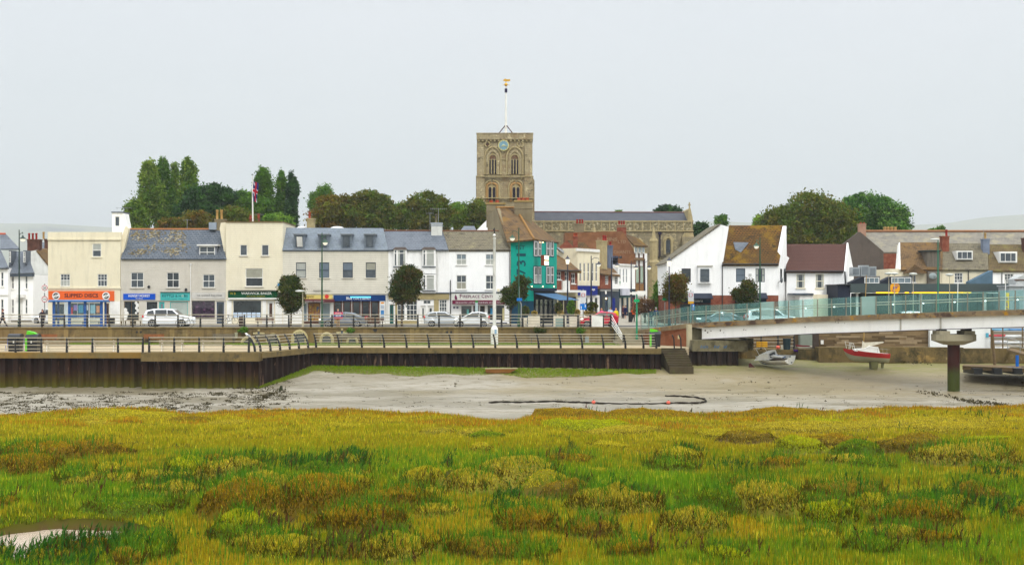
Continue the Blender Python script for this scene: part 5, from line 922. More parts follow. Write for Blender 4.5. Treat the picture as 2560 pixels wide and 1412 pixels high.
for cx,r_,f_ in ((1218.6,6.2,K('brown_recess',88,62,48)),(1300.7,7.2,M_ashlar)):
    c=C.pt(cx,361.5,-.03); rr_=r_*200/F; b=C.mb(); ring=[c+V((rr_*math.cos(2*pi*k/20),0,rr_*math.sin(2*pi*k/20))) for k in range(20)]; b.prism(ring,(0,.02,0),f_); b.tube([p+V((0,-.03,0)) for p in ring+ring[:1]],.14,M_stonel,6); b.build('roundel',C.r)
c=C.pt(1259,363.5,-.4); R_=.8; b=C.mb(); disc=lambda r,dy,m: b.prism([c+V((r*math.cos(2*pi*k/28),dy,r*math.sin(2*pi*k/28))) for k in range(28)],(0,.02,0),m)
mg=K('clock_gold',206,196,130); disc(.82,0,mg); disc(.7,-.02,K('clock_blue',120,156,172)); disc(.2,-.035,K('clock_blue2',170,190,180))
for k in range(12): a=k*pi/6; p=c+V((.64*math.cos(a),-.03,.64*math.sin(a))); b.box(p.x-.05,p.x+.05,p.y,p.y+.008,p.z-.06,p.z+.06,mg)
b.build('clock_face',C.r); b=C.mb()
for a,L in ((math.radians(-20),.6),(math.radians(212),.42)): b.tube([c+V((0,-.05,0)),c+V((L*math.cos(a),-.05,L*math.sin(a)))],.045,mg,5)
b.build('clock_hand',C.r)
b=C.mb(); p0=C.pt(1264.5,334,4); top=C.pt(1265,232,4); b.tube([p0,top],[.2,.13],M_white,8); b.build('flagpole',C.r)
b=C.mb(); k_=C.pt(1264.5,312,4)
for dx,dy in ((-1.,-.6),(1.,-.6),(0,1.)): b.tube([k_,V((p0.x+dx,4+dy,p0.z))],.08,K('dark_red_brace',80,50,50),5)
b.build('flagpole_brace',C.r); b=C.mb(); gd=mk('gilding',s(214,164,50),None,1,.35,metal=.7); b.tube([top,C.pt(1265,222,4)],.2,K('purple_collar',44,36,70),6); b.ell(C.pt(1265,212,4),(.26,.26,.26),gd,12,8); b.tube([C.pt(1265,222,4),C.pt(1265,200,4)],.035,gd,5)
q=C.pt(1265,201,4); b.tube([C.pt(1256,213,4),C.pt(1274,213,4)],.03,gd,5); b.prism([q+V((-.55,0,0)),q+V((-.1,0,-.22)),q+V((.6,0,-.16)),q+V((.62,0,.16)),q+V((.2,0,.12)),q+V((-.2,0,.24)),q+V((-.3,0,.08))],(0,.04,0),gd); b.build('weather_vane',C.r)
# nave
NV=Bld('x','x',1328,1733,205); bpy.data.objects.remove(NV.r); NV.r=C.r
NV.win(1664,600,1677,633,nx=1,rows=1,w=-.06,hole=False,sill=False,fr=M_stonel,gl=M_glass2,fw=.03)
NV.wall(1328,577,1733,'g',M_nave,depth=10,name='nave_wall'); NV.wall(1328,553,1733,577,M_flint,depth=1.2,w=-.02,name='nave_parapet'); NV.box('parapet_coping',1327,551.5,1734,555,-.12,-.022,M_stonel); NV.box('string_course',1327,576,1734,578.6,-.22,-.003,M_stonel)
b=NV.mb()
for k in range(20): u0,u1,z0,z1=NV.rc(1338+k*20.5,551,1340.5+k*20.5,577,0); b.box(u0,u1,-.1,-.023,z0,z1,M_stonel)
b.build('moulding',NV.r)
NV.roof('nave_roof',[(1328,553,.8),(1724,553,.8),(1720,532,5.5),(1334,530.5,5.5)],M_naveroof,.2,back=1); b=NV.mb(); b.tube([NV.pt(1334,530,5.5),NV.pt(1720,531.5,5.5)],.12,K('dull_ridge',110,76,72),6); b.build('ridge_tiles',NV.r)
NV.poly('east_gable',[(1720,556),(1721,524),(1726,519),(1731,542),(1733,556)],9,M_stonel,w=.3); b=NV.mb(); c=NV.pt(1723.5,506,4); b.tube([NV.pt(1723.5,522,4),c],.11,M_stonel,6); b.tube([c+V((-.22,0,-.4)),c+V((.22,0,-.4))],.08,M_stonel,6); b.build('cross',NV.r)
gothic(NV,1670.5,606,7,596,634,-.1,None,None,0,fill=M_glass2,name='window'); gothic(NV,1670.5,605,9,593,636,-.08,None,M_stonel,.22,name='window_surround'); gothic(NV,1670.5,604,13,588,606,-.06,None,M_stonel,.1,name='hood_mould')
gothic(NV,1596,612,11,596,640,-.08,None,M_stonel,.16,name='window_surround',fill=M_flint)
NV.box('buttress',1706,592,1735,'g',-.9,-.003,M_nave); NV.poly('buttress_cap',[(1706,592),(1735,592),(1733,582),(1712,582)],.7,M_stonel,w=-.8); NV.box('downpipe',1648.5,582,1651.5,641,-.3,-.1,K('violet_black_pipe',38,30,56)); NV.box('pipe_hopper',1646,580,1654,586,-.4,-.05,K('violet_black_pipe',38,30,56)); NV.box('aisle_ledge',1640,640,1700,643,-2.2,-.1,K('lead_ledge',76,72,62)); NV.box('aisle_wall',1640,643,1700,'g',-2,-.1,M_flint)
TU=Bld('x','x',1620,1650,200); bpy.data.objects.remove(TU.r); TU.r=C.r
b=TU.mb(); 
def oct_(xc,yt,yb,r0,r1,w=1.): b.lathe(TU.pt(xc,yb,w),[(r0,0),(r1,(TU.Z(yt,xc,w)-(TU.bz if yb=='g' else TU.Z(yb,xc,w))))],M_stonel,8,False)
oct_(1634.5,656,'g',.9,.9); oct_(1634.5,650,656,.92,.66); oct_(1634,603,650,.62,.62); oct_(1634,596,603,.72,.5); oct_(1634,562,596,.36,.02); b.build('turret',TU.r)
b=MB(); b.lathe(P(1486,588,203.5),[(.35,0),(.02,1.4)],M_stonel,8,False); b.build('pinnacle',C.r)
# ------------------------------------------------------------ trees
PAL={'pop':[(100,128,42),(82,112,38),(124,144,54)],'oak':[(48,80,40),(60,94,40),(40,68,36)],'mid':[(84,122,34),(98,134,40),(68,106,32)],'brn':[(108,96,32),(116,92,32),(98,98,30),(102,106,32)],'lite':[(112,150,50),(130,164,60),(88,126,44)],
     'hol':[(64,80,32),(52,68,28),(88,94,38),(84,70,34)],'red':[(116,84,38),(104,100,38),(92,70,34),(96,104,40)],'wil':[(84,126,34),(104,140,40),(70,106,30)],'dry':[(120,86,54),(100,74,48),(136,104,70)],'olv':[(100,106,36),(88,110,34),(110,106,40),(84,98,32)],'grn':[(74,116,44),(92,132,52),(54,92,36),(104,138,60)]}
def tree(name,label,D,lobes,pal,n,ls,gy,group=None,tx=None,base_z=RZ,cat='tree',clump=30,loose=1.,tr=None):
    far=ls>=.3; n=int(n*(2.7 if far else 2.0 if ls>.1 else 1)); ls=ls*(.5 if far else .6 if ls>.1 else 1); clump=clump*2; cx=tx if tx is not None else lobes[0][0]; r=root(name,label,cat,(PX(cx,D),D,base_z),group); k=D/F
    if name=='poplar_tree': lobes=[(x+rr.uniform(-2,2),y,rx*1.3,ry) for x,y,rx,ry in lobes]
    big=list(lobes)
    for (x,y,rx,ry) in big:
        for q in range(3 if name=='poplar_tree' else 4 if rx>12 else 2): a=rr.uniform(-.3,pi+.3); kk=.8; lobes=lobes+[(x+rx*kk*math.cos(a),y-ry*.85*math.sin(a),rx*rr.uniform(.25,.42),ry*rr.uniform(.22,.36))]
    area=sum(a*b_ for _,_,a,b_ in lobes); C_=[]; S_=[]; COLS=[]
    pc=[lin(c) for c in PAL[pal]]
    for (x,y,rx,ry) in lobes:
        nl=int(n*rx*ry/area); c=np.array(P(x,y,D)); R=np.array([rx*k,(rx+ry)*.45*k if rx*k<9 else 6.5,ry*k])
        nc=max(10,int(nl/clump)); d=RNG.normal(size=(nc,3)); d/=np.linalg.norm(d,axis=1)[:,None]; rad=np.clip(1-np.abs(RNG.normal(0,.16,nc)),.2,1.08)[:,None]; rad[RNG.random(nc)<.2]*=.6; cc=c+d*R*rad*RNG.uniform(.93,1.07,(nc,1))
        cs=min(R[0],R[2])*.17*loose+.12; idx=RNG.integers(0,nc,nl); p=cc[idx]+RNG.normal(size=(nl,3))*cs*np.array([.75,.75,1.5] if name=='poplar_tree' else [1,1,.7]); ccol=np.array(pc)[RNG.integers(0,len(pc),nc)]*RNG.uniform(.78,1.25,(nc,1)); C_.append(p); COLS.append(ccol[idx])
    C_=np.concatenate(C_); COLS=np.concatenate(COLS); leaves('crown',C_,ls,COLS,r)
    t=MB(); x0=PX(cx,D); top=min(lobes,key=lambda q:q[1]); zt=PZY(top[1],D); tr=tr or max(.12,min(.4,(zt-base_z)*.02)); mid=P(lobes[0][0],lobes[0][1],D); t.tube([(x0,D,base_z-.2),(x0+.05,D,base_z+(mid.z-base_z)*.5),tuple(mid)],[tr,tr*.75,tr*.35],M_bark,8)
    for (x,y,rx,ry) in big:
        e=P(x,y,D); t.tube([(x0+.03,D,base_z+(mid.z-base_z)*.45),((x0+e.x)/2,D+.3,(mid.z+e.z)/2-.3),e+V((0,0,ry*k*.5))],[tr*.5,tr*.35,.03],M_bark,6)
        for q in range(5): a=rr.uniform(0,2*pi); t.tube([e-V((0,0,ry*k*.3)),e+V((math.cos(a)*rx*k*.6,math.sin(a)*rx*k*.4,rr.uniform(0,.5)*ry*k))],[tr*.25,.02],M_bark,5)
    t.build('trunk',r); return r
M_bark=mk('bark',s(94,80,62),s(70,60,48),3,.95,bump=.5)
gp='trees behind the terrace roofs'
tree('poplar_tree','tallest upright poplar at the left end of the tree line',205,[(369,420,9,20),(372,448,16,32),(378,490,24,36),(368,535,40,34)],'pop',7000,.42,0,gp,loose=1.1)
tree('poplar_tree','dark-topped poplar pressed against the right side of the tallest poplar',208,[(405,415,9,16),(410,448,13,32),(416,490,15,30),(424,535,30,34)],'mid',4500,.42,0,gp)
tree('poplar_tree','thin half-bare poplar between two fuller poplars',210,[(436,440,9,26),(440,490,13,32)],'pop',1500,.36,0,gp)
tree('poplar_tree','broad poplar with bright round top right of the thin half-bare one',206,[(469,416,9,15),(473,444,15,28),(470,482,17,30),(474,515,22,28)],'pop',4800,.42,0,gp)
tree('bushy_tree','low bushy green tree beside the white rooftop room',198,[(338,532,20,26),(326,560,16,22),(352,560,20,24)],'pop',2600,.36,0,gp)
tree('oak_tree','very dark green spreading oak in the middle of the left trees',200,[(500,505,36,38),(535,490,28,26),(568,492,22,20),(520,535,58,34),(470,540,30,36)],'oak',9500,.45,0,gp)
tree('round_tree','mid green rounded tree between the dark oak and the flagpole',203,[(608,508,36,26),(640,520,36,26),(625,545,50,28)],'mid',6000,.42,0,gp)
tree('bushy_tree','low olive brown tree directly behind the patched slate roof',190,[(440,562,40,14),(490,552,40,20),(520,560,20,18)],'brn',4200,.38,0,gp)
tree('bushy_tree','olive brown tree behind the twin yellow chimney pots',192,[(580,545,36,24),(610,552,34,22)],'olv',3600,.38,0,gp)
tree('poplar_tree','poplar standing directly behind the flagpole',210,[(658,436,9,15),(660,464,17,30),(662,500,18,32),(670,530,20,26)],'mid',4600,.42,0,gp)
tree('poplar_tree','slim ragged poplar left of the narrow dark poplar',209,[(706,446,6,14),(703,475,9,30),(701,515,12,34),(706,550,16,22)],'mid',3000,.4,0,gp)
tree('poplar_tree','narrow dark poplar at the right end of the poplars',207,[(729,448,6,13),(731,480,10,32),(729,518,11,34),(729,555,12,28)],'oak',3200,.4,0,gp)
tree('bushy_tree','bright green bush filling the gap below the right poplars',200,[(690,552,26,18),(715,560,20,16)],'lite',1800,.36,0,gp)
tree('poplar_tree','small lone poplar rising left of the rusty brown trees',225,[(806,488,16,18),(800,508,20,22)],'mid',2000,.4,0,gp)
tree('sycamore_tree','rusty brown rounded tree behind the small round stone chimney',196,[(832,515,40,26),(805,545,36,30),(862,530,40,36),(830,550,50,26)],'brn',7000,.4,0,gp)
tree('sycamore_tree','large brown and green tree, tallest between poplars and church tower',196,[(918,504,44,24),(948,515,32,28),(888,535,50,32),(950,545,48,32),(910,555,60,22)],'olv',8500,.4,0,gp)
tree('sycamore_tree','green tree with a streak of yellow between two brown trees',200,[(1002,524,24,14),(1004,552,50,26)],'mid',3500,.38,0,gp)
tree('sycamore_tree','brown and green domed tree behind the aerials and pale chimney',196,[(1068,508,42,24),(1038,532,40,28),(1090,535,38,34),(1065,556,60,22)],'olv',7000,.4,0,gp)
tree('bushy_tree','light green small tree just left of the church tower tree',205,[(1138,522,18,13),(1160,538,32,26),(1130,555,34,22)],'lite',3000,.38,0,gp)
tree('sycamore_tree','olive tree touching the left foot of the church tower',190,[(1196,532,30,28),(1176,554,42,26)],'olv',4200,.38,0,gp)
tree('pine_tree','dark flat-topped pine showing above the nave roof',225,[(1672,528,30,12),(1650,534,14,6)],'oak',2000,.4,0,gp)
tree('bushy_tree','tuft of yellow-green treetop above the nave roof ridge',225,[(1548,533,9,5)],'wil',300,.36,0,gp)
tree('evergreen_tree','dark evergreen at the right end of the church',215,[(1752,570,16,14),(1742,592,22,22)],'oak',2200,.4,0,gp)
tree('round_tree','small round green tree on the hill beside the white gable',235,[(1805,553,14,14)],'mid',800,.38,0,gp)
tree('sycamore_tree','huge brown-green domed tree behind the mossy roof',190,[(2028,532,66,44),(1965,562,62,42),(2082,565,52,56),(2005,590,104,36)],'olv',17000,.42,0,gp,tr=.5)
tree('sycamore_tree','huge bright green domed tree right of the brown-green dome',194,[(2158,526,66,38),(2210,548,58,44),(2120,556,54,54),(2240,578,42,30),(2160,585,90,30)],'grn',15000,.42,0,gp,tr=.5)
tree('bushy_tree','light green tree peeping out left of the huge brown dome',200,[(1900,552,12,14),(1893,565,10,10)],'lite',900,.36,0,gp)
tree('bushy_tree','small green treetop above the long warehouse ridge',210,[(2352,574,8,8),(2330,578,10,5)],'mid',500,.36,0,gp)
gs='street trees'
tree('clipped_tree','dark egg-shaped clipped tree between green sign and seafood shop',133.5,[(727,738,29,44)],'hol',7500,.17,0,gs,clump=22,loose=.5,tr=.1)
tree('clipped_tree','large dark clipped tree with leaning trunk before the bay windows',133,[(1016,705,34,36),(1010,728,36,32),(1018,690,26,22)],'hol',9500,.18,0,gs,tx=1004,clump=22,loose=.6,tr=.12)
tree('street_tree','two-lobed reddish dark tree against the teal pub corner',133.5,[(1276,744,19,24),(1304,712,18,19),(1296,735,16,20)],'hol',5200,.17,0,gs,tx=1276,clump=22,loose=.8,tr=.08)
tree('street_tree','reddish-brown young tree in front of the white sloping gable',134,[(1688,712,24,26),(1686,735,24,24)],'red',5200,.17,0,gs,tx=1688,clump=18,loose=.9,tr=.08)
tree('street_tree','fresh green willow-like tree beside the church turret',150,[(1660,730,20,38),(1650,755,20,26),(1668,690,12,20)],'wil',5000,.2,0,gs,tx=1660,loose=.9)
tree('holly_tree','dark ragged holly in front of the right white building',135,[(1873,720,15,20),(1862,738,26,18),(1842,735,9,12)],'hol',4500,.18,0,gs,tx=1866,clump=18,loose=.9,tr=.08)
tree('dry_tree','leafless brown twiggy tree at the end of the side street',146,[(1612,765,22,18),(1598,772,14,12)],'dry',2200,.14,0,gs,tx=1612,loose=.9)
for i,(x,y,rx,ry,D,p_,lab) in enumerate([(608,826,7,5,126.8,'wil','green fern growing from a crack in the retaining wall beside the seagull'),(1347,826,13,5,126.8,'hol','dark straggling plant hanging on the retaining wall below the pub'),(1452,826,5,5,126.8,'wil','small green plant on the retaining wall below the red car'),(875,826,3.5,3,126.8,'wil','tiny green plant beside the right stone cross')]):
    tree('wall_plant',lab,D,[(x,y,rx,ry)],p_,500,.08,0,None,cat='plant',base_z=PZY(y+ry,D),tr=.02)
# ------------------------------------------------------------ footbridge
def glassmat(name, tint, dif, fr):
    m=bpy.data.materials.new(name); N=NT(m); out=N.a('ShaderNodeOutputMaterial'); tr=N.a('ShaderNodeBsdfTransparent'); tr.inputs[0].default_value=tint
    d=N.a('ShaderNodeBsdfDiffuse'); d.inputs[0].default_value=dif; g=N.a('ShaderNodeBsdfGlossy'); g.inputs[1].default_value=.05
    a=N.a('ShaderNodeMixShader'); a.inputs[0].default_value=fr; N.l(tr.outputs[0],a.inputs[1]); N.l(d.outputs[0],a.inputs[2])
    b_=N.a('ShaderNodeMixShader'); b_.inputs[0].default_value=.03; N.l(a.outputs[0],b_.inputs[1]); N.l(g.outputs[0],b_.inputs[2]); N.l(b_.outputs[0],out.inputs[0]); return m
M_bg=glassmat('bridge_glass',(.90,.975,.97,1),s(130,196,190),.055); M_bg2=glassmat('frosted_glass',(.85,.95,.94,1),s(176,206,200),.45); M_bg3=glassmat('shelter_glass',(.85,.9,.92,1),s(150,170,180),.1)
BP=[(1590,826,125.2),(1655,818,122),(1722,809,119),(1860,802.5,115.7),(2040,793,111.6),(2200,787,108),(2385,780.5,104.5),(2560,775,101.5),(2820,767,97)]
BV=[P(*q) for q in BP]
def bpt(x):   # point on the near kerb for a pixel column of the photo
    for a,b_ in zip(BP,BP[1:]):
        if a[0]<=x<=b_[0] or b_ is BP[-1]:
            t=(x-a[0])/(b_[0]-a[0]); return P(a[0],a[1],a[2]).lerp(P(*b_),t)
BR=root('footbridge','pale footbridge with lichened kerb, white girder and green glass sides','bridge',BV[3]); BACK=V((.9,3.9,0))
m_kerb=mk('lichen_kerb',s(146,126,94),s(104,86,68),.9,.9,bump=.4,patches=[(s(168,122,30),.8,.54,.6),(s(78,62,52),.7,.54,.6)])
m_gird=mk('girder_white',s(244,242,238),s(236,233,226),.5,.5,streak=.1)
b=MB()
for i in range(len(BV)-1):
    a,c=BV[i],BV[i+1]; b.prism([a,c,c+V((0,.35,0)),a+V((0,.35,0))],(0,0,-.36),m_kerb); e,f=a+BACK,c+BACK; b.prism([e,f,f+V((0,.35,0)),e+V((0,.35,0))],(0,0,-.36),m_kerb)
b.build('kerb',BR); b=MB()
for i in range(len(BV)-1): a,c=BV[i]+V((0,.353,-.12)),BV[i+1]+V((0,.353,-.12)); b.prism([a,c,c+BACK-V((0,.36,0)),a+BACK-V((0,.36,0))],(0,0,-.2),M_asphalt)
b.build('deck',BR)
GX=[1753,1860,2040,2200,2346,2385,2560,2820]; GT=[821,813,803,797.5,793,791.5,785.4,777]; GB=[847.5,842,833.2,828,822.8,821.8,816.7,809]
b=MB(); fl=MB()
for off in (V((.1,.22,0)),V((.7,3.1,0))):
    pts=[]
    for x,t,bt in zip(GX,GT,GB): D=bpt(x).y; pts.append((P(x,t,D)+off+V((0,0,.05)),P(x,bt,D)+off))
    for (t0,b0),(t1,b1) in zip(pts,pts[1:]):
        b.prism([t0,t1,b1,b0],(0,.06,0),m_gird); fl.prism([b0+V((0,-.16,0)),b1+V((0,-.16,0)),b1+V((0,.22,0)),b0+V((0,.22,0))],(0,0,-.05),K('flange_dark',70,58,62))
b.build('girder',BR); fl.build('girder_flange',BR); b=MB()
for x in (2250,2350): p=P(x,793,bpt(x).y)+V((.1,.17,0)); b.box(p.x-.06,p.x+.06,p.y-.02,p.y+.04,p.z-1.0,p.z-.05,K('girder_joint',176,172,160))
b.build('girder_joint',BR)
b=MB(); 
for x,y,r_ in [(1762,826,.12),(1768,831,.1),(1776,827,.08),(1800,826,.12),(1808,831,.06),(1858,824,.07),(1863,825,.05),(1912,823,.07),(2012,817,.09),(2088,804,.07),(2095,806,.08),(2111,808,.06)]: p=P(x,y,bpt(x).y)+V((.1,.205,0)); b.ell(p,(r_,.01,r_*.7),K('dirt_spot',96,84,66),7,4)
b.build('stain',BR)
# posts and glass
px=[1603]+[1603+19.6*k for k in range(1,7)]; px2=[1733]; 
while px2[-1]<2790: px2.append(px2[-1]+33.5+(px2[-1]-1733)*.0086)
allp=px+px2; H=1.52
def gl_line(off,nm,lim=None):
    pts=[bpt(x)+off for x in allp]
    for i,p in enumerate(pts):
        if nm: b=MB(); b.prism([p+V((-.035,0,-.1)),p+V((.035,0,-.1)),p+V((.03,0,H-.03)),p+V((-.03,0,H-.03))],(0,.09,0),K('glass_post',128,124,108,.5)); b.build('post',BR)
    for i in range(len(pts)-1):
        a,c=pts[i]+V((0,.04,0)),pts[i+1]+V((0,.04,0)); d=(c-a).normalized()*.05; a=a+d; c=c-d; b=MB(); x=allp[i]
        b.prism([a+V((0,0,.04)),c+V((0,0,.04)),c+V((0,0,H)),a+V((0,0,H))],(0,.02,0),M_bg2 if (nm and (2140<x<2180 or 1900<x<1905)) else M_bg); b.build('glass_panel',BR)
gl_line(V((0,.1,0)),True); gl_line(BACK+V((0,.1,0)),False)
for off in (V((0,.3,0)),BACK+V((0,-.15,0))):
    for hh in (.78,.98): b=MB(); b.tube([bpt(x)+off+V((0,0,hh)) for x in allp],.024,M_alu,6); b.build('handrail',BR)
b=MB()
for x in allp[9::2]: p=bpt(x+8)+V((0,.3,.78)); b.ell(p,(.09,.05,.05),mk('led_light',(1,1,1,1),emit=((.95,1,.95,1),2.2)),8,5)
b.build('rail_light',BR)
# pier
D=105.6; cx=PX(2384,D); b=MB(); m_col=mk('rusty_column',s(66,28,22),s(44,22,18),1.2,.7,bump=.5,stretch=(1,1,.4),zmap=[(CZ-5.9,s(62,70,24),.35,.7)],streak=.5)
b.lathe((cx,D,CZ-9),[(.47,0),(.47,CZ-9.+14-PZY(861,D)+PZY(861,D)-14+9-CZ+0 if 0 else PZY(861,D)-(CZ-9))],m_col,20); b.build('column',BR)
m_cap=mk('pier_concrete',s(158,150,126),s(142,134,112),1.,.85,streak=.25); k=D/F
b=MB(); z0,z1,z2=PZY(861.5,D),PZY(851,D),PZY(835,D)
oc=lambda hw,hd,z:[(cx-hw,D-hd*.6,z),(cx-hw*.7,D-hd,z),(cx+hw*.7,D-hd,z),(cx+hw,D-hd*.6,z),(cx+hw,D+hd*.6,z),(cx+hw*.7,D+hd,z),(cx-hw*.7,D+hd,z),(cx-hw,D+hd*.6,z)]
A=oc(.68,.6,z0)+oc(1.55,1.1,z1)+oc(1.55,1.1,z2); b.poly(A,[tuple(range(7,-1,-1)),tuple(range(16,24))]+[(i+r_*8,(i+1)%8+r_*8,(i+1)%8+(r_+1)*8,i+(r_+1)*8) for i in range(8) for r_ in (0,1)],m_cap); b.build('pier_cap',BR)
b=MB(); 
for x0,x1,bt in ((2340,2366,825),(2401,2428,823)): b.box(PX(x0,D),PX(x1,D),D-.9,D+.9,z2+.003,PZY(826.5,D),m_cap); b.box(PX(x0+6,D),PX(x1-5,D),D-.6,D+.6,PZY(826.5,D)+.002,PZY(821.5,D),M_black)
b.build('bearing',BR)
# abutment
AB=root('bridge_abutment','concrete and orange brick bridge end above dark piles with blue graffiti','abutment',P(1790,920,118)); m_ab=mk('abutment_concrete',s(124,116,90),s(96,90,66),.7,.9,bump=.4,streak=.5,patches=[(s(74,68,48),.8,.5,.64),(s(160,152,120),1.4,.6,.7)])
b=MB(); b.box(PX(1718,118.6),PX(1729,118.6),118.3,119.2,CZ-7,PZY(811,118.6),K('pale_column',186,176,146)); b.box(PX(1729,118.6),PX(1756,118.6),119.0,124,PZY(852,118.6),PZY(819,118.6)-.1,m_ab); b.box(PX(1729,117.5),PX(1866,117.5),116.9,123,PZY(878,117),PZY(851,117),m_ab); b.box(PX(1866,118),PX(1884,118),118,122,PZY(875,118),PZY(846,118),m_ab); b.build('concrete_block',AB)
b=MB(); A=PX(1655,124),PX(1718,119.4); b.prism([V((PX(1600,125.6),125.6,PZ-.1)),V((PX(1719,119.3),119.3,PZ-.1)),bpt(1719)+V((0,.2,-.38)),bpt(1600)+V((0,.2,-.38))],(.2,.4,0),mk('orange_brick',s(150,88,56),s(132,74,48),1.2,.85,streak=.3,brick=(.23,.08,.01,s(136,108,82),s(160,98,64)),bump=.3)); b.build('brick_wall',AB)
b=MB(); b.box(PX(1694,120.2),PX(1699,120.2),120.05,120.1,PZY(847,120),PZY(838,120),K('paper_notice',214,196,150)); b.build('notice',AB)
b=MB(); pth=[V((PX(1718,117),117.0)),V((PX(1846,117),117.0)),V((PX(1846,117),121))]
for i in range(2):
    a,e=pth[i],pth[i+1]; d=(e-a); L=d.length; d.normalize(); nr=V((d.y,-d.x)); n=int(L/.8); q=L/n; pts=[]
    for k_ in range(n):
        for t,o in [(0,0),(.36,0),(.5,.3),(.86,.3)]: pts.append(a+d*(k_+t)*q-nr*o)
    pts.append(e); m_=len(pts); b.poly([(p.x,p.y,CZ-8) for p in pts]+[(p.x,p.y,PZY(877.5,117)) for p in pts],[(j,j+1,j+1+m_,j+m_) for j in range(m_-1)],mk('dark_piles',s(46,34,28),s(34,28,26),1,.8,streak=.5,bump=.4,zmap=[(CZ-6.2,s(70,60,32),.3,.6)]))
b.build('piling',AB,fix=False); b=MB(); gr=K('blue_graffiti',60,110,150); c=P(1752,870,116.88)
for i in range(9): x=c.x+i*.17+(.5 if i>3 else 0)+(.3 if i>6 else 0); b.tube([(x,c.y,c.z),(x+.05,c.y,c.z+.22),(x+.12,c.y,c.z+.02 if i%2 else c.z+.2)],.03,gr,5)
b.build('graffiti',AB)
# river steps
ST=root('stone_steps','worn stone river steps beside the bridge end','steps',P(1690,920,112)); m_st=mk('wet_stone',s(78,68,48),s(60,52,36),1.,.85,bump=.5,patches=[(s(80,84,40),1.2,.55,.7)])
for i in range(9): b=MB(); z=PZ-.18*i; b.box(PX(1655+i*1.2,116),PX(1716+i*.9,116),116.6-i*.42,117.05-i*.42+(1 if i==0 else 0),CZ-7.6,z,m_st); b.build('step',ST)
b=MB()
for x in (1686,1703): p=P(x,873,116.5); b.tube([p,p+V((-.05,-.02,.9)),p+V((-.2,-.1,1.25))],.06,M_black,6)
b.build('handrail',ST)
# stairs from the street to the promenade
SS=root('concrete_steps','concrete steps with white handrails down from the street to the promenade','steps',(PX(1568,125),124.5,PZ)); m_cs=mk('step_concrete',s(150,140,116),s(130,122,98),1.,.9)
for i in range(9): b=MB(); b.box(PX(1538,127),PX(1600,127),123.3+i*.42,123.72+i*.42+(.6 if i==8 else 0),PZ-.05,PZ+.16*(i+1),m_cs); b.build('step',SS)
b=MB(); b.box(PX(1532,127),PX(1537.7,127),123.6,127.3,PZ-.05,PZ+.3,m_cs); b.build('side_wall',SS)
for (x0,y0,D0),(x1,y1,D1) in [((1529,792,127),(1556,853,123.5))]:
    for k_ in range(4): b=MB(); b.tube([P(x0,y0+k_*8-4,D0),P(x1,y1+k_*4.5-16,D1)],.03,M_white,6); b.build('handrail',SS)
for x,y,D,yb in ((1528,786,127,826),(1544,806,125.3,845),(1558,835,123.5,862)): b=MB(); p=P(x,yb,D); b.tube([p,P(x,y,D)],.06,M_black,6); b.build('post',SS)
# ------------------------------------------------------------ railings
def railing(label,pts,top,nr,bend=(0,0),group='railings along the quay',first=None,rcol=None,rr_=.026):
    o=root('railing',label,'railing',pts[len(pts)//2],group); col=[]
    for p in pts:
        b=MB(); q=[p+V((bend[0]*t*t,bend[1]*t*t,top*t)) for t in (0,.35,.6,.8,1)]; b.tube([q[0]-V((0,0,.03))]+q[1:],[.1,.095,.085,.08,.065],M_black,6); b.build('post',o); col.append(q)
    for k_ in range(nr):
        t=.97-k_*.93/nr if nr==5 else .96-k_*.24; b=MB(); b.tube([p+V((bend[0]*t*t,bend[1]*t*t-.05,top*t)) for p in pts],rr_*(1.25 if k_==0 else 1),rcol or M_alu,6); b.build('rail',o)
    return o
up=[105,161,218,273,332,388,445,501,557,611,667,722,777,830,884,938,991,1044.5,1097.6,1150,1202.6,1254,1306.6,1358,1410,1445,1476,1508,1527]
upp=lambda xs:[V((PX(x,127.25),127.25,RZ+.1)) for x in xs]
railing('upper straight black-post railing in front of the shops from the lamp to the pub',upp([-60,-5,50]+up[:17]),1.2,4)
railing('upper black-post railing in front of the white houses and pub with a white banner',upp(up[16:]),1.2,4)
railing('lower railing with straight posts beside the bins at the left frame edge',[V((PX(x,107.6),107.6,PZ)) for x in (-90,-25,39,103.6,167,231,295,357)],1.22,4)
railing('lower railing with straight posts on the thick projecting wall',[V((PX(x,106.7),106.7,PZ+.05)) for x in (373,435.6,498,559,622)],1.22,4)
dg=[]
for x in (638,652,677,701,725,748,771): t=(x-638)/(783-638); D=107.6+t*9.6; dg.append(V((PX(x,D),D,PZ)))
railing('lower railing with curved posts bending along the angled wall behind the seagull',dg,1.3,5,(-.5,.05))
railing('long lower railing with curved posts above the green shore grass',[V((PX(x,115.4+(1652-x)*.0023),115.4+(1652-x)*.0023,PZ)) for x in (790.5,848,905,961,1017,1073,1128,1184,1238.5,1293,1347,1402,1456,1509,1564,1609,1641)],1.25,5,(-.2,-.15))
b=MB(); b.prism([P(1479,788,127.1),P(1507,790,127.1),P(1507,817,127.1),P(1479,816,127.1)],(0,.02,0),M_white); tag(b.build('banner'),'blank white cloth banner tied to the upper railing before the red car','banner')
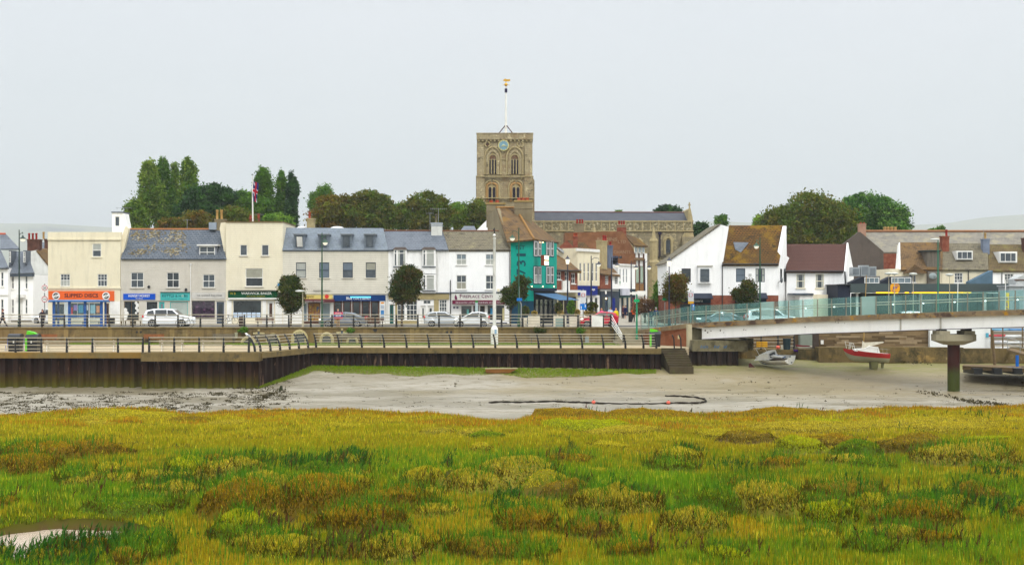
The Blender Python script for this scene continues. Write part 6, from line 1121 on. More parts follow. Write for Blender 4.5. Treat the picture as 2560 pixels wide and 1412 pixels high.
# ------------------------------------------------------------ right-hand quay
QW=root('quay_wall','old stained concrete quay wall under the bridge behind the red yacht','wall',P(2200,910,120)); m_q=mk('old_quay',s(116,98,62),s(92,78,50),.7,.95,bump=.8,patches=[(s(66,60,38),.7,.5,.64),(s(158,128,72),.5,.56,.68),(s(150,132,92),2.,.6,.7)],streak=.5,zmap=[(CZ-6.2,s(84,80,36),.25,.6)])
b=MB(); b.box(PX(2045,120),PX(2405,120),119.6,122,CZ-7.5,PZY(868,120),m_q); b.box(PX(2405,119),PX(2900,119),119.2,122,CZ-7.5,PZY(872,119),m_q); b.box(PX(1990,122),PX(2052,122),121,123,CZ-7.5,PZY(872,121),m_q); b.box(PX(1846,123),PX(1996,123),122,127.6,CZ-7.5,PZY(874,122),m_q); b.box(PX(2200,118.5),PX(2405,118.5),118.4,119.55,CZ-8,PZY(918,118.5),mk('green_ledge',s(92,86,48),s(76,74,40),1,.9)); b.build('wall',QW)
b=MB(); b.box(PX(1996,122),PX(2900,122),121.9,127.6,CZ-8,PZY(869,120)-.02,m_town); tag(b.build('quay_ground'),kind='structure')
PW=root('plank_wall','tall weathered horizontal plank wall behind the red yacht','wall',P(2180,870,121)); b=MB(); pr=random.Random(3); z=PZY(874,121.5)
pm=[K('plank_%d' % i,*c,.9) for i,c in enumerate([(116,96,66),(138,116,84),(100,82,56),(158,138,108),(122,102,74)])]
while z<PZY(798,121.5):
    x=PX(2047,121.5)
    while x<PX(2324,121.5): L=pr.uniform(.6,2.2); x2=min(x+L,PX(2324,121.5)); b.box(x,x2-.015,121.4+pr.uniform(-.03,.03),121.6,z,z+.175,pr.choice(pm)); x=x2
    z+=.18
b.build('planks',PW); b=MB(); b.box(PX(2032,121.5),PX(2046,121.5),121.3,121.7,PZY(875,121.5),PZY(800,121.5),K('rusty_post',72,60,52)); b.build('end_post',PW); b=MB(); b.box(PX(2052,121.3),PX(2059,121.3),121.3,121.34,PZY(860,121.3),PZY(850,121.3),M_white); b.build('notice',PW)
WS=root('boat_shed','white boarded boat shed with small blue notice behind the bridge pier','shed',P(2400,875,121)); b=MB(); b.box(PX(2324,121),PX(2475,121),120.9,124,PZY(875.5,121),PZY(805,121),mk('shed_white',s(240,242,240),None,1,.6,board=.12)); b.build('wall',WS); b=MB(); b.box(PX(2465,120.8),PX(2472,120.8),120.84,120.88,PZY(843,121),PZY(832,121),K('sky_blue_notice',96,186,214)); b.build('notice',WS)
b=MB(); b.box(PX(1998,126.5),PX(2040,126.5),126,127,PZY(872,126),PZY(800,126),K('grey_green_sheet',134,142,130)); tag(b.build('sheet_screen'),'grey-green metal sheet screen left of the weathered plank wall','screen')
b=MB(); 
for k_ in range(14): x=1862+k_*9.6; b.box(PX(x,127),PX(x+8.8,127),126.9,127.02,PZY(873,127),PZY(815,127),M_wood)
tag(b.build('board_fence'),'tan vertical board fence behind the yellow crates under the bridge','fence')
railing('short railing with yellow crates hung on it under the bridge',[V((PX(x,123),123,PZY(874,122))) for x in (1862,1903,1945,1985)],1.3,4,group='railings under the bridge')
RK=root('kayak_rack','timber and steel rack stacked with white and red kayaks at far right','rack',P(2510,875,120.6)); b=MB()
for x in (2478,2507,2556,2590):
    for D in (120.3,122): b.tube([P(x,876,D),P(x,800,D)],.06,M_wood,6)
for y in (874,858,843,828): b.tube([P(2476,y,120.3),P(2592,y,120.3)],.05,M_steel,6)
b.build('frame',RK)
kc=[(240,240,240),(210,60,70),(244,244,240),(60,120,170),(236,238,240),(250,250,246),(90,150,180)]
for i,(x,y) in enumerate([(2500,871),(2492,840),(2530,841),(2540,825),(2495,855),(2535,857),(2500,825)]):
    c=P(x,y,121); b=MB(); L=.95; b.poly([(c.x+L*t,c.y+w*math.cos(a)*.3*math.sqrt(max(0,1-t*t)),c.z+.16*math.sin(a)*math.sqrt(max(0,1-t*t))+.1*t*t) for t in [-1,-.7,-.3,0,.3,.7,1] for w in (1,) for a in [2*pi*q/8 for q in range(8)]],[(i_*8+q,i_*8+(q+1)%8,(i_+1)*8+(q+1)%8,(i_+1)*8+q) for i_ in range(6) for q in range(8)],K('kayak_%d' % i,*kc[i],.35),True)
    tag(b.build('kayak'),['white kayak on the lowest rack shelf behind the gangway','red kayak high on the left side of the rack','white kayak high in the middle of the rack','blue kayak on the top shelf right side','off-white kayak on the middle shelf at the left post','white kayak on the middle shelf right of centre','pale blue kayak on the top shelf left side'][i],'kayak','kayaks on the rack')
PT=root('pontoon','low grey pontoon on dark floats at the right frame edge','pontoon',P(2480,930,109)); b=MB(); b.prism([P(2406,914,110.5),P(2660,925,106),P(2660,915,113),P(2410,910,114)],(0,0,-.3),M_wood); b.build('deck',PT)
for x,D in ((2450,109),(2500,108.3),(2552,107.4),(2600,107)): b=MB(); b.box(PX(x-11,D),PX(x+11,D),D+.4,D+3,PZY(936,D),PZY(921,D),M_black); b.build('float',PT)
for x,m_ in ((2543,K('bright_blue_post',20,110,206)),): b=MB(); b.tube([P(x,917,111),P(x,888,111)],.13,m_,10); b.build('mooring_post',PT)
b=MB(); b.tube([P(2487,914,113.5),P(2480,826,113.5)],.12,M_wood,8); tag(b.build('timber_pile'),'leaning timber pile between the white shed and the kayak rack','pile')
GW=root('gangway','sloping grey gangway running down to the pontoon at the right edge','gangway',P(2550,880,113)); b=MB(); b.prism([P(2518,873,118),P(2620,903,108),P(2640,900,108.6),P(2530,870,119.2)],(0,0,-.14),M_wood); b.build('deck',GW); b=MB()
for dz in (.5,1.): b.tube([P(2519,873,118)+V((0,0,dz)),P(2620,903,108)+V((0,0,dz))],.03,M_steel,6)
for t in (0,.33,.66,1): p=P(2519,873,118).lerp(P(2620,903,108),t); b.tube([p,p+V((0,0,1.))],.03,M_steel,6)
b.build('handrail',GW)
# ------------------------------------------------------------ vehicles
def car(name,label,L,H,prof,roofy,paint,wheels,wr,glassx,W=1.78,lights=True,tail=True,group='cars parked and driving on the street'):
    """local frame: +x front, z up. prof = outline points clockwise from rear bottom over the roof to the front bottom"""
    r=root(name,label,'car',(0,0,0),group); out=list(prof)
    xr,xf=wheels; R=wr+.05; z0=.24
    bottom=[]
    for xw in (xf,xr):
        for k in range(9): a=pi*k/8; bottom.append((xw+R*math.cos(a), max(z0,wr+R*math.sin(a)*.98) if 0<k<8 else z0))
    out=out+bottom; n=len(out); belt=roofy[0]; top=roofy[1]
    def hw(z,inset=0.): t=min(1,max(0,(z-belt)/(top-belt))); u=min(1,max(0,(.5-z)/.3)); return W/2-.20*t**1.2-.05*u-inset
    xs=[p[0] for p in out]; cx=(min(xs)+max(xs))/2; cz=.7
    def ring(sg,inset,sh): return [(x+(cx-x)*sh*.6, sg*hw(z,inset)*(1-.10*max(0,abs(x-cx)/(L/2)-.72)/.28), z+(cz-z)*sh) for x,z in out]
    b=MB(); rings=[ring(-1,0,.06),ring(-1,.07,0),ring(1,.07,0),ring(1,0,.06)]; vs=sum(rings,[])
    fs=[tuple(range(n)),tuple(range(4*n-1,3*n-1,-1))]+[(k*n+i,k*n+(i+1)%n,(k+1)*n+(i+1)%n,(k+1)*n+i) for k in range(3) for i in range(n)]
    b.poly(vs,fs,paint); b.build('body',r)
    g=MB()
    for sg in (-1,1):
        for poly in glassx: g.prism([(x,sg*(hw(z,0)+.004),z) for x,z in poly],(0,-sg*.03,0),M_glass2)
    # windscreen and rear screen follow the roof outline
    rp=[p for p in prof if p[1]>=belt-.02]
    a,c=rp[-1],rp[-2]; f=lambda p,q,t:(p[0]+(q[0]-p[0])*t,p[1]+(q[1]-p[1])*t)
    for (p,q,d) in ((rp[-1],rp[-2],1),(rp[0],rp[1],-1)):
        p0,p1=f(p,q,.08),f(p,q,.9); off=.012*d; g.poly([(p0[0]+off,-hw(p0[1])+.1,p0[1]+.012),(p0[0]+off,hw(p0[1])-.1,p0[1]+.012),(p1[0]+off,hw(p1[1])-.1,p1[1]+.012),(p1[0]+off,-hw(p1[1])+.1,p1[1]+.012)],[(0,1,2,3)],M_glass2)
    g.build('windows',r)
    for xw in (xf,xr):
        for sg in (-1,1):
            y=sg*(W/2-.11); w=MB(); w.tube([(xw,y-.1,wr),(xw,y+.1,wr)],wr,M_rubber,18); wo=w.build('wheel',r); q=MB(); yy=y+sg*.104
            q.tube([(xw,yy,wr),(xw,yy+sg*.012,wr)],wr*.66,M_dark,16)
            for k in range(5): a=2*pi*k/5+.3; q.prism([(xw+wr*.62*math.cos(a-.16),yy+sg*.02,wr+wr*.62*math.sin(a-.16)),(xw+wr*.62*math.cos(a+.16),yy+sg*.02,wr+wr*.62*math.sin(a+.16)),(xw+wr*.1*math.cos(a+.6),yy+sg*.02,wr+wr*.1*math.sin(a+.6)),(xw+wr*.1*math.cos(a-.6),yy+sg*.02,wr+wr*.1*math.sin(a-.6))],(0,sg*.014,0),M_chrome)
            q.tube([(xw+wr*.64*math.cos(a),yy+sg*.02,wr+wr*.64*math.sin(a)) for a in [2*pi*k/16 for k in range(17)]],.022,M_chrome,5); q.build('rim',wo)
    fx=max(xs); rx=min(xs); hz=belt-.2
    for sg in (-1,1):
        h=MB(); h.ell((fx-.2,sg*(W/2-.2),hz-.03),(.2,.17,.085),mk('headlamp',(.8,.8,.78,1),rough=.1,emit=((1,1,.95,1),.8 if lights else .05)),10,6); h.build('headlight',r)
        h=MB(); h.ell((rx+.09,sg*(W/2-.13),hz+.12),(.1,.12,.16),K('tail_red',196,30,40,.25),8,6); h.build('tail_light',r)
        h=MB(); h.ell((glassx[0][0][0] if 0 else glassx[-1][0][0]-.1,sg*(W/2+.08),belt+.03),(.07,.1,.07),paint,8,5); h.build('mirror',r)
    h=MB(); h.box(fx-.12,fx-.015,-W/2+.25,W/2-.25,.28,.44,M_black); h.build('grille',r); h=MB(); h.box(rx+.01,rx+.06,-.26,.26,hz-.16,hz-.05,K('plate_yellow',220,190,80)); h.build('number_plate',r)
    h=MB(); h.box(xr+.4,xf-.4,-W/2+.02,W/2-.02,.2,.27,M_black); h.build('sill',r)
    return r
pw=mk('car_white',s(236,238,240),None,1,.2,spec=.7); pg=mk('car_grey',s(128,134,142),None,1,.28,metal=.5); ps=mk('car_silver',s(196,200,202),None,1,.25,metal=.35); prd=mk('car_red',s(186,20,50),None,1,.2,spec=.7); pdk=mk('car_dark',s(30,40,60),None,1,.2,spec=.7)
SUVp=[(-2.38,.3),(-2.42,.75),(-2.36,1.02),(-2.05,1.62),(-1.3,1.76),(0,1.77),(.55,1.70),(1.25,1.14),(2.05,.98),(2.36,.78),(2.4,.3)]
suv=car('suv_car','big white estate car driving past the turquoise shop, nose to the right',4.8,1.77,SUVp,(1.1,1.75),pw,(-1.45,1.45),.38,[[(-1.95,1.14),(-1.85,1.52),(-1.35,1.64),(-1.2,1.14)],[(-1.1,1.14),(-1.15,1.66),(-.05,1.68),(0,1.14)],[(.08,1.14),(.02,1.67),(.5,1.62),(1.05,1.16)]],W=1.9)
place(suv,(PX(423,131),131,RZ+.004))
SED=[(-2.3,.3),(-2.32,.78),(-2.2,1.0),(-1.7,1.03),(-1.0,1.38),(-.2,1.45),(.4,1.40),(1.15,.98),(2.0,.82),(2.26,.62),(2.28,.3)]
sedan=car('saloon_car','grey saloon car behind the man with the placard, nose to the left',4.6,1.45,SED,(.98,1.44),pg,(-1.42,1.36),.33,[[(-1.35,1.02),(-.95,1.31),(-.35,1.36),(-.3,1.02)],[(-.22,1.02),(-.27,1.37),(.35,1.34),(.9,1.02)]])
place(sedan,(PX(858,130.6),130.6,RZ+.004),pi)
HAT=[(-1.98,.3),(-2.02,.8),(-1.92,1.05),(-1.55,1.42),(-.7,1.5),(.1,1.47),(.95,1.0),(1.7,.84),(1.98,.6),(2.0,.3)]
gh=[[(-1.6,1.06),(-1.4,1.34),(-.8,1.41),(-.75,1.06)],[(-.67,1.06),(-.72,1.42),(.05,1.39),(.75,1.05)]]
h1=car('hatchback_car','silver hatchback with its nose to the right behind the small pale one',4.2,1.5,HAT,(1.02,1.49),ps,(-1.25,1.25),.31,gh)
place(h1,(PX(1112,131.6),131.6,RZ+.004))
HA2=[(-1.65,.3),(-1.72,.75),(-1.66,1.0),(-1.45,1.38),(-.7,1.5),(.0,1.46),(.85,1.0),(1.35,.88),(1.66,.62),(1.68,.3)]
g2=[[(-1.4,1.06),(-1.25,1.32),(-.8,1.40),(-.7,1.06)],[(-.62,1.06),(-.7,1.41),(-.05,1.38),(.62,1.05)]]
h2=car('hatchback_car','small pale silver hatchback with red tail light to the right, overlapping the other',3.5,1.5,HA2,(1.02,1.49),mk('car_pale',s(214,216,216),None,1,.25,metal=.2),(-1.15,1.12),.3,g2,W=1.65)
place(h2,(PX(1180,129.9),129.9,RZ+.004),pi)
h3=car('hatchback_car','red hatchback behind the white banner, lamps lit, nose to the left',3.7,1.5,[(x*1.08,z) for x,z in HA2],(1.02,1.49),prd,(-1.2,1.2),.3,g2,W=1.68)
place(h3,(PX(1497,130.2),130.2,RZ+.004),pi)
tree_of(h1)
dup(suv,(PX(128,143),143,RZ+.004),2.6,'white car half hidden behind the blue bus shelter',.92)
for x,D,a,lab,src in [(1800,134,pi,'red-lit grey car seen through the bridge glass by the pastry shop',sedan),(1925,133,0,'white car seen through the bridge glass under the mossy roof',suv),(2290,134.5,0,'silver car seen through the bridge glass at the petrol pumps',h1),(2400,133.5,pi,'grey saloon seen through the bridge glass near the yellow banner',sedan)]: dup(src,(PX(x,D),D,RZ+.004),a,lab)
# ------------------------------------------------------------ bicycle
def bicycle():
    r=root('bicycle','black bicycle leaning against the cream estate agent wall','bicycle',(0,0,0),'bicycles by the shops')
    for x in (-.52,.52): b=MB(); b.tube([(x+.33*math.cos(a),0,.34+.33*math.sin(a)) for a in [2*pi*k/20 for k in range(21)]],.022,M_rubber,5); w=b.build('wheel',r); b=MB(); [b.tube([(x,0,.34),(x+.32*math.cos(a),0,.34+.32*math.sin(a))],.004,M_steel,3) for a in [2*pi*k/10 for k in range(10)]]; b.build('spokes',w)
    b=MB(); q={'bb':(0,0,.3),'se':(-.15,0,.82),'hd':(.36,0,.82),'rw':(-.52,0,.34),'fw':(.52,0,.34)}
    for a,c in (('bb','se'),('bb','hd'),('se','hd'),('rw','bb'),('rw','se'),('hd','fw')): b.tube([q[a],q[c]],.02,M_black,6)
    b.build('frame',r); b=MB(); b.ell((-.17,0,.9),(.13,.07,.03),M_black,8,4); b.build('saddle',r); b=MB(); b.tube([(.36,0,.82),(.33,0,.98)],.015,M_steel,5); b.tube([(.4,-.26,1.),(.33,0,.98),(.4,.26,1.)],.015,M_black,5); b.build('handlebar',r); return r
bk=bicycle(); place(bk,(PX(575,138),138,RZ+.12),.1); tree_of(bk)
dup(bk,(PX(930,134),134,RZ+.01),.3,'bicycle parked behind the tail of the grey saloon car'); dup(bk,(PX(462,128.1),128.1,RZ+.1),.15,'bicycle leaning on the upper railing by the nose of the white car')
# ------------------------------------------------------------ lamp posts
def lamp(name,label,x,yt,yb,D,col,side,lx=None,ly=None,r0=.09,style='swan',base=None):
    p=P(x,yb,D); p.z=base if base is not None else RZ+.1; zt=PZY(yt,D); o=root(name,label,'street lamp',p,'lamp posts'); b=MB(); H=zt-p.z
    b.lathe(p,[(r0*1.7,-.05),(r0*1.7,.5),(r0*1.2,.6),(r0,1.),(r0*.8,H*.6),(r0*.5,H)],col,10); b.build('pole',o)
    if style=='swan':
        l=P(lx,ly,D); b=MB(); hz=H+p.z-.35; b.tube([(p.x,D,hz),(p.x+side*.35,D,hz+.25),(l.x,D,hz+.18),(l.x,D,l.z+.25)],.03,col,6); b.ell((p.x,D,zt+.06),(.05,.05,.1),col,6,4); b.build('arm',o)
        b=MB(); b.lathe((l.x,D,l.z),[(.07,.28),(.1,.15),(.3,0),(.32,-.05)],col,12); h=b.build('lamp_head',o); b=MB(); b.lathe((l.x,D,l.z-.3),[(.08,0),(.2,.1),(.24,.24)],M_lampg,10); b.build('lamp_glass',h)
    elif style=='lantern':
        b=MB(); b.lathe((p.x,D,zt-.02),[(.06,0),(.16,.02),(.24,.5),(.26,.52)],M_lampg,6,False); h=b.build('lamp_glass',o); b=MB(); b.lathe((p.x,D,zt+.5),[(.3,0),(.14,.18),(.05,.3),(.02,.4)],col,6,False); b.build('lamp_head',o)
    elif style=='disc': b=MB(); b.lathe((p.x,D,zt-.02),[(.1,-.12),(.42,0),(.34,.1),(.06,.16)],K('lamp_disc',206,208,200),14); b.build('lamp_head',o)
    elif style=='flat': b=MB(); b.ell((p.x+side*.3,D,zt+.02),(.45,.16,.1),K('lamp_flat',214,216,212),12,5); b.build('lamp_head',o)
    return o
dg_=K('lamp_blackgreen',24,50,40,.4); gg=K('lamp_green',28,76,50,.4); tg=K('lamp_teal',20,110,84,.4); nb=K('lamp_navy',26,30,52,.4)
lamp('street_lamp','tall black-green lamp post before the far-left white houses',48,578,820,127.9,dg_,1,57,596)
lamp('street_lamp','tall dark green lamp post dividing the cream newsagent from the blue cafe',805,585,818,128,gg,1,813,605)
lamp('street_lamp','tall green lamp post before the teal pub wall',1297,574,818,128,gg,-1,1281,594)
lamp('street_lamp','tall green lamp post before the mossy-roofed white building',1900,597,815,129,gg,-1,1891,614)
lamp('street_lamp','black lantern post in front of the low red brick shop',1419,660,800,140,nb,1,style='lantern')
for x,yt,D,lx,ly,sd,lab in [(1478,642,150,1497,660,1,'navy lamp post in front of the cream parapeted shop'),(1529,646,160,1543,662,1,'navy lamp post by the narrow brick shop'),(1578,655,168,1590,668,1,'navy lamp post in front of the white slit-window shop'),(1612,650,172,1623,668,1,'navy lamp post by the timbered building')]: lamp('street_lamp',lab,x,yt,800,D,nb,sd,lx,ly,.1)
lamp('street_lamp','black lantern post before the sloping white gable',1673,665,800,133,nb,1,style='lantern')
lamp('street_lamp','plain black post between the willow-like and reddish trees',1657,655,800,150,nb,-1,1650,665)
lamp('street_lamp','tall teal post with white flat lamp head before the cottages',2345,599,815,128,tg,-1,style='flat')
lamp('street_lamp','thin pale street lamp by the clipped tree and newsagent',757,728,816,128.6,M_alu,-1,style='flat',r0=.06)
for x,yt,lab in [(2222,684,'thin pale forecourt light left of the price sign'),(2236,684,'thin pale forecourt light above the price sign'),(2283,685,'thin pale forecourt light before the boxed dormer'),(2374,687,'thin pale forecourt light left of the tall white mast')]: lamp('forecourt_light',lab,x,yt,815,129.5,M_alu,1,style='disc',r0=.05)
b=MB(); b.tube([P(2393,815,128),P(2395,700,128)],.04,M_white,6); tag(b.build('mast'),'tall thin white mast right of the forecourt lights','mast')
b=MB(); b.tube([P(2512,815,128),P(2514,700,128)],.04,M_white,6); tag(b.build('mast'),'thin white mast standing left of the yellow flag banner','mast')
# white column on the promenade
WC=root('white_column','tall white painted column with ball top on an octagonal base on the promenade','column',P(1236,862,124)); D=124; cx=PX(1236,D); k=D/F; b=MB(); b.lathe((cx,D,PZ),[(.36,0),(.36,PZY(822,D)-PZ),(.18,PZY(814,D)-PZ)],M_white,8,False); b.build('pedestal',WC); b=MB(); b.lathe((cx,D,PZY(814.5,D)),[(.17,0),(.155,4.),(.12,PZY(598,D)-PZY(814.5,D)),(.15,PZY(597,D)-PZY(814.5,D)),(.15,PZY(594,D)-PZY(814.5,D))],mk('flaking_white',s(228,228,222),s(190,190,186),3,.7,patches=[(s(140,140,138),3.5,.62,.68)],stretch=(1,1,.3)),12); b.build('shaft',WC)
b=MB(); b.ell((cx,D,PZY(588,D)),(.13,.13,.13),M_white,10,8); b.tube([(cx,D,PZY(584,D)),(cx,D,PZY(570,D))],.05,M_black,6); b.ell((cx-.05,D,PZY(574,D)),(.1,.06,.08),M_black,8,5); b.build('finial',WC); b=MB(); b.box(cx+.02,cx+.22,D-.39,D-.36,PZY(836,D),PZY(823,D),K('pale_blue_mark',150,180,206)); pd=b.build('plaque',WC)
# flagpole with union flag
FP=root('flagpole','white flagpole with furled union flag above the tall cream building','flagpole',P(632,555,144)); b=MB(); D=144; b.tube([P(632,556,D),P(631,440,D)],[.09,.05],M_white,8); b.ell(P(631,437,D),(.12,.12,.08),M_steel,8,5); b.build('pole',FP)
def flag():
    NX,NZ=10,22; o=P(632,452,D); w=.62; h=-2.1; mb=MB(); R_,W_,B_=K('flag_red',200,30,60),K('flag_white',230,230,235),K('flag_blue',40,50,120); g=lambda i,j:(o.x+w*i/NX*(1-.3*j/NZ),D+.12*math.sin(i*1.9+j*.3),o.z+h*j/NZ-.25*i/NX)
    for i in range(NX):
        for j in range(NZ):
            u=j/NZ*2; v=i/NX; d=abs((u%1)-v); m=R_ if abs(u-.9)<.12 or abs(v-.5)<.1 else (W_ if abs(u-.9)<.2 or abs(v-.5)<.18 or d<.12 else B_); mb.face([g(i,j),g(i+1,j),g(i+1,j+1),g(i,j+1)],m)
    mb.build('flag',FP)
flag()
# ------------------------------------------------------------ street furniture
SH=root('bus_shelter','bright blue glazed bus shelter in front of the orange shop sign','bus shelter',P(190,818,132)); D=132; b=MB()
for x in (131,170,209,250): b.box(PX(x,D),PX(x+6,D),D,D+.2,RZ,PZY(755,D),M_blueb)
for x in (131,250): b.box(PX(x,D),PX(x+4,D),D+1.4,D+1.6,RZ,PZY(755,D),M_blueb)
for y0,y1 in ((789,792),(812,814)): b.box(PX(131,D),PX(254,D),D+.02,D+.15,PZY(y1,D),PZY(y0,D),M_blueb)
b.build('frame',SH); b=MB(); b.box(PX(123,D),PX(260,D),D-.3,D+1.9,PZY(755,D)+.003,PZY(752,D),M_blueb); b.box(PX(124,D),PX(259,D),D-.25,D+1.85,PZY(752,D)+.002,PZY(749.5,D),K('roof_pale_blue',120,170,210)); b.build('roof',SH)
for x0,x1 in ((137,170),(176,209),(215,250)): b=MB(); b.box(PX(x0,D),PX(x1,D),D+.07,D+.08,PZY(812,D),PZY(756,D),M_bg3); b.build('glass_panel',SH)
b=MB(); b.box(PX(160,D),PX(245,D),D+.6,D+.9,RZ+.45,RZ+.5,M_steel); [b.box(PX(x,D),PX(x+2,D),D+.7,D+.8,RZ,RZ+.45,M_steel) for x in (165,200,240)]; b.build('bench_seat',SH); b=MB(); b.box(PX(222.5,D),PX(224,D),D-.06,D,RZ,PZY(756,D),M_white); b.build('white_post',SH)
def bench(name,label,wood,legs,L=1.8,group='benches'):
    r=root(name,label,'bench',(0,0,0),group); b=MB()
    for k in range(3): b.box(-L/2,L/2,-.05,-.01,.55+k*.13,.65+k*.13,wood)
    b.build('backrest',r); b=MB()
    for k in range(4): b.box(-L/2,L/2,.02+k*.11,.11+k*.11,.42,.455,wood)
    b.build('seat',r)
    for x in (-L/2+.2,L/2-.2): b=MB(); b.tube([(x,.0,.93),(x,-.02,.42),(x,-.06,0)],.03,legs,5); b.tube([(x,.42,.42),(x,.46,0)],.03,legs,5); b.tube([(x,-.02,.42),(x,.44,.42)],.025,legs,5); b.tube([(x,0,.64),(x,.36,.64),(x,.42,.42)],.02,legs,5); b.build('leg',r)
    return r
bn=bench('bench','wooden street bench before the green estate agent shop',mk('bench_brown',s(112,82,62),s(92,68,52),3,.8),M_black); place(bn,(PX(662,128.2),128.2,RZ+.1)); tree_of(bn)
dup(bn,(PX(937,128.2),128.2,RZ+.1),0,'dark wooden street bench in front of the blue cafe',1.)
b2=bench('bench','white-legged pale bench behind the railing, second from the bins',mk('bench_pale',s(164,150,124),s(140,128,104),3,.8),M_white,2.0); place(b2,(PX(259,109.5),109.5,PZ)); tree_of(b2)
dup(b2,(PX(142,109.5),109.5,PZ),0,'pale bench behind the railing just right of the green-topped bin'); dup(b2,(PX(429,109),109,PZ+.05),0,'pale bench on the left half of the thick projecting wall'); dup(b2,(PX(532,109),109,PZ+.05),0,'pale bench on the right half of the thick projecting wall')
b3=bench('bench','orange-brown bench against the retaining wall at the left',mk('bench_orange',s(150,92,56),s(126,76,46),3,.8),M_black,1.9); place(b3,(PX(385,125.6),125.6,PZ+.02)); tree_of(b3)
dup(b3,(PX(118,126),126,PZ),0,'orange-brown bench near the lidded bins')
b4=bench('bench','weathered grey bench against the wall before the half-hidden stone arch',mk('bench_grey',s(120,112,98),s(98,92,80),3,.85),M_black,2.1); place(b4,(PX(876,125.3),125.3,PZ+.05)); tree_of(b4)
for x,lab in ((927,'grey bench right of the last stone arch'),(1212,'dark grey bench just left of the white column'),(1352,'grey bench under the dark hanging wall plant'),(665,'grey bench between the two left stone arches'),(560,'grey bench left of the stone arches')): dup(b4,(PX(x,125.3),125.3,PZ+.05),0,lab)
def wbin(label,lid,x,D,w=.95,h=1.15,z=PZ):
    o=root('litter_bin',label,'bin',(PX(x,D),D,z)); b=MB(); c=PX(x,D); b.poly([(c-w/2*.92,D-.4,z),(c+w/2*.92,D-.4,z),(c+w/2*.92,D+.4,z),(c-w/2*.92,D+.4,z),(c-w/2,D-.45,z+h),(c+w/2,D-.45,z+h),(c+w/2,D+.45,z+h),(c-w/2,D+.45,z+h)],[(0,3,2,1),(4,5,6,7),(0,1,5,4),(1,2,6,5),(2,3,7,6),(3,0,4,7)],M_black); b.build('body',o)
    b=MB(); n=8; pr_=[(c-w/2*1.03,D-.5*math.cos(pi*k/n),z+h+.003+.28*math.sin(pi*k/n)) for k in range(n+1)]; b.prism(pr_,(w*1.06,0,0),M_black); b.build('hood',o); b=MB(); b.box(c-.05,c+.05,D-.475,D-.455,z+h*.6,z+h*.75,M_white); b.build('label_plate',o)
    if lid: g=K('lime_green',96,206,24,.5); b=MB(); b.box(c-w/2-.02,c-w/2+.14,D-.49,D-.455,z+.05,z+h-.05,g); b.prism([(c-w/2+.02,D-.3,z+h+.2),(c+w/2-.15,D-.3,z+h+.26),(c+.12,D-.3,z+h+.4),(c-w/2+.08,D-.3,z+h+.52)],(0,.5,0),g); b.build('lid',o)
    return o
wbin('black rounded litter bin between the blue chairs at far left',False,39,110); wbin('black litter bin with raised lime green lid at far left',True,83,110); wbin('black bin with lime green lid beside the bridge steps',True,1637,119.5,.95,1.1)
b=MB(); b.box(PX(271,137),PX(284,137),137,137.5,RZ+.1,PZY(795,137),M_black); tag(b.build('dustbin'),'plain black box bin at the right foot of the orange-signed shop','bin')
b=MB(); b.box(PX(597,129),PX(606,129),129,129.4,RZ+.1,PZY(790,129),K('bin_brown',60,48,44)); tag(b.build('dustbin'),'narrow dark brown street bin before the listing cards','bin')
for x,c,lab in ((20,(30,90,180),'blue metal chair left of the black rounded bin'),(61,(40,90,190),'blue metal chair between the two lidded bins')):
    o=root('metal_chair',lab,'chair',(PX(x,111),111,PZ)); m=K('chair_blue',*((30,90,180))); q=PX(x,111)
    b=MB(); b.box(q-.22,q+.22,111,111.4,PZ+.43,PZ+.47,m); b.build('seat',o); b=MB(); [b.tube([(q-.2+k*.13,111.4,PZ+.47),(q-.2+k*.13,111.5,PZ+.95)],.02,m,5) for k in range(4)]; b.tube([(q-.22,111.5,PZ+.95),(q+.22,111.5,PZ+.95)],.025,m,5); b.build('backrest',o)
    for dx,dy in ((-.2,0),(.2,0),(-.2,.4),(.2,.4)): b=MB(); b.tube([(q+dx,111+dy,PZ+.43),(q+dx*1.2,111+dy,PZ)],.02,m,5); b.build('leg',o)
# signs
def ring_sign(o,x,y,D,r,txt=None):
    c=P(x,y,D); disc=lambda rr_: [c+V((rr_*math.cos(2*pi*k/24),0,rr_*math.sin(2*pi*k/24))) for k in range(24)]; b=MB(); b.prism(disc(r),(0,.03,0),K('sign_red',196,40,60)); b.prism([p+V((0,-.008,0)) for p in disc(r*.8)],(0,.006,0),M_white); q=b.build('round_sign',o)
    if txt: lettering(txt,q,c+V((0,-.015,0)),r*(.8 if len(txt)<3 else .3),M_black,r*1.05,bold=.01)
SG=root('road_sign','pole with two round red-ringed signs, the upper reading 20, left of the orange shop','sign',P(111.5,815,137)); b=MB(); b.tube([P(111.5,814,137.1),P(111.5,708,137.1)],.045,M_steel,6); b.build('pole',SG); ring_sign(SG,111.5,719.5,137,.29,'20'); ring_sign(SG,111.5,748,137,.31,'ZONE')
b=MB(); b.box(PX(105,137),PX(118,137),136.97,137.0,PZY(732,137),PZY(728,137),M_white); b.build('plate',SG)
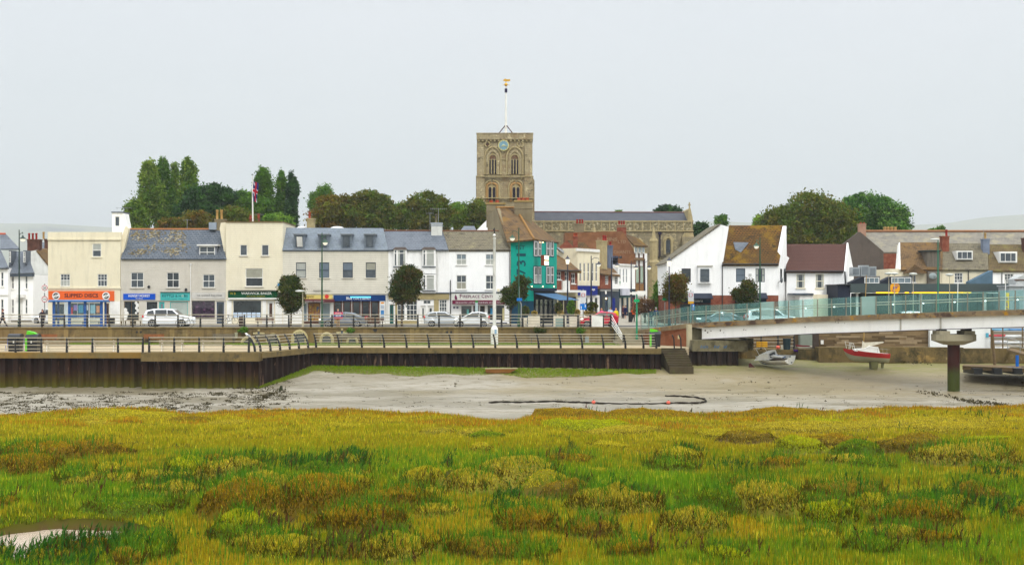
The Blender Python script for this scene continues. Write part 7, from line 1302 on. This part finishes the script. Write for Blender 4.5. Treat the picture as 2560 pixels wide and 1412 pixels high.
def zone_sign(x,y0,y1,D,lab,yb,bl):
    o=root('parking_sign',lab,'sign',P(x,yb,D)); b=MB(); b.tube([P(x,yb,D),P(x,y0-3,D)],.05,M_steel,6); b.build('pole',o); b=MB(); b.box(PX(x-7,D),PX(x+7,D),D-.1,D-.06,PZY(y1,D),PZY(y0,D),K('sign_pale',214,216,220)); q=b.build('sign_plate',o); c=P(x,(y0*2+y1)/3+1,D-.12); b=MB(); b.tube([c+V((.17*math.cos(a),0,.17*math.sin(a))) for a in [2*pi*k/16 for k in range(17)]],.025,K('sign_red',196,40,60),5); b.build('ring_mark',q)
    b=MB(); b.box(PX(x+bl[0],D),PX(x+bl[1],D),D-.1,D-.06,PZY(bl[3],D),PZY(bl[2],D),K('sign_blue',20,120,210)); q2=b.build('blue_plate',o); b=MB(); b.box(PX(x+bl[0]+2,D),PX(x+bl[0]+4,D),D-.115,D-.102,PZY(bl[3]-2,D),PZY(bl[2]+6,D),M_white); b.box(PX(x+bl[1]-4,D),PX(x+bl[1]-2,D),D-.115,D-.102,PZY(bl[3]-6,D),PZY(bl[2]+2,D),M_white); b.build('sign_mark',q2)
    if x>1600: b=MB(); b.box(PX(x-7,D),PX(x+7,D),D-.1,D-.06,PZY(y1+6,D),PZY(y1+.3,D),K('sign_amber',230,170,40)); b.build('amber_plate',o)
    return o
zone_sign(1458,726,757,129.5,'white pedestrian zone sign above a bright blue plate before the pub planters',818,(-8,8,759,774)); zone_sign(1727,728,753,128,'white zone sign with amber strip and blue plates in front of the pastry shop',815,(2,9,760,775))
TS=root('blue_sign','small blue direction sign on a bent grey pole beside the pub tree','sign',P(1301,818,128)); b=MB(); b.tube([P(1303,818,128),P(1303,760,128),P(1298,750,128),P(1298,716,128)],.06,M_steel,6); b.build('pole',TS); b=MB(); b.box(PX(1292,127.9),PX(1305,127.9),127.86,127.9,PZY(752,128),PZY(745,128),K('sign_blue',20,120,210)); b.build('sign_plate',TS)
BS=root('bus_stop','bus stop flag with green top on a pale post behind the silver cars','sign',P(1192,815,134)); b=MB(); b.box(PX(1188,134),PX(1195,134),134,134.1,RZ+.1,PZY(756,134),K('stop_pale',190,208,208)); b.build('post',BS); b=MB(); b.box(PX(1188,134),PX(1195,134),133.97,134.12,PZY(756,134)+.003,PZY(752,134),K('stop_green',40,150,60)); b.build('flag_plate',BS)
FG=root('fingerpost','tall teal-green signpost with white finger arms and a green plate by the steps','signpost',P(1592,862,124.5)); b=MB(); b.tube([P(1592,863,124.5),P(1592,735,124.5)],[.1,.07],K('post_teal_green',48,140,104),10); b.lathe(P(1592,845,124.5),[(.14,0),(.1,.25)],K('post_teal_green',48,140,104),10); b.build('post',FG)
for x0,x1,y0,y1 in ((1574,1591,731,735),(1593,1616,727,737)): b=MB(); b.box(PX(x0,124.4),PX(x1,124.4),124.36,124.4,PZY(y1,124.4),PZY(y0,124.4),M_white); b.build('finger_arm',FG)
b=MB(); b.box(PX(1584.5,124.3),PX(1599,124.3),124.3,124.34,PZY(755,124.3),PZY(748,124.3),K('plate_green',20,160,96)); b.build('sign_plate',FG)
b=MB(); q=K('plate_green',20,160,96); b.box(PX(1656,134),PX(1669,134),134,134.05,PZY(751,134),PZY(745,134),q); b.tube([P(1662,815,134.1),P(1662,745,134.1)],.04,M_steel,6); tag(b.build('direction_sign'),'small green direction sign between the two street-end trees','sign')
# planters, tables and cabinet outside the pub
def planter(x0,x1,y0,D,label,plants):
    o=root('planter',label,'planter',(PX((x0+x1)/2,D),D,RZ+.1),'cream planters outside the pub'); b=MB(); b.box(PX(x0,D),PX(x1,D),D,D+.7,RZ+.08,PZY(y0,D),K('planter_cream',224,214,192)); b.build('trough',o); C_=[];cc=[];ss=[]
    for (x,y,rx,ry,pal) in plants:
        for _ in range(420): a=rr.uniform(0,2*pi); t=rr.random()**.5; C_.append(tuple(P(x+rx*t*math.cos(a),y+ry*t*math.sin(a),D+.35+rr.gauss(0,.12)))); cc.append(lin(rr.choice(PAL[pal]))*rr.uniform(.7,1.3)); ss.append(.11)
    leaves('foliage',np.array(C_),ss,np.array(cc),o); return o
PAL['straw']=[(190,160,90),(160,136,70),(126,116,50)]
planter(1320,1350,790,129.5,'cream planter with small straw-coloured tuft left of the pub door',[(1336,783,7,6,'straw')]); planter(1384,1416,790,130,'cream planter with dark shrub and straw tuft behind the grey cabinet',[(1397,770,10,15,'hol'),(1401,782,8,6,'straw')])
planter(1424,1446,791,130,'cream planter with spiky green shrub below the awning corner',[(1428,768,11,18,'wil'),(1443,782,7,9,'straw')]); planter(1448,1480,791,130.4,'cream planter with dark shrub and long straw grass behind the red bonnet',[(1480,766,15,12,'hol'),(1474,783,16,7,'straw')])
planter(1300,1318,795,130.5,'cream planter with purple-green shrub by the pub corner',[(1313,777,11,13,'hol')])
b=MB(); b.box(PX(1389,128.6),PX(1412,128.6),128.5,129,RZ+.1,PZY(796,128.6),K('cabinet_green',140,158,150)); tag(b.build('cabinet'),'grey-green roadside cabinet behind the upper railing outside the pub','cabinet')
for x,lab in ((1338,'dark pub table with bench seats in front of the blue pub wall'),(1370,'dark pub table with bench seats beside the grey-green cabinet'),(320,'wooden cafe table outside the dark shop with white decals'),(345,'wooden cafe table nearest the white car tail')):
    D=134; o=root('table',lab,'table',(PX(x,D),D,RZ+.1)); m=M_navy if x>1000 else M_wood; q=PX(x,D); b=MB(); b.box(q-.6,q+.6,D-.35,D+.35,RZ+.82,RZ+.86,m); b.build('tabletop',o)
    for dx in (-.5,.5):
        for dy in (-.28,.28): b=MB(); b.tube([(q+dx,D+dy,RZ+.82),(q+dx*1.1,D+dy,RZ+.1)],.03,m,5); b.build('leg',o)
    for dy in (-.7,.7): b=MB(); b.box(q-.55,q+.55,D+dy-.12,D+dy+.12,RZ+.53,RZ+.57,m); [b.box(q+dx-.03,q+dx+.03,D+dy-.1,D+dy+.1,RZ+.1,RZ+.53,m) for dx in (-.45,.45)]; b.build('seat',o)
# stone arches and crosses on the retaining wall
def stone_arch(x,hw,y0,lab):
    D=126.98; k=D/F; o=root('stone_arch',lab,'arch',(PX(x,D),D,PZ),'carved stone arches on the retaining wall'); h=hw*k; c=V((PX(x,D),D-.02,PZ)); zt=PZY(y0,D)-PZ; sp=zt-h*1.15
    def rg(f,dz): p=arch_path(c+V((0,0,sp)),h*f,max(.2,(zt-sp)*f+dz)); return [c+V((-h*f,0,0))]+p+[c+V((h*f,0,0))]
    A,B_=rg(1,0),rg(.62,-.02); b=MB(); n=len(A); d=V((0,.1,0)); dl=V((0,-.16,0)); vs=[p+dl for p in A]+[p+dl for p in B_]+[p+d for p in A]+[p+d for p in B_]
    b.poly(vs,[(i,i+1,n+i+1,n+i) for i in range(n-1)]+[(i,i+1,2*n+i+1,2*n+i) for i in range(n-1)]+[(n+i,n+i+1,3*n+i+1,3*n+i) for i in range(n-1)],mk('arch_stone',s(196,182,136),s(170,156,114),4,.9,bump=.4)); b.build('arch_ring',o)
    b=MB(); R2=rg(.8,0); b.tube([p+V((0,-.2,0)) for p in R2],.045,mk('arch_stone',None),6) ; b.build('moulding',o); b=MB(); b.prism([p+V((0,-.04,0)) for p in rg(.63,-.02)],(0,.05,0),mk('arch_infill',s(96,98,96),s(80,84,84),2,.8,brick=(.3,.2,.02,s(70,72,70),s(110,112,108)))); b.build('infill',o)
for x,hw,y0,lab in ((621,19,838,'weathered stone arch half hidden behind the seagull'),(683,17.5,832,'small stone arch left of the tallest arch'),(749,21,822.5,'tallest carved stone arch in the retaining wall'),(817,18,829,'stone arch right of the tallest arch'),(881,15,838,'low faded stone arch behind a grey bench')): stone_arch(x,hw,y0,lab)
for x,lab in ((647,'stone cross above the left arches'),(855,'stone cross with dark centre above the right arches')):
    D=126.9; c=P(x,833 if x<700 else 831,D); o=root('stone_cross',lab,'cross',(c.x,D,c.z-.3)); b=MB(); m=mk('arch_stone',None)
    for dx,dz in ((-.42,0),(.42,0),(0,.3),(0,-.24),(-.2,.02),(.2,.02)): b.box(c.x+dx-.1,c.x+dx+.1,D-.06,D+.08,c.z+dz-.08,c.z+dz+.08,m)
    b.build('stones',o); b=MB(); b.box(c.x-.1,c.x+.1,D-.08,D+.05,c.z-.12,c.z+.14,M_slateframe); b.build('centre',o)
b=MB(); b.box(PX(587,126.9),PX(594,126.9),126.85,126.98,PZY(845,127),PZY(831,127),K('box_pale',170,166,140)); tag(b.build('meter_box'),'small pale box fixed to the retaining wall left of the fern','box')
b=MB(); b.box(PX(1463,126.9),PX(1472,126.9),126.8,126.98,PZY(857,127),PZY(840,127),K('box_grey',150,160,160)); b.box(PX(1455,126.9),PX(1457,126.9),126.8,126.98,PZY(858,127),PZY(838,127),K('box_pale',170,166,140)); tag(b.build('meter_box'),'grey metal box fixed to the retaining wall near the stairs','box')
# gull
GL=root('seagull','white seagull perched on the lower railing','bird',P(619,842,107.3)); c=P(619,838,107.3); b=MB(); b.tube([c+V((-.2,0,.16)),c+V((-.12,0,.14)),c+V((-.05,0,.04)),c+V((.06,0,-.03)),c+V((.24,0,-.14))],[.02,.07,.1,.09,.02],M_white,10); b.tube([c+V((0,0,-.06)),c+V((0,0,-.2))],.012,M_pot2,5); b.build('body',GL); b=MB(); b.ell(c+V((.06,-.08,.0)),(.16,.02,.07),K('gull_grey',160,164,170),8,5); b.ell(c+V((.06,.08,.0)),(.16,.02,.07),K('gull_grey',160,164,170),8,5); b.build('wing',GL); b=MB(); b.tube([c+V((-.2,0,.16)),c+V((-.28,0,.14))],[.02,.005],M_pot2,5); b.build('beak',GL)
# ------------------------------------------------------------ people
def skin(name,J,E,parent,m,rootj,mats=None):
    me=bpy.data.meshes.new(name); keys=list(J); me.from_pydata([J[k][0] for k in keys],[(keys.index(a),keys.index(b)) for a,b in E],[]); o=bpy.data.objects.new(name,me); COL.objects.link(o)
    md=o.modifiers.new('s','SKIN'); sv=me.skin_vertices[0].data
    for i,k in enumerate(keys): r=J[k][1]; sv[i].radius=r if isinstance(r,tuple) else (r,r); sv[i].use_root=(k==rootj)
    o.modifiers.new('u','SUBSURF').levels=1; bpy.context.view_layer.update(); dg=bpy.context.evaluated_depsgraph_get(); nm=bpy.data.meshes.new_from_object(o.evaluated_get(dg)); bpy.data.objects.remove(o); bpy.data.meshes.remove(me)
    nm.materials.clear(); nm.materials.append(m); nm.polygons.foreach_set('use_smooth',[True]*len(nm.polygons)); q=bpy.data.objects.new(name,nm); COL.objects.link(q); q.parent=parent; OFF[q]=V((0,0,0)); return q
def person(label,x,D,z,face,top,legs,hair,stride=.0,arms='down',h=1.72,shoe=(30,30,34),sleeve=True,hairlen=0,skinlegs=False):
    """local frame: faces -y, x to the person's left"""
    r=root('person',label,'person',(0,0,0)); s_=stride
    J={'pelvis':((0,0,.96),(.15,.11)),'waist':((0,0,1.1),(.14,.1)),'chest':((0,.0,1.3),(.17,.11)),'neck0':((0,.01,1.46),.07),'neck':((0,0,1.52),.055),'jaw':((0,-.02,1.6),(.07,.08)),'skull':((0,0,1.68),(.08,.1)),'crown':((0,.005,1.74),.06)}
    E=[('pelvis','waist'),('waist','chest'),('chest','neck0'),('neck0','neck'),('neck','jaw'),('jaw','skull'),('skull','crown')]
    for sd,nm in ((-1,'r'),(1,'l')):
        st=s_*sd; J[nm+'sh']=((sd*.19,0,1.42),.06)
        if arms=='down': el,wr,hd=(sd*.25,.03+st*.15,1.14),(sd*.26,-.04+st*.3,.9),(sd*.26,-.07+st*.36,.81)
        elif arms=='hold': el,wr,hd=(sd*.27,-.04,1.16),(sd*.24,-.27,1.2),(sd*.23,-.33,1.2)
        else: el,wr,hd=(sd*.26,-.02,1.16),(sd*.12,-.24,1.22),(sd*.06,-.3,1.25)
        J[nm+'el']=(el,.045); J[nm+'wr']=(wr,.03); J[nm+'ha']=(hd,(.038,.02)); J[nm+'hp']=((sd*.09,0,.9),.09); J[nm+'kn']=((sd*.1,-st*.22-.02,.5),.06); J[nm+'an']=((sd*.1,-st*.38+.03+(.05 if st<0 else 0),.1),.04); J[nm+'ft']=((sd*.11,-st*.38-.14,.04),(.045,.03))
        E+=[('neck0',nm+'sh'),(nm+'sh',nm+'el'),(nm+'el',nm+'wr'),(nm+'wr',nm+'ha'),('pelvis',nm+'hp'),(nm+'hp',nm+'kn'),(nm+'kn',nm+'an'),(nm+'an',nm+'ft')]
        H=V(hd); Wd=(V(hd)-V(wr)).normalized()
        for i,(dx,L) in enumerate(((-.028,.075),(-.01,.085),(.01,.08),(.028,.065),(-.045,.05))):
            q=H+V((0,dx,0)) if abs(Wd.z)>.5 else H+V((dx,0,0)); e=q+Wd*L*.6+(V((0,-.02,0)) if i==4 else V((0,0,0))); f_=e+Wd*L*.4+V((-sd*.012,0,-.006)); J[f'{nm}f{i}']=(tuple(e),.009); J[f'{nm}g{i}']=(tuple(f_),.007); E+=[(nm+'ha',f'{nm}f{i}'),(f'{nm}f{i}',f'{nm}g{i}')]
    body=skin('body',J,E,r,M_skin,'pelvis')
    f=MB(); [f.ell((sx*.03,-.098,1.675),(.012,.006,.007),M_black,6,4) for sx in (-1,1)]; f.ell((0,-.11,1.65),(.012,.02,.02),M_skin,6,4); f.box(-.025,.025,-.104,-.098,1.607,1.614,K('lips',150,80,76)); [f.ell((sx*.085,.005,1.66),(.012,.025,.035),M_skin,6,4) for sx in (-1,1)]; f.build('face',body)
    g=lambda k,dr: (J[k][0],(J[k][1][0]+dr,J[k][1][1]+dr) if isinstance(J[k][1],tuple) else J[k][1]+dr)
    T={k:g(k,.03) for k in ('pelvis','waist','chest','neck0','rsh','rel','lsh','lel')}; TE=[('pelvis','waist'),('waist','chest'),('chest','neck0'),('neck0','rsh'),('neck0','lsh'),('rsh','rel'),('lsh','lel')]
    if sleeve: T['rwr']=g('rwr',.018); T['lwr']=g('lwr',.018); TE+=[('rel','rwr'),('lel','lwr')]
    skin('jacket',T,TE,r,K('cloth_%d_%d_%d' % top,*top,.85),'waist')
    Lg={k:g(k,.025) for k in ('pelvis','rhp','rkn','lhp','lkn')}; LE=[('pelvis','rhp'),('pelvis','lhp'),('rhp','rkn'),('lhp','lkn')]
    if not skinlegs: Lg['ran']=g('ran',.025); Lg['lan']=g('lan',.025); LE+=[('rkn','ran'),('lkn','lan')]
    skin('trousers',Lg,LE,r,K('cloth_%d_%d_%d' % legs,*legs,.85),'pelvis')
    b=MB(); [b.ell((J[n+'ft'][0][0],J[n+'ft'][0][1]+.05,.045),(.055,.14,.05),K('shoe_%d_%d_%d' % shoe,*shoe),8,6) for n in 'rl']; b.build('shoes',r)
    if hair: b=MB(); b.ell((0,.025,1.715),(.1,.105,.085),K('hair_%d_%d_%d' % hair,*hair,.8),10,7); (b.ell((0,.07,1.6),(.1,.05,.14),K('hair_%d_%d_%d' % hair,*hair,.8),10,7) if hairlen else None); b.build('hair',r)
    place(r,(x,D,z),face,h/1.78); return r
LFT=-pi/2; RGT=pi/2   # facing left / right of the picture
person('woman in dark clothes walking on the far-left pavement',PX(7,129),129,RZ,LFT,(34,30,52),(30,28,44),(120,50,40),.9)
person('man in dark clothes standing behind the railing at the left of the bus shelter',PX(106,130),130,RZ,.3,(40,30,44),(34,30,40),(90,50,40),.2)
pm_=person('bald man in tan trousers holding a red and white placard at the railing',PX(845,127.8),127.8,RZ+.1,0,(40,40,80),(190,156,110),None,.15,'hold',shoe=(160,130,90))
PL=root('placard','red white and blue lettered placard held by the bald man','placard',P(846,797,127.4)); b=MB(); c=P(846,788,127.4); b.box(c.x-.42,c.x+.42,127.38,127.4,c.z-.33,c.z+.3,K('placard_red',216,56,96)); b.box(c.x-.42,c.x+.42,127.372,127.378,c.z-.14,c.z+.1,K('placard_blue',60,70,160)); b.box(c.x-.25,c.x+.25,127.364,127.37,c.z-.12,c.z+.08,K('placard_pale',206,214,236)); o=b.build('board',PL); lettering('STAND',o,c+V((0,-.03,.2)),.13,M_white,.6); lettering('UP',o,c+V((0,-.04,-.02)),.12,K('placard_blue',60,70,160),.2)
b=MB(); b.box(PX(836,127.6),PX(843,127.6),127.5,127.7,RZ+.45,RZ+.8,K('tan_bag',196,160,110)); tag(b.build('shoulder_bag'),'tan bag hanging beside the bald man with the placard','bag')
person('woman in bright pink top behind the white banner',PX(1504,139),139,RZ,.2,(226,60,140),(60,60,90),(220,150,110),.3,hairlen=1)
person('man in pale blue shirt and grey tie walking beside the yellow-topped woman',PX(1526,140),140,RZ,0,(190,204,220),(60,66,80),(90,80,74),.5,h=1.82)
person('blonde woman in yellow top and blue jeans walking towards the river',PX(1540,139.5),139.5,RZ,.1,(232,204,20),(50,110,160),(226,176,110),.5,hairlen=1)
person('person in maroon top standing behind the man in navy up the side street',PX(1558,165),165,RZ+.1,.8,(80,40,50),(50,20,40),(80,50,44),.1)
person('man in navy top and shorts leaning forward up the side street',PX(1564,164),164,RZ+.1,-1.,(30,34,80),(34,38,70),(80,60,50),.2,skinlegs=True)
person('person in orange and black top beside the black street bin',PX(1583,150),150,RZ,.4,(220,90,30),(30,28,30),(200,120,80),.2)
person('dark-clothed person on the bridge ramp left of the backpack walker',PX(1626,134),134,RZ+.1,pi,(28,26,34),(40,60,80),(60,50,50),.3)
wk_=person('grey-haired man seen from behind with navy backpack on the ramp',PX(1640,134),134,RZ+.15,pi,(40,44,84),(140,120,96),(190,190,186),.4,skinlegs=True)
b=MB(); c=V((PX(1640,134),133.82,RZ+1.35)); b.ell(c,(.17,.12,.26),K('backpack_navy',44,46,92),10,8); tag(b.build('backpack'),'navy backpack on the grey-haired man on the ramp','backpack')
b=MB(); b.box(PX(1572,149),PX(1580,149),149,149.5,RZ,RZ+1.2,M_black); tag(b.build('street_bin'),'black street bin beside the person in orange up the side street','bin')
# ------------------------------------------------------------ boats
def hull(mb,L,B,Hs,Hb,draft,cols,n=16,transom=.7,sheer=.25,fine=1.6):
    """+x bow. cols = [(z fraction from keel, material)...]"""
    R=[]; fr=[0,.12,.3,.5,.62,.72,.86,1]
    for i in range(n+1):
        t=i/n; x=-L/2+L*t; bw=B/2*(transom+(1-transom)*math.sin(min(1,t/.45)*pi/2)) if t<.45 else B/2*(1-((t-.45)/.55)**fine); top=Hs+(Hb-Hs)*t**2.2; bot=-draft*(1-.9*t**3)*(.55+.45*math.sin(min(1,t/.4)*pi/2)); bot=bot+(top-bot)*.55*max(0,(t-.8)/.2)**2
        ring=[]
        for f in fr: z=bot+(top-bot)*f; w=max(.01,bw)*min(1,(f**.45)*.98+.04*f); ring.append((x+(.12*L*f*max(0,(t-.85)/.15)*.5),w,z))
        R.append(ring)
    m=len(fr)
    for sg in (1,-1):
        for k in range(m-1):
            mt=[c for z,c in cols if fr[k]>=z-1e-6][-1]; vs=[(x,sg*w,z) for r_ in R for x,w,z in r_]; mb.poly(vs,[(i*m+k,i*m+k+1,(i+1)*m+k+1,(i+1)*m+k) for i in range(n)],mt,True)
    mb.poly([(x,w,z) for x,w,z in R[0]]+[(x,-w,z) for x,w,z in R[0][::-1]],[tuple(range(2*m))],cols[-1][1])
    return R
YA=root('sailing_yacht','small red and white sailing yacht standing on its keels in the mud','boat',(0,0,0)); L=3.75
b=MB(); M_rh=K('hull_red',196,30,38,.3); M_hb=K('hull_bottom',170,166,140,.6); R=hull(b,L,1.55,.78,1.02,.02,[(0,M_hb),(.5,M_rh),(.86,M_rh)],sheer=.3,transom=.6); b.build('hull',YA)
b=MB(); n=len(R); b.poly([(r_[-1][0],r_[-1][1],r_[-1][2]-.01) for r_ in R]+[(r_[-1][0],-r_[-1][1],r_[-1][2]-.01) for r_ in R],[(i,i+1,n+i+1,n+i) for i in range(n-1)],M_white); b.build('deck',YA)
b=MB(); b.prism([(-1.0,-.45,.76),(-.8,-.45,1.3),(-.1,-.45,1.36),(.3,-.45,1.12),(1.0,-.4,1.05),(1.25,-.4,.85)],(0,.88,0),M_white); cb=b.build('cabin',YA); b=MB(); b.box(-.5,-.1,-.462,-.452,.96,1.26,M_glass2); b.box(-.72,-.6,-.462,-.452,.86,.94,M_glass2); b.box(.35,.75,-.462,-.452,.9,1.0,M_glass2); b.build('window',cb)
b=MB(); b.tube([(.35,0,.95),(.42,0,7.4)],[.05,.03],K('mast_yellow_brown',176,140,70,.5),8); b.build('mast',YA); b=MB(); b.tube([(.4,0,1.45),(-.8,0,1.62),(-1.35,0,1.72)],[.05,.05,.03],M_white,6); b.build('boom',YA); b=MB(); b.prism([(.5,-.06,.98),(.45,-.06,1.75),(.25,-.06,1.6),(-1.3,-.06,1.78),(-1.3,-.06,1.66),(-.5,-.06,1.42),(.1,-.06,1.2)],(0,.12,0),mk('furled_sail',s(222,214,196),s(196,188,168),4,.8)); b.build('furled_sail',YA)
b=MB()
for sg in (-1,1): b.tube([(1.15,sg*.38,.92),(1.3,sg*.3,1.5),(1.95,sg*.05,1.62),(1.8,0,1.05)],.02,M_white,5); b.tube([(1.55,sg*.2,.98),(1.5,sg*.22,1.56)],.02,M_white,5); b.tube([(1.2,sg*.35,1.25),(1.85,sg*.06,1.35)],.014,M_white,5)
b.build('pulpit',YA); b=MB()
for sg in (-1,1): b.tube([(1.2,sg*.4,1.25),(-.6,sg*.66,1.15),(-1.8,sg*.45,1.15)],.01,M_steel,4); [b.tube([(x,sg*.62,.82),(x,sg*.64,1.18)],.012,M_steel,4) for x in (-.7,-1.5)]
b.build('guard_wire',YA); b=MB(); [b.prism([(-.95,y,.02),(-.25,y,.02),(-.35,y,-.62),(-.85,y,-.62)],(0,.07,0),K('keel_green',110,108,70,.8)) for y in (-.32,.25)]; b.prism([(-1.5,-.02,.1),(-1.2,-.02,.1),(-1.25,-.02,-.5),(-1.45,-.02,-.5)],(0,.05,0),K('keel_green',110,108,70,.8)); b.build('keel',YA)
place(YA,(PX(2167,116),116,float(mudz(np.array(116.)))+.52),pi); YA.rotation_euler=(0,math.radians(-3),pi)
MBo=root('motor_boat','small dirty white cabin boat heeled over on the mud under the bridge','boat',(0,0,0)); b=MB(); M_dw=K('dirty_white_hull',248,246,238,.5); M_db=K('hull_dark_blue',40,48,70,.6); R=hull(b,4.0,1.6,.55,.75,.05,[(0,M_db),(.3,M_dw)],transom=.85); b.build('hull',MBo)
b=MB(); n=len(R); b.poly([(r_[-1][0],r_[-1][1]*.96,r_[-1][2]-.25) for r_ in R]+[(r_[-1][0],-r_[-1][1]*.96,r_[-1][2]-.25) for r_ in R],[(i,i+1,n+i+1,n+i) for i in range(n-1)],K('cockpit_brown',120,104,84)); b.build('deck',MBo)
b=MB(); b.prism([(0,-.6,.55),(.05,-.5,1.15),(.9,-.45,1.1),(1.5,-.35,.72),(1.6,-.3,.6)],(0,1.1,0),M_dw); cb=b.build('cabin',MBo); b=MB(); b.box(.2,.75,-.565,-.52,.75,1.02,M_glass2); b.box(-.02,0,-.3,.35,.7,1.05,M_glass2); b.build('window',cb)
b=MB(); b.prism([(-1.4,-.1,.6),(.2,-.35,.75),(.2,.1,.75),(-1.4,.2,.6)],(0,0,.06),K('board_blue',30,110,180)); b.prism([(-1.4,.0,.67),(.2,-.1,.82),(.2,.3,.82),(-1.4,.35,.67)],(0,0,.05),M_dw); b.build('board',MBo); b=MB()
for sg in (-1,1): b.tube([(1.0,sg*.5,.75),(1.3,sg*.45,1.4),(1.9,0,1.45)],.025,M_white,5)
b.build('pulpit',MBo); b=MB(); b.box(-2.1,-1.98,-.3,.3,.2,.62,M_dw); b.box(-2.08,-1.99,-.05,.05,.1,.7,M_slateframe); b.build('transom_bracket',MBo)
place(MBo,(PX(1935,117),116.5,float(mudz(np.array(116.5)))+.22),pi-.65); MBo.rotation_euler=(math.radians(-17),math.radians(3),pi-1.0)
PU=root('wooden_punt','old orange-brown wooden punt lying on the green grass at the wall foot','boat',(0,0,0)); b=MB(); mw=mk('punt_wood',s(152,102,48),s(112,78,44),3,.85,stretch=(.4,1,2.5),bump=.3); mo=K('punt_rim',170,160,120)
A=[(-1.15,-.35,0),(.8,-.35,0),(.8,.35,0),(-1.15,.35,0)]; T=[(-1.2,-.45,.36),(1.5,-.4,.36),(1.5,.4,.36),(-1.2,.45,.36)]; b.poly(A+T,[(0,3,2,1),(0,1,5,4),(1,2,6,5),(2,3,7,6),(3,0,4,7)],mw); b.build('hull',PU,fix=False); b=MB()
for i in range(4): b.tube([T[i],T[(i+1)%4]],.03,mo,5)
b.build('gunwale',PU); b=MB(); [b.box(x,x+.2,-.42,.42,.28,.31,mw) for x in (-.5,.5)]; b.build('thwart',PU); place(PU,(PX(1249,113.6),113.6,float(mudz(np.array(113.6)))+.03),.04)
# mooring rope and buoys
rp=[(1222,1006),(1260,1004),(1300,1005),(1340,1003.5),(1395,1003),(1440,1005),(1484,1007),(1530,1008),(1600,1008.5),(1650,1008),(1700,1006.5),(1745,1007),(1766,1003),(1762,998),(1740,994),(1700,991.5),(1655,990.5)]
b=MB(); pts=[];
for (x0,y0),(x1,y1) in zip(rp,rp[1:]):
    for k in range(6): t=k/6; D=7.62*F/(y0+(y1-y0)*t-HY); pts.append((PX(x0+(x1-x0)*t,D),D,float(mudz(np.array(D)))+.05+rr.uniform(0,.04)))
b.tube(pts,[.035+.04*abs(math.sin(i*.7))*(0.4 if 40<i<56 else 1) for i in range(len(pts))],K('weedy_rope',44,38,30,.9),6); tag(b.build('mooring_rope'),'long dark weed-covered mooring rope curling on the mud','rope')
for x,y,lab in ((1484,1003,'pink-orange mooring buoy on the rope nearest its middle'),(1671,1004,'pink-orange mooring buoy inside the rope curl')): D=7.62*F/(y+4-HY); b=MB(); c=V((PX(x,D),D,float(mudz(np.array(D)))+.13)); b.ell(c,(.14,.14,.13),K('buoy_orange',226,96,72,.5),12,8); b.tube([c+V((0,0,.1)),c+V((0,0,.18))],.03,M_black,6); tag(b.build('mooring_buoy'),lab,'buoy',group='buoys on the mooring rope')
# things on the small quay under the bridge
zq=PZY(874,122)
for x0,x1,lab in ((1892,1904,'left yellow fish crate hung on the railing under the bridge'),(1905,1919,'right yellow fish crate hung on the railing under the bridge')): b=MB(); b.box(PX(x0,122.5),PX(x1,122.5),122.5,122.8,PZY(867,122.5),PZY(854,122.5),K('crate_yellow',222,166,40)); [b.box(PX(x0,122.5)-.005,PX(x1,122.5)+.005,122.49,122.5,PZY(y,122.5),PZY(y-1,122.5),K('crate_dark',160,110,30)) for y in (858,863)]; tag(b.build('fish_crate'),lab,'crate',group='yellow crates under the bridge')
b=MB(); b.ell(P(1945,868,122.3),(.2,.2,.18),K('buoy_orange',226,96,72,.5),10,7); tag(b.build('float'),'orange round float on the quay edge left of the dark green bin','buoy')
b=MB(); b.lathe(P(1967,875,122.4),[(.3,0),(.36,1.0),(.38,1.05)],K('bin_dark_green',40,58,64),12); tag(b.build('wheelie_bin'),'dark green bin on the small quay under the bridge','bin')
b=MB(); b.lathe(P(1993,879,121.5),[(.3,0),(.36,.16),(.37,.18)],K('tub_purple',80,40,130),14); tag(b.build('tub'),'low purple tub on the quay edge beside the plank wall','tub')
b=MB(); b.prism([P(1995,870,123),P(2030,870,123),P(2024,864,123),P(1990,862,123)],(0,.6,0),K('dinghy_red',120,30,40)); tag(b.build('dinghy'),'small upturned dark red dinghy left of the plank wall','boat')
b=MB(); b.prism([P(1952,862,122.4),P(1960,862,122.4),P(1962,874,122.4),P(1954,874,122.4)],(0,.1,0),K('board_pale',200,196,180)); tag(b.build('notice_board'),'small pale board leaning beside the dark green bin','board')
b=MB(); c=P(1876,918,114.5); b.prism([c+V(p) for p in [(-.12,0,0),(.4,0,0),(.2,0,.18),(.02,0,.36),(-.1,0,.28)]],(0,.25,0),K('debris_maroon',70,34,34)); tag(b.build('debris'),'small maroon broken stump in the mud beside the bridge piles','debris')
b=MB(); c=P(702,975,102); b.prism([c+V(p) for p in [(-.15,0,0),(.12,0,0),(.1,0,.3),(-.02,0,.36),(-.1,0,.2)]],(0,.2,0),K('stump_green',50,56,32)); tag(b.build('timber_stump'),'dark weedy stump on the mud right of the projecting wall','stump')
def haze():
    m=bpy.data.materials.new('haze_air'); N=NT(m); out=N.a('ShaderNodeOutputMaterial'); v=N.a('ShaderNodeVolumePrincipled'); v.inputs['Density'].default_value=.0002; v.inputs['Color'].default_value=(.95,.98,1,1); v.inputs['Anisotropy'].default_value=.2
    N.l(v.outputs[0],out.inputs['Volume']); b=MB(); b.box(-6800,6800,-500,7800,CZ-10.3,CZ+560,m); o=b.build('haze'); tag(o,kind='stuff')
haze()
